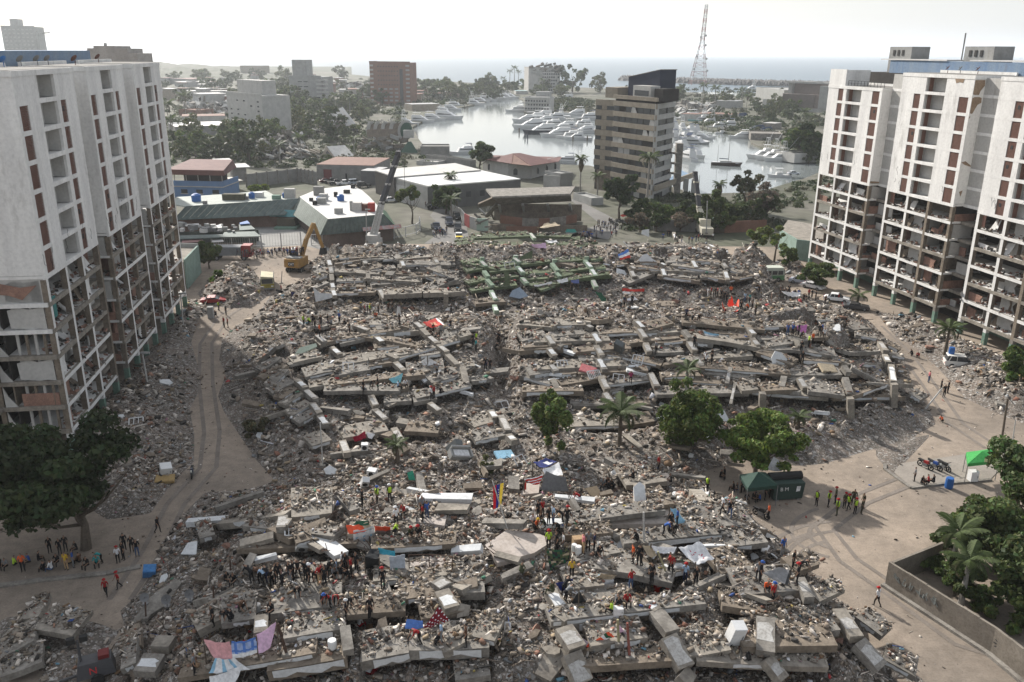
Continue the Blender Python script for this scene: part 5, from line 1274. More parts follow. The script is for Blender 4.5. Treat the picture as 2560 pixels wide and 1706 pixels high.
for k in range(4): MB().beam(V3(B_,3.5+k*fh)-o,V3(B_,3.5+k*fh)+Vector((2.2,1,0))-o,2.5,.5).build('side_balcony',CONC,rt)
# ---- lattice telecom tower
b=at(1744,212); rt=root('lattice_tower','tall thin red and white lattice telecom mast against the sky','mast',b); zt=zat(b,12); LM=[mat('mast_red',(.24,.11,.10),.7,.1),mat('mast_white',(.42,.41,.41),.7,.1)]; secs=18
sq=lambda w:[Vector((-w,-w,0)),Vector((w,-w,0)),Vector((w,w,0)),Vector((-w,w,0))]
wf=lambda t: 11*(1-t)+1.6*t if t<.5 else max(1.6,6.3*(1-(t-.5)/.25)+1.6*((t-.5)/.25)) if t<.75 else 1.5
wf=lambda t: float(np.interp(t,[0,.55,1],[10.5,2.4,1.5]))
for s_ in range(secs):
    t0,t1=s_/secs,(s_+1)/secs; z0,z1=zt*t0,zt*t1; a=[q+Vector((4.0*t0,0,z0)) for q in sq(wf(t0))]; d=[q+Vector((4.0*t1,0,z1)) for q in sq(wf(t1))]; mb=MB(); th=.55
    for i in range(4): j=(i+1)%4; mb.beam(a[i],d[i],th,th); mb.beam(a[i],d[j],th*.45,th*.45); mb.beam(a[j],d[i],th*.45,th*.45); mb.beam(d[i],d[j],th*.5,th*.5)
    mb.build('mast_section',LM[s_%2],rt)
for t,sx in ((.18,1),(.2,-1),(.33,1),(.36,-1),(.5,1),(.6,-1),(.62,1)): w=wf(t); MB().tube([(4*t+sx*(w+.5),-w,zt*t),(4*t+sx*(w+1.2),-w-1.5,zt*t)],[1.4,1.4],8).build('dish_antenna',PALEG,rt)
# ---- curved modern building and grey hall on the right shore
rt,L,hh=block('exhibition_hall','plain grey concrete hall on the far right shore',c('S',1185,530),c('S',1545,590),c('S',0,310)[1],50,PALEG)
p,q=at(*c('S',1530,600)),at(*c('S',2230,650)); rt=root('modern_building','modern building with curved white roof rim over a brown slatted front','building',p); L=Loc(rt,p,q); z1=zat(p,c('S',0,385)[1]); z2=zat(p,c('S',0,250)[1]); z0=zat(p,c('S',0,555)[1])
L.put('base_wall',MB().box(0,L.L,0,40,-.5,z0),OFFW)
ns=46
for i in range(ns): L.put('slat',MB().box(L.L*(.02+.6*i/ns),L.L*(.02+.6*i/ns)+L.L*.009,-1.2,-.4,z0,z1),mat('slat_brown',(.20,.165,.145),.8,.2))
L.put('core_wall',MB().box(0,L.L,0.01,40,z0+.003,z1),mat('taupe_wall',(.21,.17,.15),.85,.15)); L.put('upper_wall',MB().box(L.L*.1,L.L,6,40,z1+.003,z2),mat('taupe_wall',(.21,.17,.15))); L.put('end_wall',MB().box(L.L*.05,L.L*.12,3,40,z1+.003,z2+1),PALEG); L.put('end_wall',MB().box(L.L*.7,L.L,-1,6,z0,z2-1),PALEG)
N=16; rim=[(L.L*(.05+.95*i/N),3+9*math.sin(math.pi*(.12+.6*i/N))-6) for i in range(N+1)]
for i in range(N): L.put('roof_rim',MB().beam((rim[i][0],rim[i][1],z2+.8),(rim[i+1][0],rim[i+1][1],z2+.8),3.0,1.4),OFFW)
# ---- towers in the middle distance
def tower(label,l,r,top,depth,m,win,lean=(0,0),roofbox=None,sidewin=None,extra=None):
    p,q=at(*l),at(*r); hh=zat(p,top); rt=root('apartment_tower',label,'building',p); L=Loc(rt,p,q); s0=L.T; ly=lean
    L.T=lambda v: s0((v[0]+ly[0]*max(v[2],0),v[1]+ly[1]*max(v[2],0),v[2]))
    L.put('wall',MB().box(0,L.L,0,depth,-1,hh),m); L.put('parapet',MB().box(-.2,L.L+.2,-.2,.2,hh+.003,hh+.9).box(-.2,.2,.21,depth,hh+.003,hh+.9),m)
    if roofbox: L.put('roof_house',MB().box(L.L*roofbox[0],L.L*roofbox[1],depth*.3,depth*.8,hh+.003,hh+roofbox[2]),m)
    windows(L,*[L.L*win[0],L.L*win[1],hh*win[2],hh*win[3]],*win[4:])
    if sidewin: windows(L,1,depth-1,hh*sidewin[0],hh*sidewin[1],*sidewin[2:],y=-.05 if True else .05,side=0)
    return rt,L,hh
tower('stained white tower block leaning above the palm trees',c('Q',565,715),c('Q',820,750),c('Q',0,445)[1],16,OFFW,(.02,.98,.05,.9,5,7,.28,.34,-.06,None,.25),(.012,-.01),(.1,.8,7))
rt,L,hh=tower('grey tower block with narrow horizontal slots and torn lower wall',c('Q',1010,545),c('Q',1240,550),c('Q',0,325)[1],22,PALEG,(.25,.6,.12,.92,2,5,.75,.14,-.06,None,.0),(.0,0),(0,.45,12))
L.put('torn_wall',MB().plate([(L.L*.65,-.1,hh*.28),(L.L*.9,-.1,hh*.24),(L.L*.95,-.1,hh*.36),(L.L*.7,-.1,hh*.33)],.1),BLACK)
for k in range(5): L.put('side_balcony',MB().box(L.L*.85,L.L*1.14,-.8,4,hh*(.35+.13*k),hh*(.35+.13*k)+1.2),OFFW)
rt,L,hh=tower('red brick tower with grid of small square windows by the channel',c('Q',1590,525),c('Q',1880,530),c('Q',0,222)[1],20,LBRICK,(.18,.72,.42,.96,8,5,.42,.3,-.06,None,.0),(-.0,0))
windows(L,L.L*.18,L.L*.72,hh*.05,hh*.42,4,4,.6,.45,-.06,PALEG,.1); windows(L,0,L.L*.1,hh*.05,hh*.98,1,9,.8,.4,-.06,OFFW,.0); windows(L,L.L*.88,L.L,hh*.05,hh*.98,1,9,.8,.4,-.06,PALEG,.0); L.put('glass_stair',MB().box(L.L*.74,L.L*.82,-.1,-.02,hh*.05,hh*.85),GLASS)
rt,L,hh=tower('gutted seafront hotel tower with ragged roofline and blank white end wall',c('P',1222,440),c('P',1450,440),c('P',0,262)[1],26,OFFW,(.42,.98,.03,.95,8,7,.7,.55,-.06,None,.15))
for q in range(70): x=random.uniform(L.L*.05,L.L*.98); z=hh+random.uniform(-7,2.5)+2.5*(x>L.L*.4); s=random.uniform(.6,2.2); L.put('broken_floor',MB().obox((x,-.4+random.random(),z),(s,0,s*.3),(0,s*.6,0),(-s*.1,0,s*.4)),random.choice((CONC,PALEG,CONCD,DARK)))
rt,L,hh=block('harbour_office','three storey white harbour pavilion with terraces at the channel mouth',c('P',1195,580),c('P',1372,585),c('P',0,475)[1],14,OFFW,win=(1,-1,9,3,.6,.4,-.06,None,.05))
for k in range(3): L.put('terrace',MB().box(-1.5,L.L+1,-1.6,0,hh*(k+1)/3-.4,hh*(k+1)/3+.1),OFFW)
L.put('lookout',MB().box(L.L*.4,L.L*.95,3,10,hh+.6,hh+4),PALEG)
# leaning ruins left of the lagoon
rt=root('toppled_building','toppled building with corrugated grey roof tipped on its rubble','collapsed building',at(*c('Q',1330,760))); o=rt.location
Pq=lambda x,y,Y: atY(*c('Q',x,y),Y)
Y0=at(*c('Q',1330,745)).y
r0=[Pq(1385,545,Y0+14),Pq(1478,665,Y0+2),Pq(1400,690,Y0-2),Pq(1305,580,Y0+8)]
for i in range(9): t0,t1=i/9,(i+1)/9; MB().plate([v-o for v in (r0[3].lerp(r0[0],t0),r0[3].lerp(r0[0],t1-.01),r0[2].lerp(r0[1],t1-.01),r0[2].lerp(r0[1],t0))],.3).build('roof_panel',TING if i%3 else OFFW,rt)
w1=[Pq(1305,580,Y0+8),Pq(1400,690,Y0-2),Pq(1330,715,Y0-4),Pq(1180,650,Y0)]; MB().plate([v-o for v in w1],.4).build('wall_panel',PALEG,rt)
for q in range(40): a=Pq(random.uniform(1170,1400),random.uniform(640,730),Y0-random.uniform(0,5)); s=random.uniform(.5,2.2); MB().obox(a-o,(s,0,random.uniform(-.6,.6)),(0,s*.6,0),(0,0,s*.3)).build('fallen_panel',random.choice((OFFW,CONC,PALEG,DARK)),rt)
for i in range(10): a=Pq(1405+i*9,705,Y0-4); b=Pq(1402+i*9,745,Y0-4); MB().beam(a-o,b-o,1.2,.2).build('blue_strip',NAVY if i%2 else OFFW,rt)
rt=root('fallen_tower','fallen tower lying on its side with curved white ribs and green oval end','collapsed building',at(*c('Q',1760,880))); o=rt.location; Y1=at(*c('Q',1780,860)).y
def ring(cx,cy,rx,ry,Y,w,nm,m,fill=False,a0=-.2,a1=math.pi+.5):
    K=16; pr=[Pq(cx+rx*math.cos(a0+(a1-a0)*i/K),cy-ry*math.sin(a0+(a1-a0)*i/K),Y) for i in range(K+1)]
    if fill: MB().plate([v-o for v in pr],w).build(nm,m,rt)
    else:
        mb=MB()
        for i in range(K): mb.beam(pr[i]-o,pr[i+1]-o,w,.7,up=(0,1,0))
        mb.build(nm,m,rt)
GRND=mat('dark_green_end',(.04,.095,.065),.7,.2)
ring(1848,720,45,62,Y1,.4,'green_end',GRND,True,0,2*math.pi-.01); ring(1845,720,50,66,Y1+.6,1.4,'rib',OFFW,a0=math.pi/2-.3,a1=3*math.pi/2+.2)
for i,x in enumerate((1590,1640,1695,1755)): ring(x,715,20,55,Y1+1.5,1.6,'rib',OFFW,a0=math.pi/2-.5,a1=3*math.pi/2+.3)
MB().hexa([v-o for v in [Pq(1560,765,Y1),Pq(1840,775,Y1),Pq(1840,775,Y1+14),Pq(1560,765,Y1+14),Pq(1560,668,Y1+2),Pq(1840,662,Y1+2),Pq(1840,662,Y1+14),Pq(1560,668,Y1+14)]]).build('hull_floor',CONCD,rt)
for i in range(24): a=Pq(random.uniform(1560,1830),random.uniform(655,675),Y1+random.uniform(2,8)); MB().beam(a-o,a-o+Vector((random.uniform(-2,2),0,random.uniform(.5,2))),.4,.4).build('broken_edge',OFFW,rt)
for q in range(70): a=Pq(random.uniform(1520,1850),random.uniform(765,880),Y1-random.uniform(0,3)); s=random.uniform(.5,2); MB().obox(a-o,(s,0,random.uniform(-.8,.8)),(0,s*.5,0),(random.uniform(-.3,.3),0,s*.4)).build('fallen_panel',random.choice((OFFW,CONC,PALEG,CONCD,CONCD)),rt)
MB().box(-2.2,2.2,-1.5,1.5,0,3.2).build('box_unit',OFFW,rt,loc=Pq(1865,768,Y1-3)-o)
MB().plate([v-o for v in (Pq(1800,880,Y1-8),Pq(1950,910,Y1-10),Pq(1885,800,Y1-6),Pq(1860,800,Y1-6))],.5).build('green_wall',GRND,rt)
rt=root('leaning_house','house tipped over with exposed tan frame and streaked metal roof','collapsed building',at(*c('Q',1250,910))); o=rt.location; Y2=at(*c('Q',1350,915)).y
MB().plate([v-o for v in (Pq(1270,832,Y2+6),Pq(1400,822,Y2+10),Pq(1480,912,Y2+2),Pq(1335,920,Y2-1))],.4).build('roof',TING,rt)
MB().plate([v-o for v in (Pq(1240,880,Y2),Pq(1265,835,Y2+4),Pq(1335,920,Y2-2),Pq(1270,925,Y2-2))],.3).build('wall',TANW,rt); MB().plate([v-o for v in (Pq(1262,880,Y2-.5),Pq(1272,860,Y2+1),Pq(1310,905,Y2-2.5),Pq(1280,908,Y2-2.5))],.3).build('opening',BLACK,rt)
for q in range(26): a=Pq(random.uniform(980,1240),random.uniform(860,960),Y2-random.uniform(0,4)); s=random.uniform(.8,3); MB().obox(a-o,(s,0,-s*.35),(0,s*.4,0),(.1,0,.25)).build('fallen_slab',random.choice((CONC,TANW,PALEG,CONCD)),rt)
# ---- low roofs of the town
for nm,lab,l,r,t,dp,m,rm in [('tile_roof_house','long house with orange tiled roof left of the leaning tower',(456,310),(565,308),(292),18,OFFW,TERR),('tin_hall','hall with white and pale green tin roof behind the palms',(441,345),(575,340),(318),26,BLOCKW,TINW),('market_hall','long white roofed market far behind the left block',(460,218),(545,216),(206),24,PALEG,TINW),('town_house','pale white flat roofed house beyond the broken rubble',(505,262),(570,260),(236),20,OFFW,TING),('town_house','brick fronted low house beside the collapsed blocks',(448,290),(500,292),(276),14,LBRICK,None),('town_house','brown roofed low hall in the hazy left town',(470,212),(520,210),(198),30,PALEG,REDR),('hotel','long cream hotel on the headland skyline',(602,190),(675,190),(166),30,TANW,None),('clubhouse','low brown clubhouse along the yacht quay',(1030,278),(1100,276),(262),14,TANW,TING),('clubhouse','pink low shed behind the yachts',(1120,246),(1175,244),(230),14,mat('pink_wall',(.42,.30,.26),.9,.2),TING),('shelter','blue roofed shelter among far trees',(1290,236),(1320,236),(228),14,OFFW,mat('aqua_roof',(.3,.42,.42),.7,.1)),('kiosk','orange roofed quay house by the marina wall',(1700,302),(1740,304),(285),12,OFFW,TERR),('boat_house','long boat house with orange roof behind the sport boats',(1742,296),(1830,300),(284),16,OFFW,TERR),('store','white ruined frame house before the grey hall',(1905,272),(1945,275),(250),10,OFFW,None),('shed','low white shed beyond the marina palms',(1790,270),(1840,272),(252),18,PALEG,TING),('quay_wall','grey concrete quay wall behind the orange boat',(1876,350),(1955,352),(336),18,CONC,None),('slipway_wall','pale sloping slipway wall on the right bank',(1985,405),(2050,402),(388),12,OFFW,None),('pergola','concrete pergola on the right bank',(1905,322),(1935,324),(308),10,CONC,OFFW)]:
    block(nm,lab,l,r,t,dp,m,rm)
p=at(-60,205); rt,L,hh=tower('pale tall tower far off at the left edge of the sky',(25,205),(108,205),66,40,PALEG,(.05,.95,.02,.98,7,14,.55,.3,-.3,OFFW,.0),roofbox=(.2,.45,9))
rt=root('tower_crane','thin hazy tower crane beside the far left tower','crane',at(112,205)); zc=zat(rt.location,78)
MB().beam((0,0,0),(0,0,zc),2.2,2.2).build('mast',PALEG,rt); MB().beam((-14,0,zc*.93),(16,0,zc*.97),1.6,1.6).build('jib',PALEG,rt)
for i in range(80):    # hazy far town blocks
    if i<55: x=random.uniform(395,900); y=random.uniform(196,262)
    else: x=random.uniform(880,1110); y=random.uniform(232,262)
    if 640<x<690 and y<215: continue
    w=random.uniform(10,26); p=at(x,y); mb=MB(); hh=random.uniform(3,8)*(1.6 if random.random()<.15 else 1); d=random.uniform(10,22); ww=w*p.y/F
    k1=random.choice(('white','grey','tan','brick red')); k2=random.choice(('grey tin','white tin','orange tiled','flat','red')); rt=root('far_house',f'low {k1} house with {k2} roof in the hazy town','house',p,random.uniform(-.2,.2),'low houses in the hazy town'); MB().box(-ww/2,ww/2,0,d,-1,hh).build('wall',dict(zip(('white','grey','tan','brick red'),(OFFW,PALEG,TANW,LBRICK)))[k1],rt); MB().box(-ww/2-.5,ww/2+.5,-.5,d+.5,hh+.003,hh+.4).build('roof',dict(zip(('grey tin','white tin','orange tiled','flat','red'),(TING,TINW,TERR,ROOFG,REDR)))[k2],rt)
# hazy heaps of wreckage in the town
for lab,x0,x1,y0,y1,n in [('heap of broken slabs behind the tall palms at left',470,570,252,292,120),('heap of wreckage between the leaning tower and the lagoon',650,760,330,400,170),('wreckage heap beside the marina palms behind the sport boats',1690,1780,255,290,90),('wreckage field below the brick tower',860,1000,205,240,70)]:
    rt=root('wreckage_heap',lab,'rubble',at((x0+x1)/2,y1)); mb=MB()
    for q in range(n):
        x=random.uniform(x0,x1); y=random.uniform(y0,y1); p=at(x,y1-(y1-y)*.5); s=random.uniform(.6,3)*(p.y/420); z=max(0,zat(p,y)); d=Vector((random.uniform(-1,1),random.uniform(-1,1),random.uniform(-.5,.5))).normalized()
        mb.obox(V3(p,z*.8+.5)-rt.location,d*s,Vector((-d.y,d.x,.2))*s*.6,Vector((0,0,s*.22)),random.choice((0,0,1,2,3)))
    o=mb.build('broken_slab',[CONC,OFFW,PALEG,DARK],rt); o['kind']='stuff'
# ---- walls near the camera on the right lot and beyond the trees
GRAF=mat('stained_lot_wall',(.24,.21,.175),.95,.3,.5,col2=(.155,.135,.11),stain=.6)
rt=root('lot_wall','long grey graffiti wall beside the dense trees at right','wall',at(*c('H',1500,760))); o=rt.location
w=[at(*c('H',*p)) for p in [(1505,770),(1850,995),(2150,1190),(2400,1395),(2700,1640)]]
for a,b in zip(w[:-1],w[1:]):
    n=3
    for i in range(n): q0,q1=a.lerp(b,i/n),a.lerp(b,(i+1)/n); MB().beam(q0-o+Vector((0,0,1.15)),q1-o+Vector((0,0,1.15)),.22,2.3+.06*(i%2)).build('wall_panel',GRAF,rt)
    MB().beam(a-o+Vector((-.25,0,.12)),b-o+Vector((-.25,0,.12)),.5,.24).build('kerb',CONC,rt)
b=at(*c('H',1830,640)); MB().beam(w[0]-o+Vector((.3,.1,1.1)),V3(b,0)-o+Vector((0,0,1.1)),.22,2.2).build('wall_panel',GRAF,rt)
# graffiti strokes
GB=mat('faded_blue_spray',(.20,.215,.205),.9,.2); GK=mat('black_spray',(.05,.05,.05),.9,.1); d=(w[1]-w[0]).normalized(); nn=Vector((d.y,-d.x,0)); nn=nn if nn.x<0 else -nn
def stroke(s,pts,m,wd=.07):
    mb=MB()
    for (a,z),(a2,z2) in zip(pts[:-1],pts[1:]): mb.beam(w[0]-o+d*a+nn*.16+Vector((0,0,z)),w[0]-o+d*a2+nn*.16+Vector((0,0,z2)),.02,wd,up=tuple(nn.cross(d)))
    mb.build('graffiti',m,rt)
rg=random.Random(9)
for k in range(6): a=.9+k*.7; stroke(0,[(a+rg.uniform(-.2,.5),1.0+rg.uniform(0,.8)) for _ in range(6)],GB,.08)
for k in range(5): an=k*math.pi/5; stroke(0,[(10.2-.6*math.cos(an),1.2-.5*math.sin(an)),(10.2+.6*math.cos(an),1.2+.5*math.sin(an))],GK,.06)
rt=root('garden_wall','weathered wall with brick red panels in front of the bushy thicket','wall',at(*c('T',1300,590))); o=rt.location
w2=[at(*c('T',*p)) for p in [(620,560),(850,560),(1090,570),(1340,580),(1560,570),(1760,560)]]
for i,m in enumerate((BLOCKW,BLOCKW,mat('mossy_wall',(.17,.14,.11),.95,.3),LBRICK,LBRICK)): MB().beam(w2[i]-o+Vector((0,0,1.3)),w2[i+1]-o+Vector((0,0,1.3)),.25,3.0).build('wall_panel',m,rt)
MB().plate([V3(at(*c('T',x,575)),z)-o+Vector((0,.4,0)) for x,z in ((1170,2.7),(1385,2.7),(1300,4.0),(1260,4.4))],.15).build('wall_stub',mat('mint_wall',(.4,.5,.42)),rt)
rt=root('green_pool_wall','pale green walled flat annex beside the right block','wall',at(*c('T',1890,760))); o=rt.location
w3=[at(*c('T',*p)) for p in [(1890,740),(2060,850),(2215,870)]]
for a,b in zip(w3[:-1],w3[1:]): MB().beam(a-o+Vector((0,0,2.1)),b-o+Vector((0,0,2.1)),.25,4.6).build('wall_panel',mat('pale_teal_wall',(.24,.33,.28),.9,.25,.5,stain=.5),rt)
quadroof(rt,'roof_slab',[w3[0]+Vector((0,.3,4.0)),w3[1]+Vector((.5,.3,4.0)),w3[2]+Vector((4,1,4.0)),w3[2]+Vector((8,20,4.0)),w3[0]+Vector((6,14,4.0))],.3,BEIGE)
rt=root('green_annex','flat roofed annex with pale green side wall behind the left block','building',at(*c('J',1230,440))); o=rt.location
w4=[at(*c('J',*p)) for p in [(1225,450),(1312,345)]]
MB().beam(w4[0]-o+Vector((0,0,2.7)),w4[1]-o+Vector((0,0,2.7)),.3,5.6).build('wall_panel',mat('pale_teal_wall',(.24,.33,.28)),rt); quadroof(rt,'roof_slab',[w4[0]+Vector((-.2,0,5.0)),w4[1]+Vector((-.2,0,5.0)),w4[1]+Vector((-12,2,5.0)),w4[0]+Vector((-12,0,5.0))],.3,BEIGE)
MB().beam(w4[1]-o+Vector((0,0,5.2)),w4[1]-o+Vector((-12,2,5.2)),.3,1.2).build('parapet',PALEG,rt)
# kerbs, paved pads and roads
def strip(name,label,pts,wd,h,m,cat='kerb'):
    rt=root(name,label,cat,pts[0]); o=rt.location
    for a,b in zip(pts[:-1],pts[1:]): MB().beam(a-o+Vector((0,0,h/2-.05)),b-o+Vector((0,0,h/2-.05)),wd,h+.1).build('kerb_stone',m,rt)
strip('kerb','worn kerb across the dirt road beside the big dark tree',[at(*c('I',*p)) for p in [(-40,1000),(250,960),(640,920),(840,880)]],.6,.14,CONC)
strip('kerb','low kerb of the paved pad with motorbikes',[at(*c('H',*p)) for p in [(1500,30),(1500,60)]]+[at(*c('H',*p)) for p in [(1660,175),(1850,150),(2150,125)]],.35,.16,CONC)
PAVE=mat('pale_paving',(.29,.26,.225),.95,.2,.4,stain=.3)
sheet('paved_pad',[at(*c('H',*p))[:2] for p in [(1505,35),(1660,165),(1850,142),(2150,118),(2300,-40),(1980,-30),(1620,20)]],.05,PAVE,kind='structure',skirt=.1)
sheet('market_yard',[at(*c('X',*p))[:2] for p in [(1240,1230),(1890,1200),(2300,1290),(2500,1250),(1900,880),(1450,800),(1120,800),(1250,1000)]],.02,mat('pale_yard',(.30,.295,.28),.95,.2,.15,stain=.4),kind='structure')
ROAD=mat('worn_road',(.19,.183,.172),.95,.25,.15,stain=.3)
sheet('road',[at(*c('V',*p))[:2] for p in [(1960,760),(2350,560),(2353,470),(2100,360),(2350,640),(2100,830)]][:1]+[at(x,y)[:2] for x,y in [(1420,590),(1500,560),(1425,500),(1440,498),(1560,560),(1520,600)]],.03,ROAD,kind='structure')
sheet('road',[at(x,y)[:2] for x,y in [(1060,610),(1175,610),(1165,560),(1130,530),(1090,520),(1075,540),(1110,575)]],.03,ROAD,kind='structure')
# ================================================================ VEGETATION
LEAF=colmat('leaves',.65,.36,3,.25); LEAFD=colmat('dry_leaves',.8,.15,3,.3)
BARK=mat('bark',(.13,.105,.08),.95,.3,2); BARKG=mat('grey_palm_trunk',(.30,.28,.25),.95,.25,2)
def crown_mesh(name,R_,Hc,n,leaf,seed,col,clumps=26,gap=.0,flat=1.0):
    r_=np.random.default_rng(seed); C=r_.normal(size=(clumps,3)); C/=np.linalg.norm(C,axis=1)[:,None]; C*=(r_.uniform(.3,1.0,clumps))[:,None]; C*=np.array([r_.uniform(.8,1.1),r_.uniform(.8,1.1),.92]); C[:,2]+=.05
    cr=r_.uniform(.09,.31,clumps); cb=r_.uniform(.6,1.25,clumps); w=cr**2; k=r_.choice(clumps,n,p=w/w.sum())
    d=r_.normal(size=(n,3)); d/=np.linalg.norm(d,axis=1)[:,None]; d[:,2]=np.abs(d[:,2])*np.where(r_.random(n)<.75,1,-1); P=C[k]+d*(cr[k]*r_.random(n)**.35)[:,None]
    keep=np.linalg.norm(P,axis=1)<1.3; P=P[keep]; d=d[keep]; k=k[keep]; n=len(P); P=P*np.array([R_,R_,Hc])
    nr=d+r_.normal(size=(n,3))*.7; nr/=np.linalg.norm(nr,axis=1)[:,None]; a=np.cross(nr,r_.normal(size=(n,3))); a/=np.linalg.norm(a,axis=1)[:,None]; b=np.cross(nr,a); s=leaf*r_.uniform(.6,1.3,(n,1))
    V=np.stack([P-a*s,P+b*s*.6,P+a*s,P-b*s*.6],1).reshape(-1,3); Fq=np.arange(n*4).reshape(-1,4)
    cc=np.array(col)[None]*1.4*(cb[k]*r_.uniform(.65,1.3,n))[:,None]; cc[:,0]*=r_.uniform(.85,1.4,n)
    return npmesh(name,V,Fq,LEAF,col=np.clip(cc,0,1))
def trunk_mesh(h,R_,Hc,r0,seed,limbs=6,zc=None):
    rr=random.Random(seed); mb=MB(); zc=zc or h; top=(rr.uniform(-.3,.3),rr.uniform(-.3,.3),h*.75); mb.tube([(0,0,-.3),(.05*h*rr.uniform(-1,1),.03*h,h*.4),top],[r0*1.25,r0*.8,r0*.5],8)
    for i in range(limbs):
        a=2*math.pi*i/limbs+rr.random(); e=Vector((math.cos(a)*R_*.62,math.sin(a)*R_*.62,zc+Hc*rr.uniform(-.35,.35))); s=Vector(top)*rr.uniform(.55,.95); m=(s+e)/2+Vector((0,0,-.1*h)); mb.tube([s,m,e],[r0*.42,r0*.28,r0*.08],6)
    return mb.mesh('trunk',BARK)
TREES=[0]
def tree(label,px,py,top,hw,n=4000,leaf=.3,col=(.055,.085,.028),name='broadleaf_tree',cx=None,low=.32,group=None,clumps=30,limbs=6,z0=None,cat='tree'):
    b=on(px,py,0) if py>640 else at(px,py); b.z=max(b.z-.2,0) if z0 is None else z0
    dist=(b-Vector((0,0,H))).dot(cfw); R_=hw*dist/F; ht=max(zat(b,top),R_*.9); Hc=ht*(1-low)/2; TREES[0]+=1; rt=root(name,label,cat,b,0,group); off=((cx-px)*dist/F if cx else 0)
    obj('trunk',trunk_mesh(ht*low+Hc*.7-b.z*0,R_,Hc,max(.12,R_*.06),TREES[0],limbs,ht-Hc-b.z),rt)
    o=obj('crown',crown_mesh('crown',R_,Hc,n,leaf,TREES[0]*7,col,clumps),rt,(off,0,ht-Hc-b.z)); return rt
def frond_mesh(L,nl,droop,wid,col,seed):
    rr=np.random.default_rng(seed); V=[];Fq=[];C=[]; 
    def pt(t): return np.array([L*t*math.cos(droop*t*.6),0,L*(.45*t-droop*.55*t*t)])
    for i in range(5):
        p,q=pt(i/5),pt((i+1)/5); w=.05*L/3*(1-i/6); n0=len(V); V+=[p+[0,-w,0],p+[0,w,0],q+[0,w*.8,0],q+[0,-w*.8,0]]; Fq.append((n0,n0+1,n0+2,n0+3)); C.append(np.array(col)*1.1)
    for i in range(nl):
        t=.12+.86*i/nl; p=pt(t); ll=wid*math.sin(math.pi*min(1,.18+t*.8))*rr.uniform(.8,1.1)
        for s in (-1,1):
            d=np.array([.45*ll,s*ll*.85,-.25*ll-droop*.12*ll]); w=np.array([.055*L/3*1.6,0,0]); n0=len(V); V+=[p-w,p+w,p+d+w*.3,p+d-w*.3]; Fq.append((n0,n0+1,n0+2,n0+3)); C.append(np.array(col)*rr.uniform(.7,1.25))
    return npmesh('frond',np.array(V,dtype=float),np.array(Fq),LEAF,col=np.array(C))
FROND=[frond_mesh(1,16,.9,.26,(.07,.10,.03),1),frond_mesh(1,16,1.5,.24,(.06,.085,.03),2),frond_mesh(1,16,2.1,.2,(.10,.085,.045),3)]
def palm(label,px,py,top,fr,nf=15,name='palm_tree',trunk=BARKG,dist_join=False,group=None,r0=.2,thatch=False):
    b=on(px,py,0) if py>640 else at(px,py); dist=(b-Vector((0,0,H))).dot(cfw); ht=max(.6,zat(b,top)-b.z); L=fr*dist/F; rt=root(name,label,'palm',b,random.random()*6,group); lx=random.uniform(-.04,.04)*ht
    MB().tube([(0,0,-.3),(lx*.4,0,ht*.5),(lx,0,ht)],[r0*1.4,r0,r0*.8],8).build('trunk',trunk,rt)
    if thatch: MB().tube([(lx,0,ht*.62),(lx,0,ht*.8),(lx,0,ht*.97)],[r0*1.6,r0*4.5,r0*3.0],9).build('dead_frond_skirt',mat('dead_fronds',(.14,.11,.07),.95,.4,2),rt)
    for i in range(nf):
        k=0 if i<nf*.45 else 1 if i<nf*.85 else 2; o=obj('frond',FROND[k],rt,(lx,0,ht),(0,-(.55-.9*(i/nf))*1.0+random.uniform(-.1,.1),i*2.39996)); o.scale=(L,L,L)
    return rt
G1=(.062,.094,.026); G2=(.075,.125,.028); G3=(.045,.068,.026); G4=(.10,.145,.035); GB_=(.115,.105,.075)
tree('wide dark spreading tree at the left edge above the seated crowd',215,1372,1052,200,26000,.3,(.027,.046,.016),'spreading_tree',cx=135,low=.16,clumps=110,limbs=9,z0=0)
tree('small leafy tree with thin trunk in front of the middle rubble',1372,1130,972,60,5600,.22,(.075,.115,.03),low=.12,clumps=30)
tree('large round bright topped tree in the middle of the rubble',1702,1122,950,80,14000,.21,(.072,.112,.028),low=.08,cx=1716,clumps=70)
tree('broad leafy tree beside the dark green canopy tent',1888,1188,1048,98,13000,.22,(.085,.135,.03),low=.2,cx=1905,clumps=64)
tree('tall dark tree at the right edge beside the dirt lot',2552,1330,1110,120,9000,.26,(.045,.075,.024),low=.2,clumps=50)
tree('dense round tree right behind the graffiti wall',2500,1430,1262,125,11000,.25,(.055,.085,.026),low=.12,clumps=60)
tree('dense tree in the bottom right corner behind the wall',2590,1545,1360,125,10000,.25,(.05,.078,.026),low=.12,clumps=60)
tree('low drooping green tree over the graffiti wall',2385,1490,1395,55,4500,.22,(.06,.095,.028),low=.1,clumps=30)
for px,py,top,hw in ((2330,1452,1410,40),(2400,1500,1440,46),(2470,1560,1480,55),(2550,1610,1520,60),(2360,1400,1350,45),(2520,1490,1420,60)): tree('leafy shrub growing behind the graffiti wall',px,py-22,top-22,hw,2200,.22,(.06,.095,.028),'shrub',low=.02,clumps=18,group='shrubs behind the graffiti wall')
tree('dark shrubby tree between the palm and the wall corner',2440,1400,1280,70,5000,.24,(.045,.07,.024),low=.05,clumps=34)
tree('bright green tree at the right edge before the gutted block',2550,965,850,62,5200,.3,(.062,.105,.026),low=.2,clumps=30)
tree('dry brown green bush on rubble beside the dirt road bend',640,1092,1045,38,1800,.2,(.075,.078,.04),'bush',low=.05,clumps=14)
tree('small olive bush among dumped appliances',1215,1175,1128,24,900,.2,(.07,.085,.035),'bush',low=.05,clumps=10)
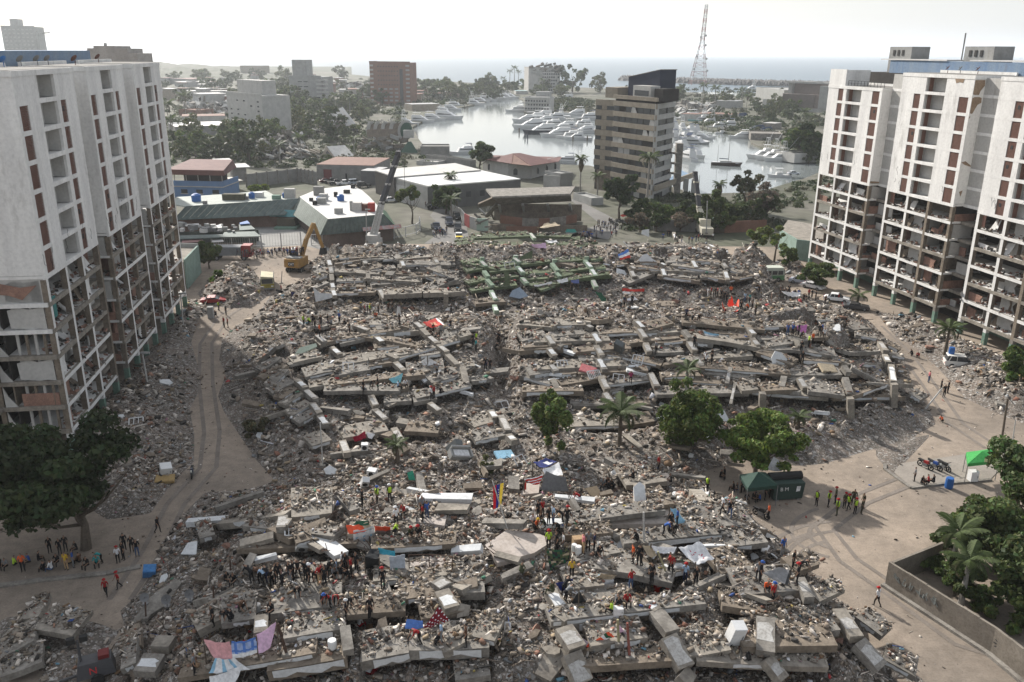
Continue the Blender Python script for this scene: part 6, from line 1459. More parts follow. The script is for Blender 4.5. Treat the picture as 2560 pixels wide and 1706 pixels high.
tree('leafy tree before the far corner of the right block',2036,722,652,54,4200,.34,(.055,.085,.024),low=.2,clumps=26)
tree('yellowish green feathery tree by the pale green annex',1935,655,562,44,3200,.38,(.095,.135,.035),low=.45,cx=1912,clumps=18)
tree('thin light green tree right of the pile of earth',1972,668,610,34,1500,.38,(.08,.12,.035),low=.3,clumps=12)
tree('rounded tree beside the green annex behind the left block',524,672,596,36,3200,.4,(.06,.09,.028),low=.15,clumps=22)
tree('small bright shrub by the pile with the yellow bus',540,700,670,20,600,.4,G2,'bush',low=.1,clumps=8)
tree('dark round street tree left of the tan tower',1548,548,432,48,5200,.5,(.035,.058,.022),low=.3,clumps=34)
tree('airy light green tree beside the curved railing',1030,560,462,38,2600,.5,(.085,.125,.035),low=.45,cx=1022,clumps=16)
tree('round tree by the water behind the villa',1200,432,356,44,3600,.7,(.045,.07,.026),low=.3,cx=1212,clumps=26)
tree('dense bush in front of the warehouse wall',1115,535,455,46,4000,.5,(.05,.085,.026),low=.05,clumps=24)
tree('dark bushes at the warehouse corner',1265,500,458,40,2400,.55,(.03,.045,.02),'bush',low=.05,clumps=16)
tree('hedge of bright green climbers by the empty yard',650,487,470,28,1500,.6,(.12,.17,.03),'bush',low=.05,clumps=14)
for i,(px,py,top,hw,cc) in enumerate([(1622,555,495,40,G1),(1665,560,505,36,G2),(1600,580,530,34,GB_),(1700,555,500,38,G3),(1740,560,498,30,G1),(1780,562,478,40,G1),(1825,560,500,42,G3),(1640,580,535,36,G3),(1700,580,535,38,GB_),(1760,582,530,40,G3),(1810,582,528,38,G1),(1870,570,490,36,G3),(1910,560,470,40,G3),(1590,560,515,30,G3)]):
    tree('thicket tree behind the brick red garden wall',px,py,top,hw,2600,.5,cc,'thicket_tree',low=.12,clumps=18,group='thicket behind the garden wall')
tree('grey bare branched tree rising from the thicket',1905,562,458,46,1600,.4,(.10,.095,.075),low=.25,clumps=34,limbs=14)
tree('feathery half bare tree before the lagoon',1862,530,425,44,1900,.45,(.075,.085,.045),low=.35,clumps=26,limbs=12)
tree('broad dark tree on the right bank above the moored sport boats',2010,398,312,56,4200,.9,(.04,.065,.022),low=.05,clumps=36)
for lab,px,py,top,fr,nf,kw in [('young palm with dry hanging fronds among the rubble trees',1548,1118,1030,78,17,dict(trunk=BARK)),('short bushy palm on dumped rubbish',995,1165,1112,42,16,dict(trunk=BARK)),('stubby palm at the foot of the grey earth heap',1995,1068,1042,40,15,dict(trunk=BARK)),('palm crown behind the large round tree',1712,1010,925,48,11,{}),('short palm bush under the right block',2142,768,738,36,14,dict(trunk=BARK)),('large ragged palm bush by the right block columns',2362,885,822,50,18,dict(trunk=BARK)),
 ('arching palm at the end of the graffiti wall',2375,1440,1330,80,18,{}),('second palm behind the graffiti wall',2400,1520,1400,80,16,{}),('tall royal palm in front of the tan tower',1616,522,395,40,15,dict(r0=.3)),('fan palm with shaggy trunk left of the tan tower',1450,482,398,26,20,dict(thatch=True)),('shaggy fan palm in front of the white warehouse roof',1128,505,440,26,20,dict(thatch=True)),('low palm beside the street wall',1128,548,498,36,14,{}),('palm left of the street tree by the tower',1493,500,440,28,14,{}),('fan palm by the lagoon in the thicket',1795,545,462,26,18,dict(thatch=True)),
 ('palm before the collapsed house at left',754,400,345,28,15,{}),('dark palm among the left trees',594,400,335,34,15,{}),('palm beside the leaning house',886,392,348,26,14,{}),('palm beside the wreckage heap',700,408,362,26,13,{}),('palm at the left block edge',425,330,262,36,14,{}),('second palm at the left block edge',432,370,300,32,14,{}),('palm left of the market hall',465,292,240,30,13,{}),
 ('tall royal palm beyond the marina',1786,272,222,22,13,dict(r0=.4)),('tall royal palm by the telecom mast',1755,262,215,20,13,dict(r0=.4)),('thin tall palm near the grey hall',1853,262,222,14,12,dict(r0=.3)),('fan palm before the grey hall',1866,268,242,16,14,dict(thatch=True)),('palm before the white frame house',1928,262,234,14,12,{}),('big palm on the right bank slope',2008,310,278,22,15,{}),('second palm on the right bank slope',2020,318,290,20,14,{}),('palm on the marina lawn',1912,286,268,16,13,{}),
 ('first of the tall palms on the sea shore',1274,214,178,13,11,dict(r0=.4)),('tallest palm of the shore group',1286,214,170,14,11,dict(r0=.4)),('third tall palm on the sea shore',1296,214,180,12,11,dict(r0=.4)),('palm beside the gutted hotel',1318,226,182,14,11,dict(r0=.4)),('palm in front of the gutted hotel',1356,240,202,16,12,{}),('palm on the shore left of the tall group',1258,214,196,12,11,{}),('palm by the toppled building',875,292,245,22,13,{}),('second palm by the toppled building',840,285,240,20,13,{})]:
    palm(lab,px,py,top,fr,nf,**kw)
for i in range(6): palm('young palm on the marina quay',1758+i*12+random.uniform(-3,3),328,308+random.uniform(-4,4),9,10,group='young palms on the marina quay')
# shared crowns for the far trees
FARM=[crown_mesh('crown',1,1,1500,.085,900+i,cc,26) for i,cc in enumerate((G3,G1,(.05,.075,.03),(.07,.09,.035)))]; FART=trunk_mesh(.9,.8,.5,.06,99,5,1)
def ftree(label,px,py,hw,group,asp=1.0,name='far_tree'):
    b=at(px,py); dist=(b-Vector((0,0,H))).dot(cfw); R_=hw*1.45*dist/F; rt=root(name,label,'tree',b,random.random()*6,group)
    o=obj('trunk',FART,rt); o.scale=(R_,R_,R_*asp); o=obj('crown',random.choice(FARM),rt,(0,0,R_*asp*.8)); o.scale=(R_,R_,R_*asp); return rt
def belt(label,group,n,x0,x1,y0,y1,h0,h1,asp=.9):
    for i in range(n): ftree(label,random.uniform(x0,x1),random.uniform(y0,y1),random.uniform(h0,h1),group,asp*random.uniform(.8,1.2))
belt('leafy tree between the two pale towers','trees between the pale towers',24,655,790,262,318,14,24)
belt('tree along the yacht quay below the sea horizon','trees along the yacht quay',40,1010,1240,222,252,9,17)
belt('tree beside the red brick tower','trees beside the brick tower',22,790,960,250,290,10,18)
belt('tree in the hazy town on the left','trees in the hazy town',40,395,900,195,262,8,17)
belt('tree below the palms behind the blue house','trees behind the blue house',14,440,690,345,400,16,30)
belt('tree beside the toppled building','trees by the toppled building',10,740,900,300,350,12,22)
belt('shrub on the channel bank behind the moored yachts','shrubs on the channel bank',22,1372,1475,258,276,7,11,.7)
belt('tree near the gutted hotel','trees near the gutted hotel',12,1240,1420,222,244,9,15)
belt('tree on the spit beyond the marina','trees on the spit beyond the marina',26,1560,1700,232,275,8,16)
belt('round tree on the right shore','trees on the right shore',18,1780,1990,262,312,9,18)
belt('shrub along the right bank','shrubs along the right bank',12,1960,2080,330,420,10,20,.7)
ftree('large round tree right of the gutted hotel',1430,232,26,None,1.1); ftree('round tree at the villa garden',1500,232,18,None,1.0)
ftree('round dark tree in the courtyard left of the fallen tower',824,352,42,None,.8); ftree('big spreading tree behind the left palms',620,402,48,None,.9); ftree('tree behind the blue house roof',545,400,34,None,.8); ftree('low tree at the left block corner',494,410,30,None,.8)

# low scrub that covers the ground of the town, too dense to count
r_=np.random.default_rng(44); PX=[];
for x0,x1,y0,y1,n in ((395,1010,196,420,900),(1010,1240,215,262,260),(1370,1480,250,280,120),(1540,2080,225,330,420),(1560,1960,490,575,260),(640,1080,330,420,160),(1880,2080,330,520,160)):
    PX+=[(r_.uniform(x0,x1),r_.uniform(y0,y1)) for _ in range(n)]
Q=np.array([at(x,y)[:] for x,y in PX]); inl=sdf(np.array(lag),Q[:,0],Q[:,1])<-4; Q=Q[inl]; sz=r_.uniform(.8,2.6,len(Q))*np.clip(Q[:,1]/400,.7,1.6); K=34; n=len(Q)*K
d=r_.normal(size=(n,3)); d/=np.linalg.norm(d,axis=1)[:,None]; d[:,2]=np.abs(d[:,2]); P=np.repeat(Q,K,0)+d*(np.repeat(sz,K)*r_.uniform(.5,1,n))[:,None]*np.array([1.5,1.5,1]); a=np.cross(d,r_.normal(size=(n,3))); a/=np.linalg.norm(a,axis=1)[:,None]; b=np.cross(d,a); s=(np.repeat(sz,K)*.34)[:,None]
V=np.stack([P-a*s,P+b*s*.7,P+a*s,P-b*s*.7],1).reshape(-1,3); cb=np.repeat(np.array([(.05,.075,.028),(.065,.085,.03),(.085,.085,.045),(.04,.06,.025)])[r_.integers(0,4,len(Q))],K,0)*r_.uniform(.6,1.2,(n,1))
obj('scrub',npmesh('scrub',V,np.arange(n*4).reshape(-1,4),LEAF,col=cb),label='low green scrub between the houses and along the banks',kind='stuff')
# ================================================================ BOATS
HULLW=mat('white_hull',(.58,.58,.57),.3,.06,.3,spec=.5); HULLD=mat('dark_hull',(.02,.025,.035),.3,0,spec=.5); HULLT=mat('teal_hull',(.22,.42,.42),.35,.1); HULLB=mat('brown_hull',(.06,.04,.03),.5,.2); CANV=mat('blue_canvas',(.03,.05,.10),.8,.15); TEAK=mat('deck_teak',(.40,.33,.25),.7,.15)
def hull(mb,L,B,D,mi=0):
    N=8; top=[];bot=[]
    for i in range(N+1):
        t=i/N; w=B/2*(1 if t<.45 else max(.02,1-((t-.45)/.55)**1.9)); z=D*(1+.35*t**2); top.append((-L/2+L*t,w,z)); bot.append((-L/2+L*(t*.93),w*.72,-.35))
    P=[(x,-y,z) for x,y,z in top]+[(x,y,z) for x,y,z in top]+[(x,-y,z) for x,y,z in bot]+[(x,y,z) for x,y,z in bot]; M=N+1; n0=len(mb.v); mb.v+=P
    for i in range(N): mb.f+=[tuple(n0+q for q in f) for f in ((i,i+1,M+i+1,M+i),(2*M+i,2*M+i+1,i+1,i),(M+i,M+i+1,3*M+i+1,3*M+i))]
    mb.f.append(tuple(n0+q for q in (0,M,3*M,2*M))); mb.m+=[mi]*(3*N+1); return mb
def cabin(mb,x0,x1,w,z0,z1,rk=.8,mi=0): 
    return mb.hexa([(x0,-w,z0),(x1,-w*.8,z0),(x1,w*.8,z0),(x0,w,z0),(x0+.1,-w*.9,z1),(x1-rk,-w*.7,z1),(x1-rk,w*.7,z1),(x0+.1,w*.9,z1)],mi)
def make_boat(kind):
    rt=obj('motor_yacht' if kind!='sail' else 'sailboat',None); m=HULLD if kind=='black' else HULLT if kind=='teal' else HULLB if kind=='sail' else HULLW; L=16
    if kind=='open': L=8
    hull(MB(),L,L*.28,L*.09).build('hull',m,rt,smooth=False); dz=L*.1
    if kind in('yacht','black'):
        cabin(MB(),-6,3.8,1.7,dz,dz+1.7,2.6).build('cabin',HULLW,rt); cabin(MB(),-5,2.2,1.72,dz+.6,dz+1.25,1.6).build('cabin_window',GLASS,rt); cabin(MB(),-6,.6,1.5,dz+1.71,dz+2.7,1.4).build('flybridge',HULLW,rt); MB().box(-5.4,-1,-1.3,1.3,dz+3.9,dz+4.05).build('hardtop',HULLW,rt); MB().beam((-5,-1.2,dz+2.7),(-4.6,-1.2,dz+3.9),.12,.12).beam((-5,1.2,dz+2.7),(-4.6,1.2,dz+3.9),.12,.12).build('arch',HULLW,rt); MB().tube([(-4,0,dz+4),(-4,0,dz+5.4)],.06,5).build('antenna',HULLW,rt)
        MB().box(-7.9,-6.1,-1.9,1.9,dz-.05,dz+.03).build('aft_deck',TEAK,rt)
    elif kind in('fisher','teal'):
        cabin(MB(),-3.4,3.6,1.7,dz,dz+1.8,2.4).build('cabin',HULLW,rt); cabin(MB(),-2.4,2.6,1.73,dz+.7,dz+1.3,1.6).build('cabin_window',GLASS,rt); cabin(MB(),-3.2,0,1.3,dz+1.81,dz+2.8,.6).build('flybridge',HULLW,rt)
        mb=MB()
        for sx,sy in ((-3,-1.2),(-3,1.2),(-.6,-1.2),(-.6,1.2)): mb.beam((sx,sy,dz+2.6),(-1.8+(sx+1.8)*.35,sy*.5,dz+7.2),.14,.14)
        for z in (4.2,5.7,7.2): f=1-(z-2.6)/4.6*.6; mb.beam((-1.8-1.2*f,-1.2*f,dz+z),(-1.8+1.2*f,-1.2*f,dz+z),.1,.1).beam((-1.8-1.2*f,1.2*f,dz+z),(-1.8+1.2*f,1.2*f,dz+z),.1,.1)
        mb.box(-2.5,-1.1,-.6,.6,dz+7.2,dz+7.3); mb.build('tuna_tower',HULLW,rt); MB().box(-3.3,-.3,-1.3,1.3,dz+4.2,dz+4.3).build('hardtop',HULLW,rt)
        for s in (-1,1): MB().beam((-1,s*1.6,dz+1.5),(-6,s*4.2,dz+9.5),.09,.09).build('outrigger',HULLW,rt)
        MB().box(-7.9,-3.6,-1.9,1.9,dz-.4,dz-.3).build('cockpit_deck',TEAK,rt)
    elif kind=='cruiser':
        cabin(MB(),-6.5,2.8,2.0,dz,dz+2.2,1.2).build('cabin',HULLW,rt); cabin(MB(),-6.2,1.8,2.02,dz+1,dz+1.8,.6).build('cabin_window',GLASS,rt); cabin(MB(),-6,-.5,1.7,dz+2.21,dz+3.1,.6).build('flybridge',HULLW,rt); MB().box(-5.8,-2.5,-1.5,1.5,dz+4.4,dz+4.55).build('bimini',CANV,rt); MB().beam((-5.6,0,dz+3),(-5.6,0,dz+4.4),.1,2.6).build('arch',HULLW,rt)
    elif kind=='sail':
        cabin(MB(),-3.5,2.8,1.4,dz,dz+.8,.8).build('cabin',OFFW,rt); MB().box(-7.4,-3.6,-1.5,1.5,dz+.02,dz+.1).build('deck',HULLW,rt); cabin(MB(),-7.8,7.0,1.6,dz-.25,dz+.06,2.5).build('deck_edge',HULLW,rt)
        MB().tube([(.6,0,dz),(.6,0,dz+15)],[.16,.1],6).build('mast',PALEG,rt); MB().tube([(-5,0,dz),(-5,0,dz+9)],[.12,.08],6).build('mizzen_mast',PALEG,rt); MB().beam((.6,0,dz+1.8),(-4.2,0,dz+1.9),.35,.35).build('boom',CANV,rt); MB().beam((.6,0,dz+15),(7.6,0,dz+.6),.04,.04).beam((.6,0,dz+15),(-5,0,dz+9),.04,.04).build('rigging',PALEG,rt)
    elif kind=='cover':
        mb=MB(); mb.hexa([(-7,-2,dz),(6,-1,dz),(6,1,dz),(-7,2,dz),(-5,-.3,dz+2.8),(1,-.3,dz+2.2),(1,.3,dz+2.2),(-5,.3,dz+2.8)]); mb.build('canvas_cover',CANV,rt)
    else: MB().box(-1,1,-.7,.7,dz,dz+.8).build('console',HULLW,rt); MB().box(-1.2,1.2,-.9,.9,dz+2.0,dz+2.1).build('canopy',HULLW,rt); MB().beam((0,-.8,dz),(0,-.8,dz+2),.08,.08).beam((0,.8,dz),(0,.8,dz+2),.08,.08).build('frame',PALEG,rt)
    return rt
PROTO={}
KN={'yacht':'white motor yacht','black':'black hulled motor yacht','fisher':'white sport fishing boat with tower','teal':'teal hulled sport fishing boat','cruiser':'white cabin cruiser','sail':'dark hulled sailboat with two masts','cover':'moored boat under dark blue cover','open':'small open white boat'}
def boat(kind,x,y,hd,s=1.0,where='',crop='P',z=-.85,lab=None,group=None):
    if kind not in PROTO: PROTO[kind]=make_boat(kind); o=PROTO[kind]
    else: o=copy_tree(PROTO[kind])
    b=at(*c(crop,x,y),-.9); o.location=(b.x,b.y,z); o.rotation_euler=(0,0,R(hd)); s*=.84; o.scale=(s,s,s); tag(o,lab or f'{KN[kind]} {where}','boat',group or 'boats in the marina'); return o
W1='moored along the left quay'; W2='moored left of the tan tower'; W3='right of the tan tower'
for a in [('fisher',340,680,-12,1.2,W1),('yacht',450,660,-12,1.25,W1),('yacht',540,645,-14,1.2,W1),('yacht',640,635,-16,1.6,W1),('yacht',670,572,-20,1.2,W1),('cruiser',700,545,-20,1.1,W1),('fisher',830,535,-24,1.5,W1),('yacht',880,515,-24,1.3,W1),('yacht',930,505,-24,1.4,W1),('yacht',970,498,-24,1.4,W1),('yacht',1020,492,-24,1.4,W1),('yacht',1060,488,-24,1.5,W1),('yacht',1095,484,-24,1.4,W1),('cruiser',620,590,-20,1.0,W1),('cruiser',1000,475,-24,1.3,W1),
 ('cruiser',1130,582,184,1.2,W2),('yacht',1200,655,190,1.3,W2),('yacht',1235,705,190,1.6,W2),('black',1310,742,192,1.5,W2),('yacht',1430,765,192,1.4,W2),('cruiser',1510,775,190,1.0,W2),('fisher',1575,785,185,1.1,W2),('yacht',1260,635,190,1.2,W2),('yacht',1320,620,188,1.3,W2),('cruiser',1400,640,188,1.2,W2),('fisher',1440,625,186,1.2,W2),('yacht',1560,610,186,1.3,W2),('cruiser',1640,640,186,1.2,W2),('yacht',1480,705,190,1.2,W2),('cruiser',1380,690,190,1.1,W2),('cruiser',1600,690,188,1.1,W2),('yacht',1330,660,190,1.2,W2),('yacht',1620,735,190,1.1,W2)]: boat(*a)
boat('cruiser',740,890,200,.9,lab='white boat moored by the seaside wall near the round tree'); boat('cruiser',1480,955,170,.8,lab='white cabin boat behind the small white ruin'); boat('yacht',1480,500,180,1.6,lab='white yacht far behind the channel shrubs')
for a in [('yacht',290,745,190,1.5,W3),('teal',480,770,185,1.3,W3),('fisher',590,790,185,1.2,W3),('cruiser',100,985,100,1.0,W3),('cruiser',245,1000,100,1.1,W3),('cruiser',190,1105,110,1.0,W3),('cruiser',275,1255,112,1.05,W3),('cruiser',425,1225,-70,1.0,W3),('yacht',520,985,-30,.8,W3),('open',590,965,-20,1.1,W3),('open',760,910,5,1.2,W3),('cruiser',120,870,95,1.0,W3),('fisher',230,850,95,1.0,W3),('cruiser',330,900,95,1.0,W3),('yacht',90,800,100,1.1,W3),('cruiser',400,900,95,.9,W3),('cruiser',690,850,180,1.0,W3),('cruiser',810,830,180,1.0,W3),('yacht',320,1000,100,1.0,W3)]: boat(*a,crop='S')
boat('yacht',990,975,178,.95,lab='white boat with orange gear by the concrete quay wall',crop='S'); boat('sail',820,1330,-20,.9,lab='dark hulled sailboat with two masts anchored mid basin',crop='S')
boat('fisher',1290,1235,190,1.15,lab='farthest of three sport fishing boats at the right slipway',crop='S'); boat('fisher',1400,1255,190,1.15,lab='middle of three sport fishing boats at the right slipway',crop='S'); boat('fisher',1510,1275,188,1.1,lab='nearest of three sport fishing boats at the right slipway',crop='S')
boat('open',1500,1480,182,1.3,lab='small open boat with canopy by the bank at right',crop='S'); boat('cover',1215,885,190,.8,lab='boat under dark blue cover on the quay',crop='S',z=0); boat('cover',1320,900,185,.7,lab='boat on the quay beside the blue covered one',crop='S',z=0); boat('fisher',1140,345,185,1.6,lab='white boat inside the far breakwater',crop='S'); boat('cruiser',440,1040,-35,1.0,lab='half sunk white boat tilted in the basin',crop='S').rotation_euler[0]=.5
boat('cover',990,720,180,.9,lab='boat under dark tarpaulin in the yard behind the quay',crop='S',z=0)
# marina walkways and mooring poles
rt=root('jetty','long low wooden jetty among the moored yachts','jetty',at(*c('P',1430,720),-.9)); o=rt.location
for a,b in (((1200,600),(1660,640)),((1330,680),(1660,720))): MB().beam(at(*c('P',*a),-.3)-o,at(*c('P',*b),-.3)-o,2.2,.4).build('walkway',CONC,rt)
for i,(x,y) in enumerate([(1155,735),(1198,770),(1216,780),(1545,795),(760,560),(778,558),(1650,790)]): b=at(*c('P',x,y),-.9); MB().tube([(0,0,-1),(0,0,2.6)],.35,8).build('mooring_pole',NAVY if i in(1,2) else BARK,None,loc=b,label='thick mooring pole standing in the channel water',cat='mooring pole',group='mooring poles')
# ================================================================ MACHINES AND VEHICLES
RUBBER=mat('rubber',(.02,.02,.02),.9,0); STEEL=mat('dull_steel',(.25,.25,.25),.5,.15,metal=.3); YEL=mat('machine_yellow',(.36,.20,.045),.7,.3,1.0,col2=(.26,.15,.05)); LAMPW=mat('lamp_glass',(.7,.7,.65),.2,0)
def paint(rgb): return mat('car_paint_%d_%d_%d'%tuple(rgb),lin(rgb),.35,.12,.8,spec=.5)
def text(rt,body,size,m,loc,rot,name='lettering'):
    cu=bpy.data.curves.new(name,'FONT'); cu.body=body; cu.size=size; cu.align_x='CENTER'; cu.align_y='CENTER'; cu.extrude=.01; cu.materials.append(m); o=bpy.data.objects.new(name,cu); COL.objects.link(o); bpy.context.view_layer.update(); me=bpy.data.meshes.new_from_object(o.evaluated_get(bpy.context.evaluated_depsgraph_get())); me.materials.clear(); me.materials.append(m); bpy.data.objects.remove(o); return obj(name,me,rt,loc,rot)
b=at(745,676); rt=root('excavator','yellow tracked excavator with raised boom beside the rubble','excavator',b,R(-12))
for s in (-1,1):
    mb=MB(); pr=[(-2.2,.15),(-1.7,-.02),(1.7,-.02),(2.2,.15),(2.3,.5),(2.1,.85),(-2.1,.85),(-2.3,.5)]; n=len(pr); mb.v=[(s*1.25-.3,y,z) for y,z in pr]+[(s*1.25+.3,y,z) for y,z in pr]; mb.f=[tuple(range(n)),tuple(range(2*n-1,n-1,-1))]+[(i,n+i,n+(i+1)%n,(i+1)%n) for i in range(n)]; mb.m=[0]*len(mb.f); tr=mb.build('track',RUBBER,rt)
    for i in range(5): MB().tube([(s*1.25-.33,-1.7+.85*i,.42),(s*1.25+.33,-1.7+.85*i,.42)],.28,10).build('roller',STEEL,tr)
MB().tube([(0,0,.7),(0,0,1.1)],1.0,16).build('turntable',STEEL,rt)
MB().prism([(-1.6,-2.5),(1.6,-2.5),(1.65,-1.6),(1.6,1.6),(-1.6,1.6),(-1.65,-1.6)],1.1,2.75).build('body',YEL,rt); MB().prism([(-1.5,-2.75),(1.5,-2.75),(1.62,-2.45),(-1.62,-2.45)],1.15,2.5).build('counterweight',YEL,rt); MB().box(-1.5,1.4,-1.9,-.3,2.753,3.0).build('engine_cover',PALEG,rt)
MB().box(-1.55,-.45,-.2,1.7,2.76,4.1).build('cab',BLACK,rt); MB().box(-1.6,-.4,-.25,1.75,4.103,4.22).build('cab_roof',mat('cab_white',(.6,.6,.58),.6,.1),rt)
pl=MB().box(-.62,.62,-2.80,-2.755,1.45,2.25).build('name_plate',BLACK,rt); text(rt,'CAT',.62,mat('logo_white',(.75,.75,.75),.6,0),(0,-2.815,1.86),(R(90),0,0)); MB().prism([(-.16,-2.83),(.16,-2.83),(.16,-2.81),(-.16,-2.81)],1.62,1.78,0,[(-.01,-2.83),(.01,-2.83),(.01,-2.81),(-.01,-2.81)]).build('logo_triangle',YEL,rt)
MB().beam((.3,1.2,2.2),(.7,3.2,5.6),.55,.9).beam((.7,3.2,5.6),(1.7,5.0,8.6),.5,.75).build('boom',YEL,rt); MB().beam((1.7,5.0,8.6),(2.7,6.4,3.4),.42,.6).build('stick',YEL,rt); MB().tube([(.4,1.8,2.2),(.75,3.4,4.8)],.13,8).tube([(.75,3.4,6.1),(1.75,5.3,8.5)],.12,8).build('hydraulic_cylinder',STEEL,rt)
MB().prism([(2.0,5.7),(3.4,5.7),(3.4,7.0),(2.0,7.0)],2.0,3.4,0,[(2.2,6.2),(3.2,6.2),(3.2,7.0),(2.2,7.0)]).build('bucket',BLACK,rt)
def crane(label,pb,pm,pt,Y,white,dark):
    B,M_,T_=[atY(*p,Y+d) for p,d in ((pb,0),(pm,4),(pt,9))]; rt=root('crane',label,'crane',V3(B,0)); o=rt.location
    MB().box(-1.4,1.4,-4.5,4.5,.6,2.2).build('carrier',white,rt); MB().box(-1.3,1.3,-1.5,2.5,2.21,3.8).build('cab',white,rt)
    for s in (-1,1):
        for y in (-3.5,-1.8,1.8,3.5): MB().tube([(s*1.2,y,.5),(s*1.5,y,.5)],.5,10).build('wheel',RUBBER,rt)
    lo=MB(); a,b2=V3(B,3)-o,M_-o; d=(b2-a).normalized()
    for sx in (-.7,.7):
        for sy in (-.5,.5): lo.beam(a+Vector((sx,sy,0)),b2+Vector((sx*.8,sy*.8,0)),.22,.22)
    for i in range(9): t0,t1=i/9,(i+1)/9; p,q=a.lerp(b2,t0),a.lerp(b2,t1); lo.beam(p+Vector((-.7,-.5,0)),q+Vector((.7,-.5,0)),.14,.14); lo.beam(p+Vector((.7,-.5,0)),q+Vector((-.7,-.5,0)),.14,.14)
    lo.build('lower_boom',white,rt); MB().beam(a,b2,.7,.7).build('boom_core',white,rt); MB().beam(b2,T_-o,.95,.95).build('upper_boom',dark,rt)
    for t in (.05,.4,.75): p=b2.lerp(T_-o,t); MB().box(-.6,.6,-.6,.6,-.2,.2).build('boom_collar',white,rt,loc=p)
    MB().box(-.5,.5,-.7,.9,-.6,.5).build('boom_head',dark,rt,loc=T_-o); MB().beam(T_-o+Vector((1.2,0,-.4)),T_-o+Vector((1.2,0,-9)),.08,.08).build('hoist_cable',BLACK,rt)
crane('mobile crane with white lower boom and black upper boom before the shopping centre',(934,640),(953,512),(996,384),184,OFFW,mat('boom_black',(.04,.04,.045),.5,.1)); crane('mobile crane with cream lower boom by the brick red garden wall',(1755,622),(1748,522),(1738,434),206,mat('boom_cream',(.5,.47,.38),.6,.15),mat('boom_black',(.04,.04,.045)))
# cars
def wheels(rt,L,w,r_,ax=(.3,-.3)):
    for f in ax:
        for s in (-1,1):
            t=MB().tube([(L*f,s*(w/2-.22),r_),(L*f,s*(w/2+.02),r_)],r_,12).build('wheel',RUBBER,rt); MB().tube([(L*f,s*(w/2+.0),r_),(L*f,s*(w/2+.04),r_)],r_*.55,8).build('rim',STEEL,t)
PRO={'sedan':([(-2.2,.35),(-2.25,.75),(-1.9,.9),(1.0,.92),(2.1,.75),(2.2,.35)],[(-1.6,.9),(-1.0,1.4),(.25,1.42),(1.05,.92)],4.4,1.75,.32),'suv':([(-2.3,.4),(-2.35,1.0),(-2.3,1.1),(1.0,1.1),(2.2,1.0),(2.3,.45)],[(-2.25,1.1),(-2.0,1.8),(.3,1.82),(1.1,1.1)],4.6,1.85,.38),'pickup':([(-2.6,.45),(-2.65,1.0),(-2.6,1.05),(1.3,1.05),(2.5,.98),(2.6,.45)],[(-.6,1.05),(-.4,1.7),(.7,1.72),(1.4,1.05)],5.2,1.85,.4)}
def car(kind,label,px,py,hd,rgb,z=None,tilt=0,group=None,crushed=0):
    b=at(px,py) if z is None else Vector((*at(px,py,z)[:2],z)); body,cab,L,w,wr=PRO[kind]; rt=root('parked_car',label,'car',b,R(hd),group); rt.rotation_euler[0]=tilt; m=paint(rgb)
    def ex(p,w0,mm,nm,dz=0,sc_=1):
        mb=MB(); n=len(p); mb.v=[(x,-w0/2*(1-.06*(z>.8)),z*(1-crushed*(z>1)*.3)) for x,z in p]+[(x,w0/2*(1-.06*(z>.8)),z*(1-crushed*(z>1)*.15)) for x,z in p]; mb.f=[tuple(range(n)),tuple(range(2*n-1,n-1,-1))]+[(i,n+i,n+(i+1)%n,(i+1)%n) for i in range(n)]; mb.m=[0]*len(mb.f); return mb.build(nm,mm,rt)
    ex(body,w,m,'body'); ex([(x*.97,z-.02) for x,z in cab],w*.88,GLASS,'windows'); c4=cab; ex([(c4[1][0]-.08,c4[1][1]-.03),(c4[2][0]+.08,c4[2][1]-.03),(c4[2][0],c4[2][1]+.05),(c4[1][0],c4[1][1]+.05)],w*.86,m,'roof')
    for s in (-1,1):
        for q in (0,1): xx=(c4[0][0]+.35 if q==0 else (c4[1][0]+c4[2][0])/2); MB().beam((xx,s*w*.44,c4[0][1]-.05),(xx+.1*(q==0)*3,s*w*.42,c4[1][1]),.06,.12).build('pillar',m,rt)
        MB().box(L/2-.12,L/2-.02,s*w*.36-.18,s*w*.36+.18,.6,.76).build('headlight',LAMPW,rt); MB().box(-L/2-.05,-L/2+.05,s*w*.38-.12,s*w*.38+.12,.68,.86).build('tail_light',mat('tail_red',(.35,.02,.02),.4,0),rt)
    if kind=='pickup': MB().box(-2.5,-.75,-.75,.75,1.02,1.06).build('cargo_bed',BLACK,rt)
    wheels(rt,L,w,wr); return rt
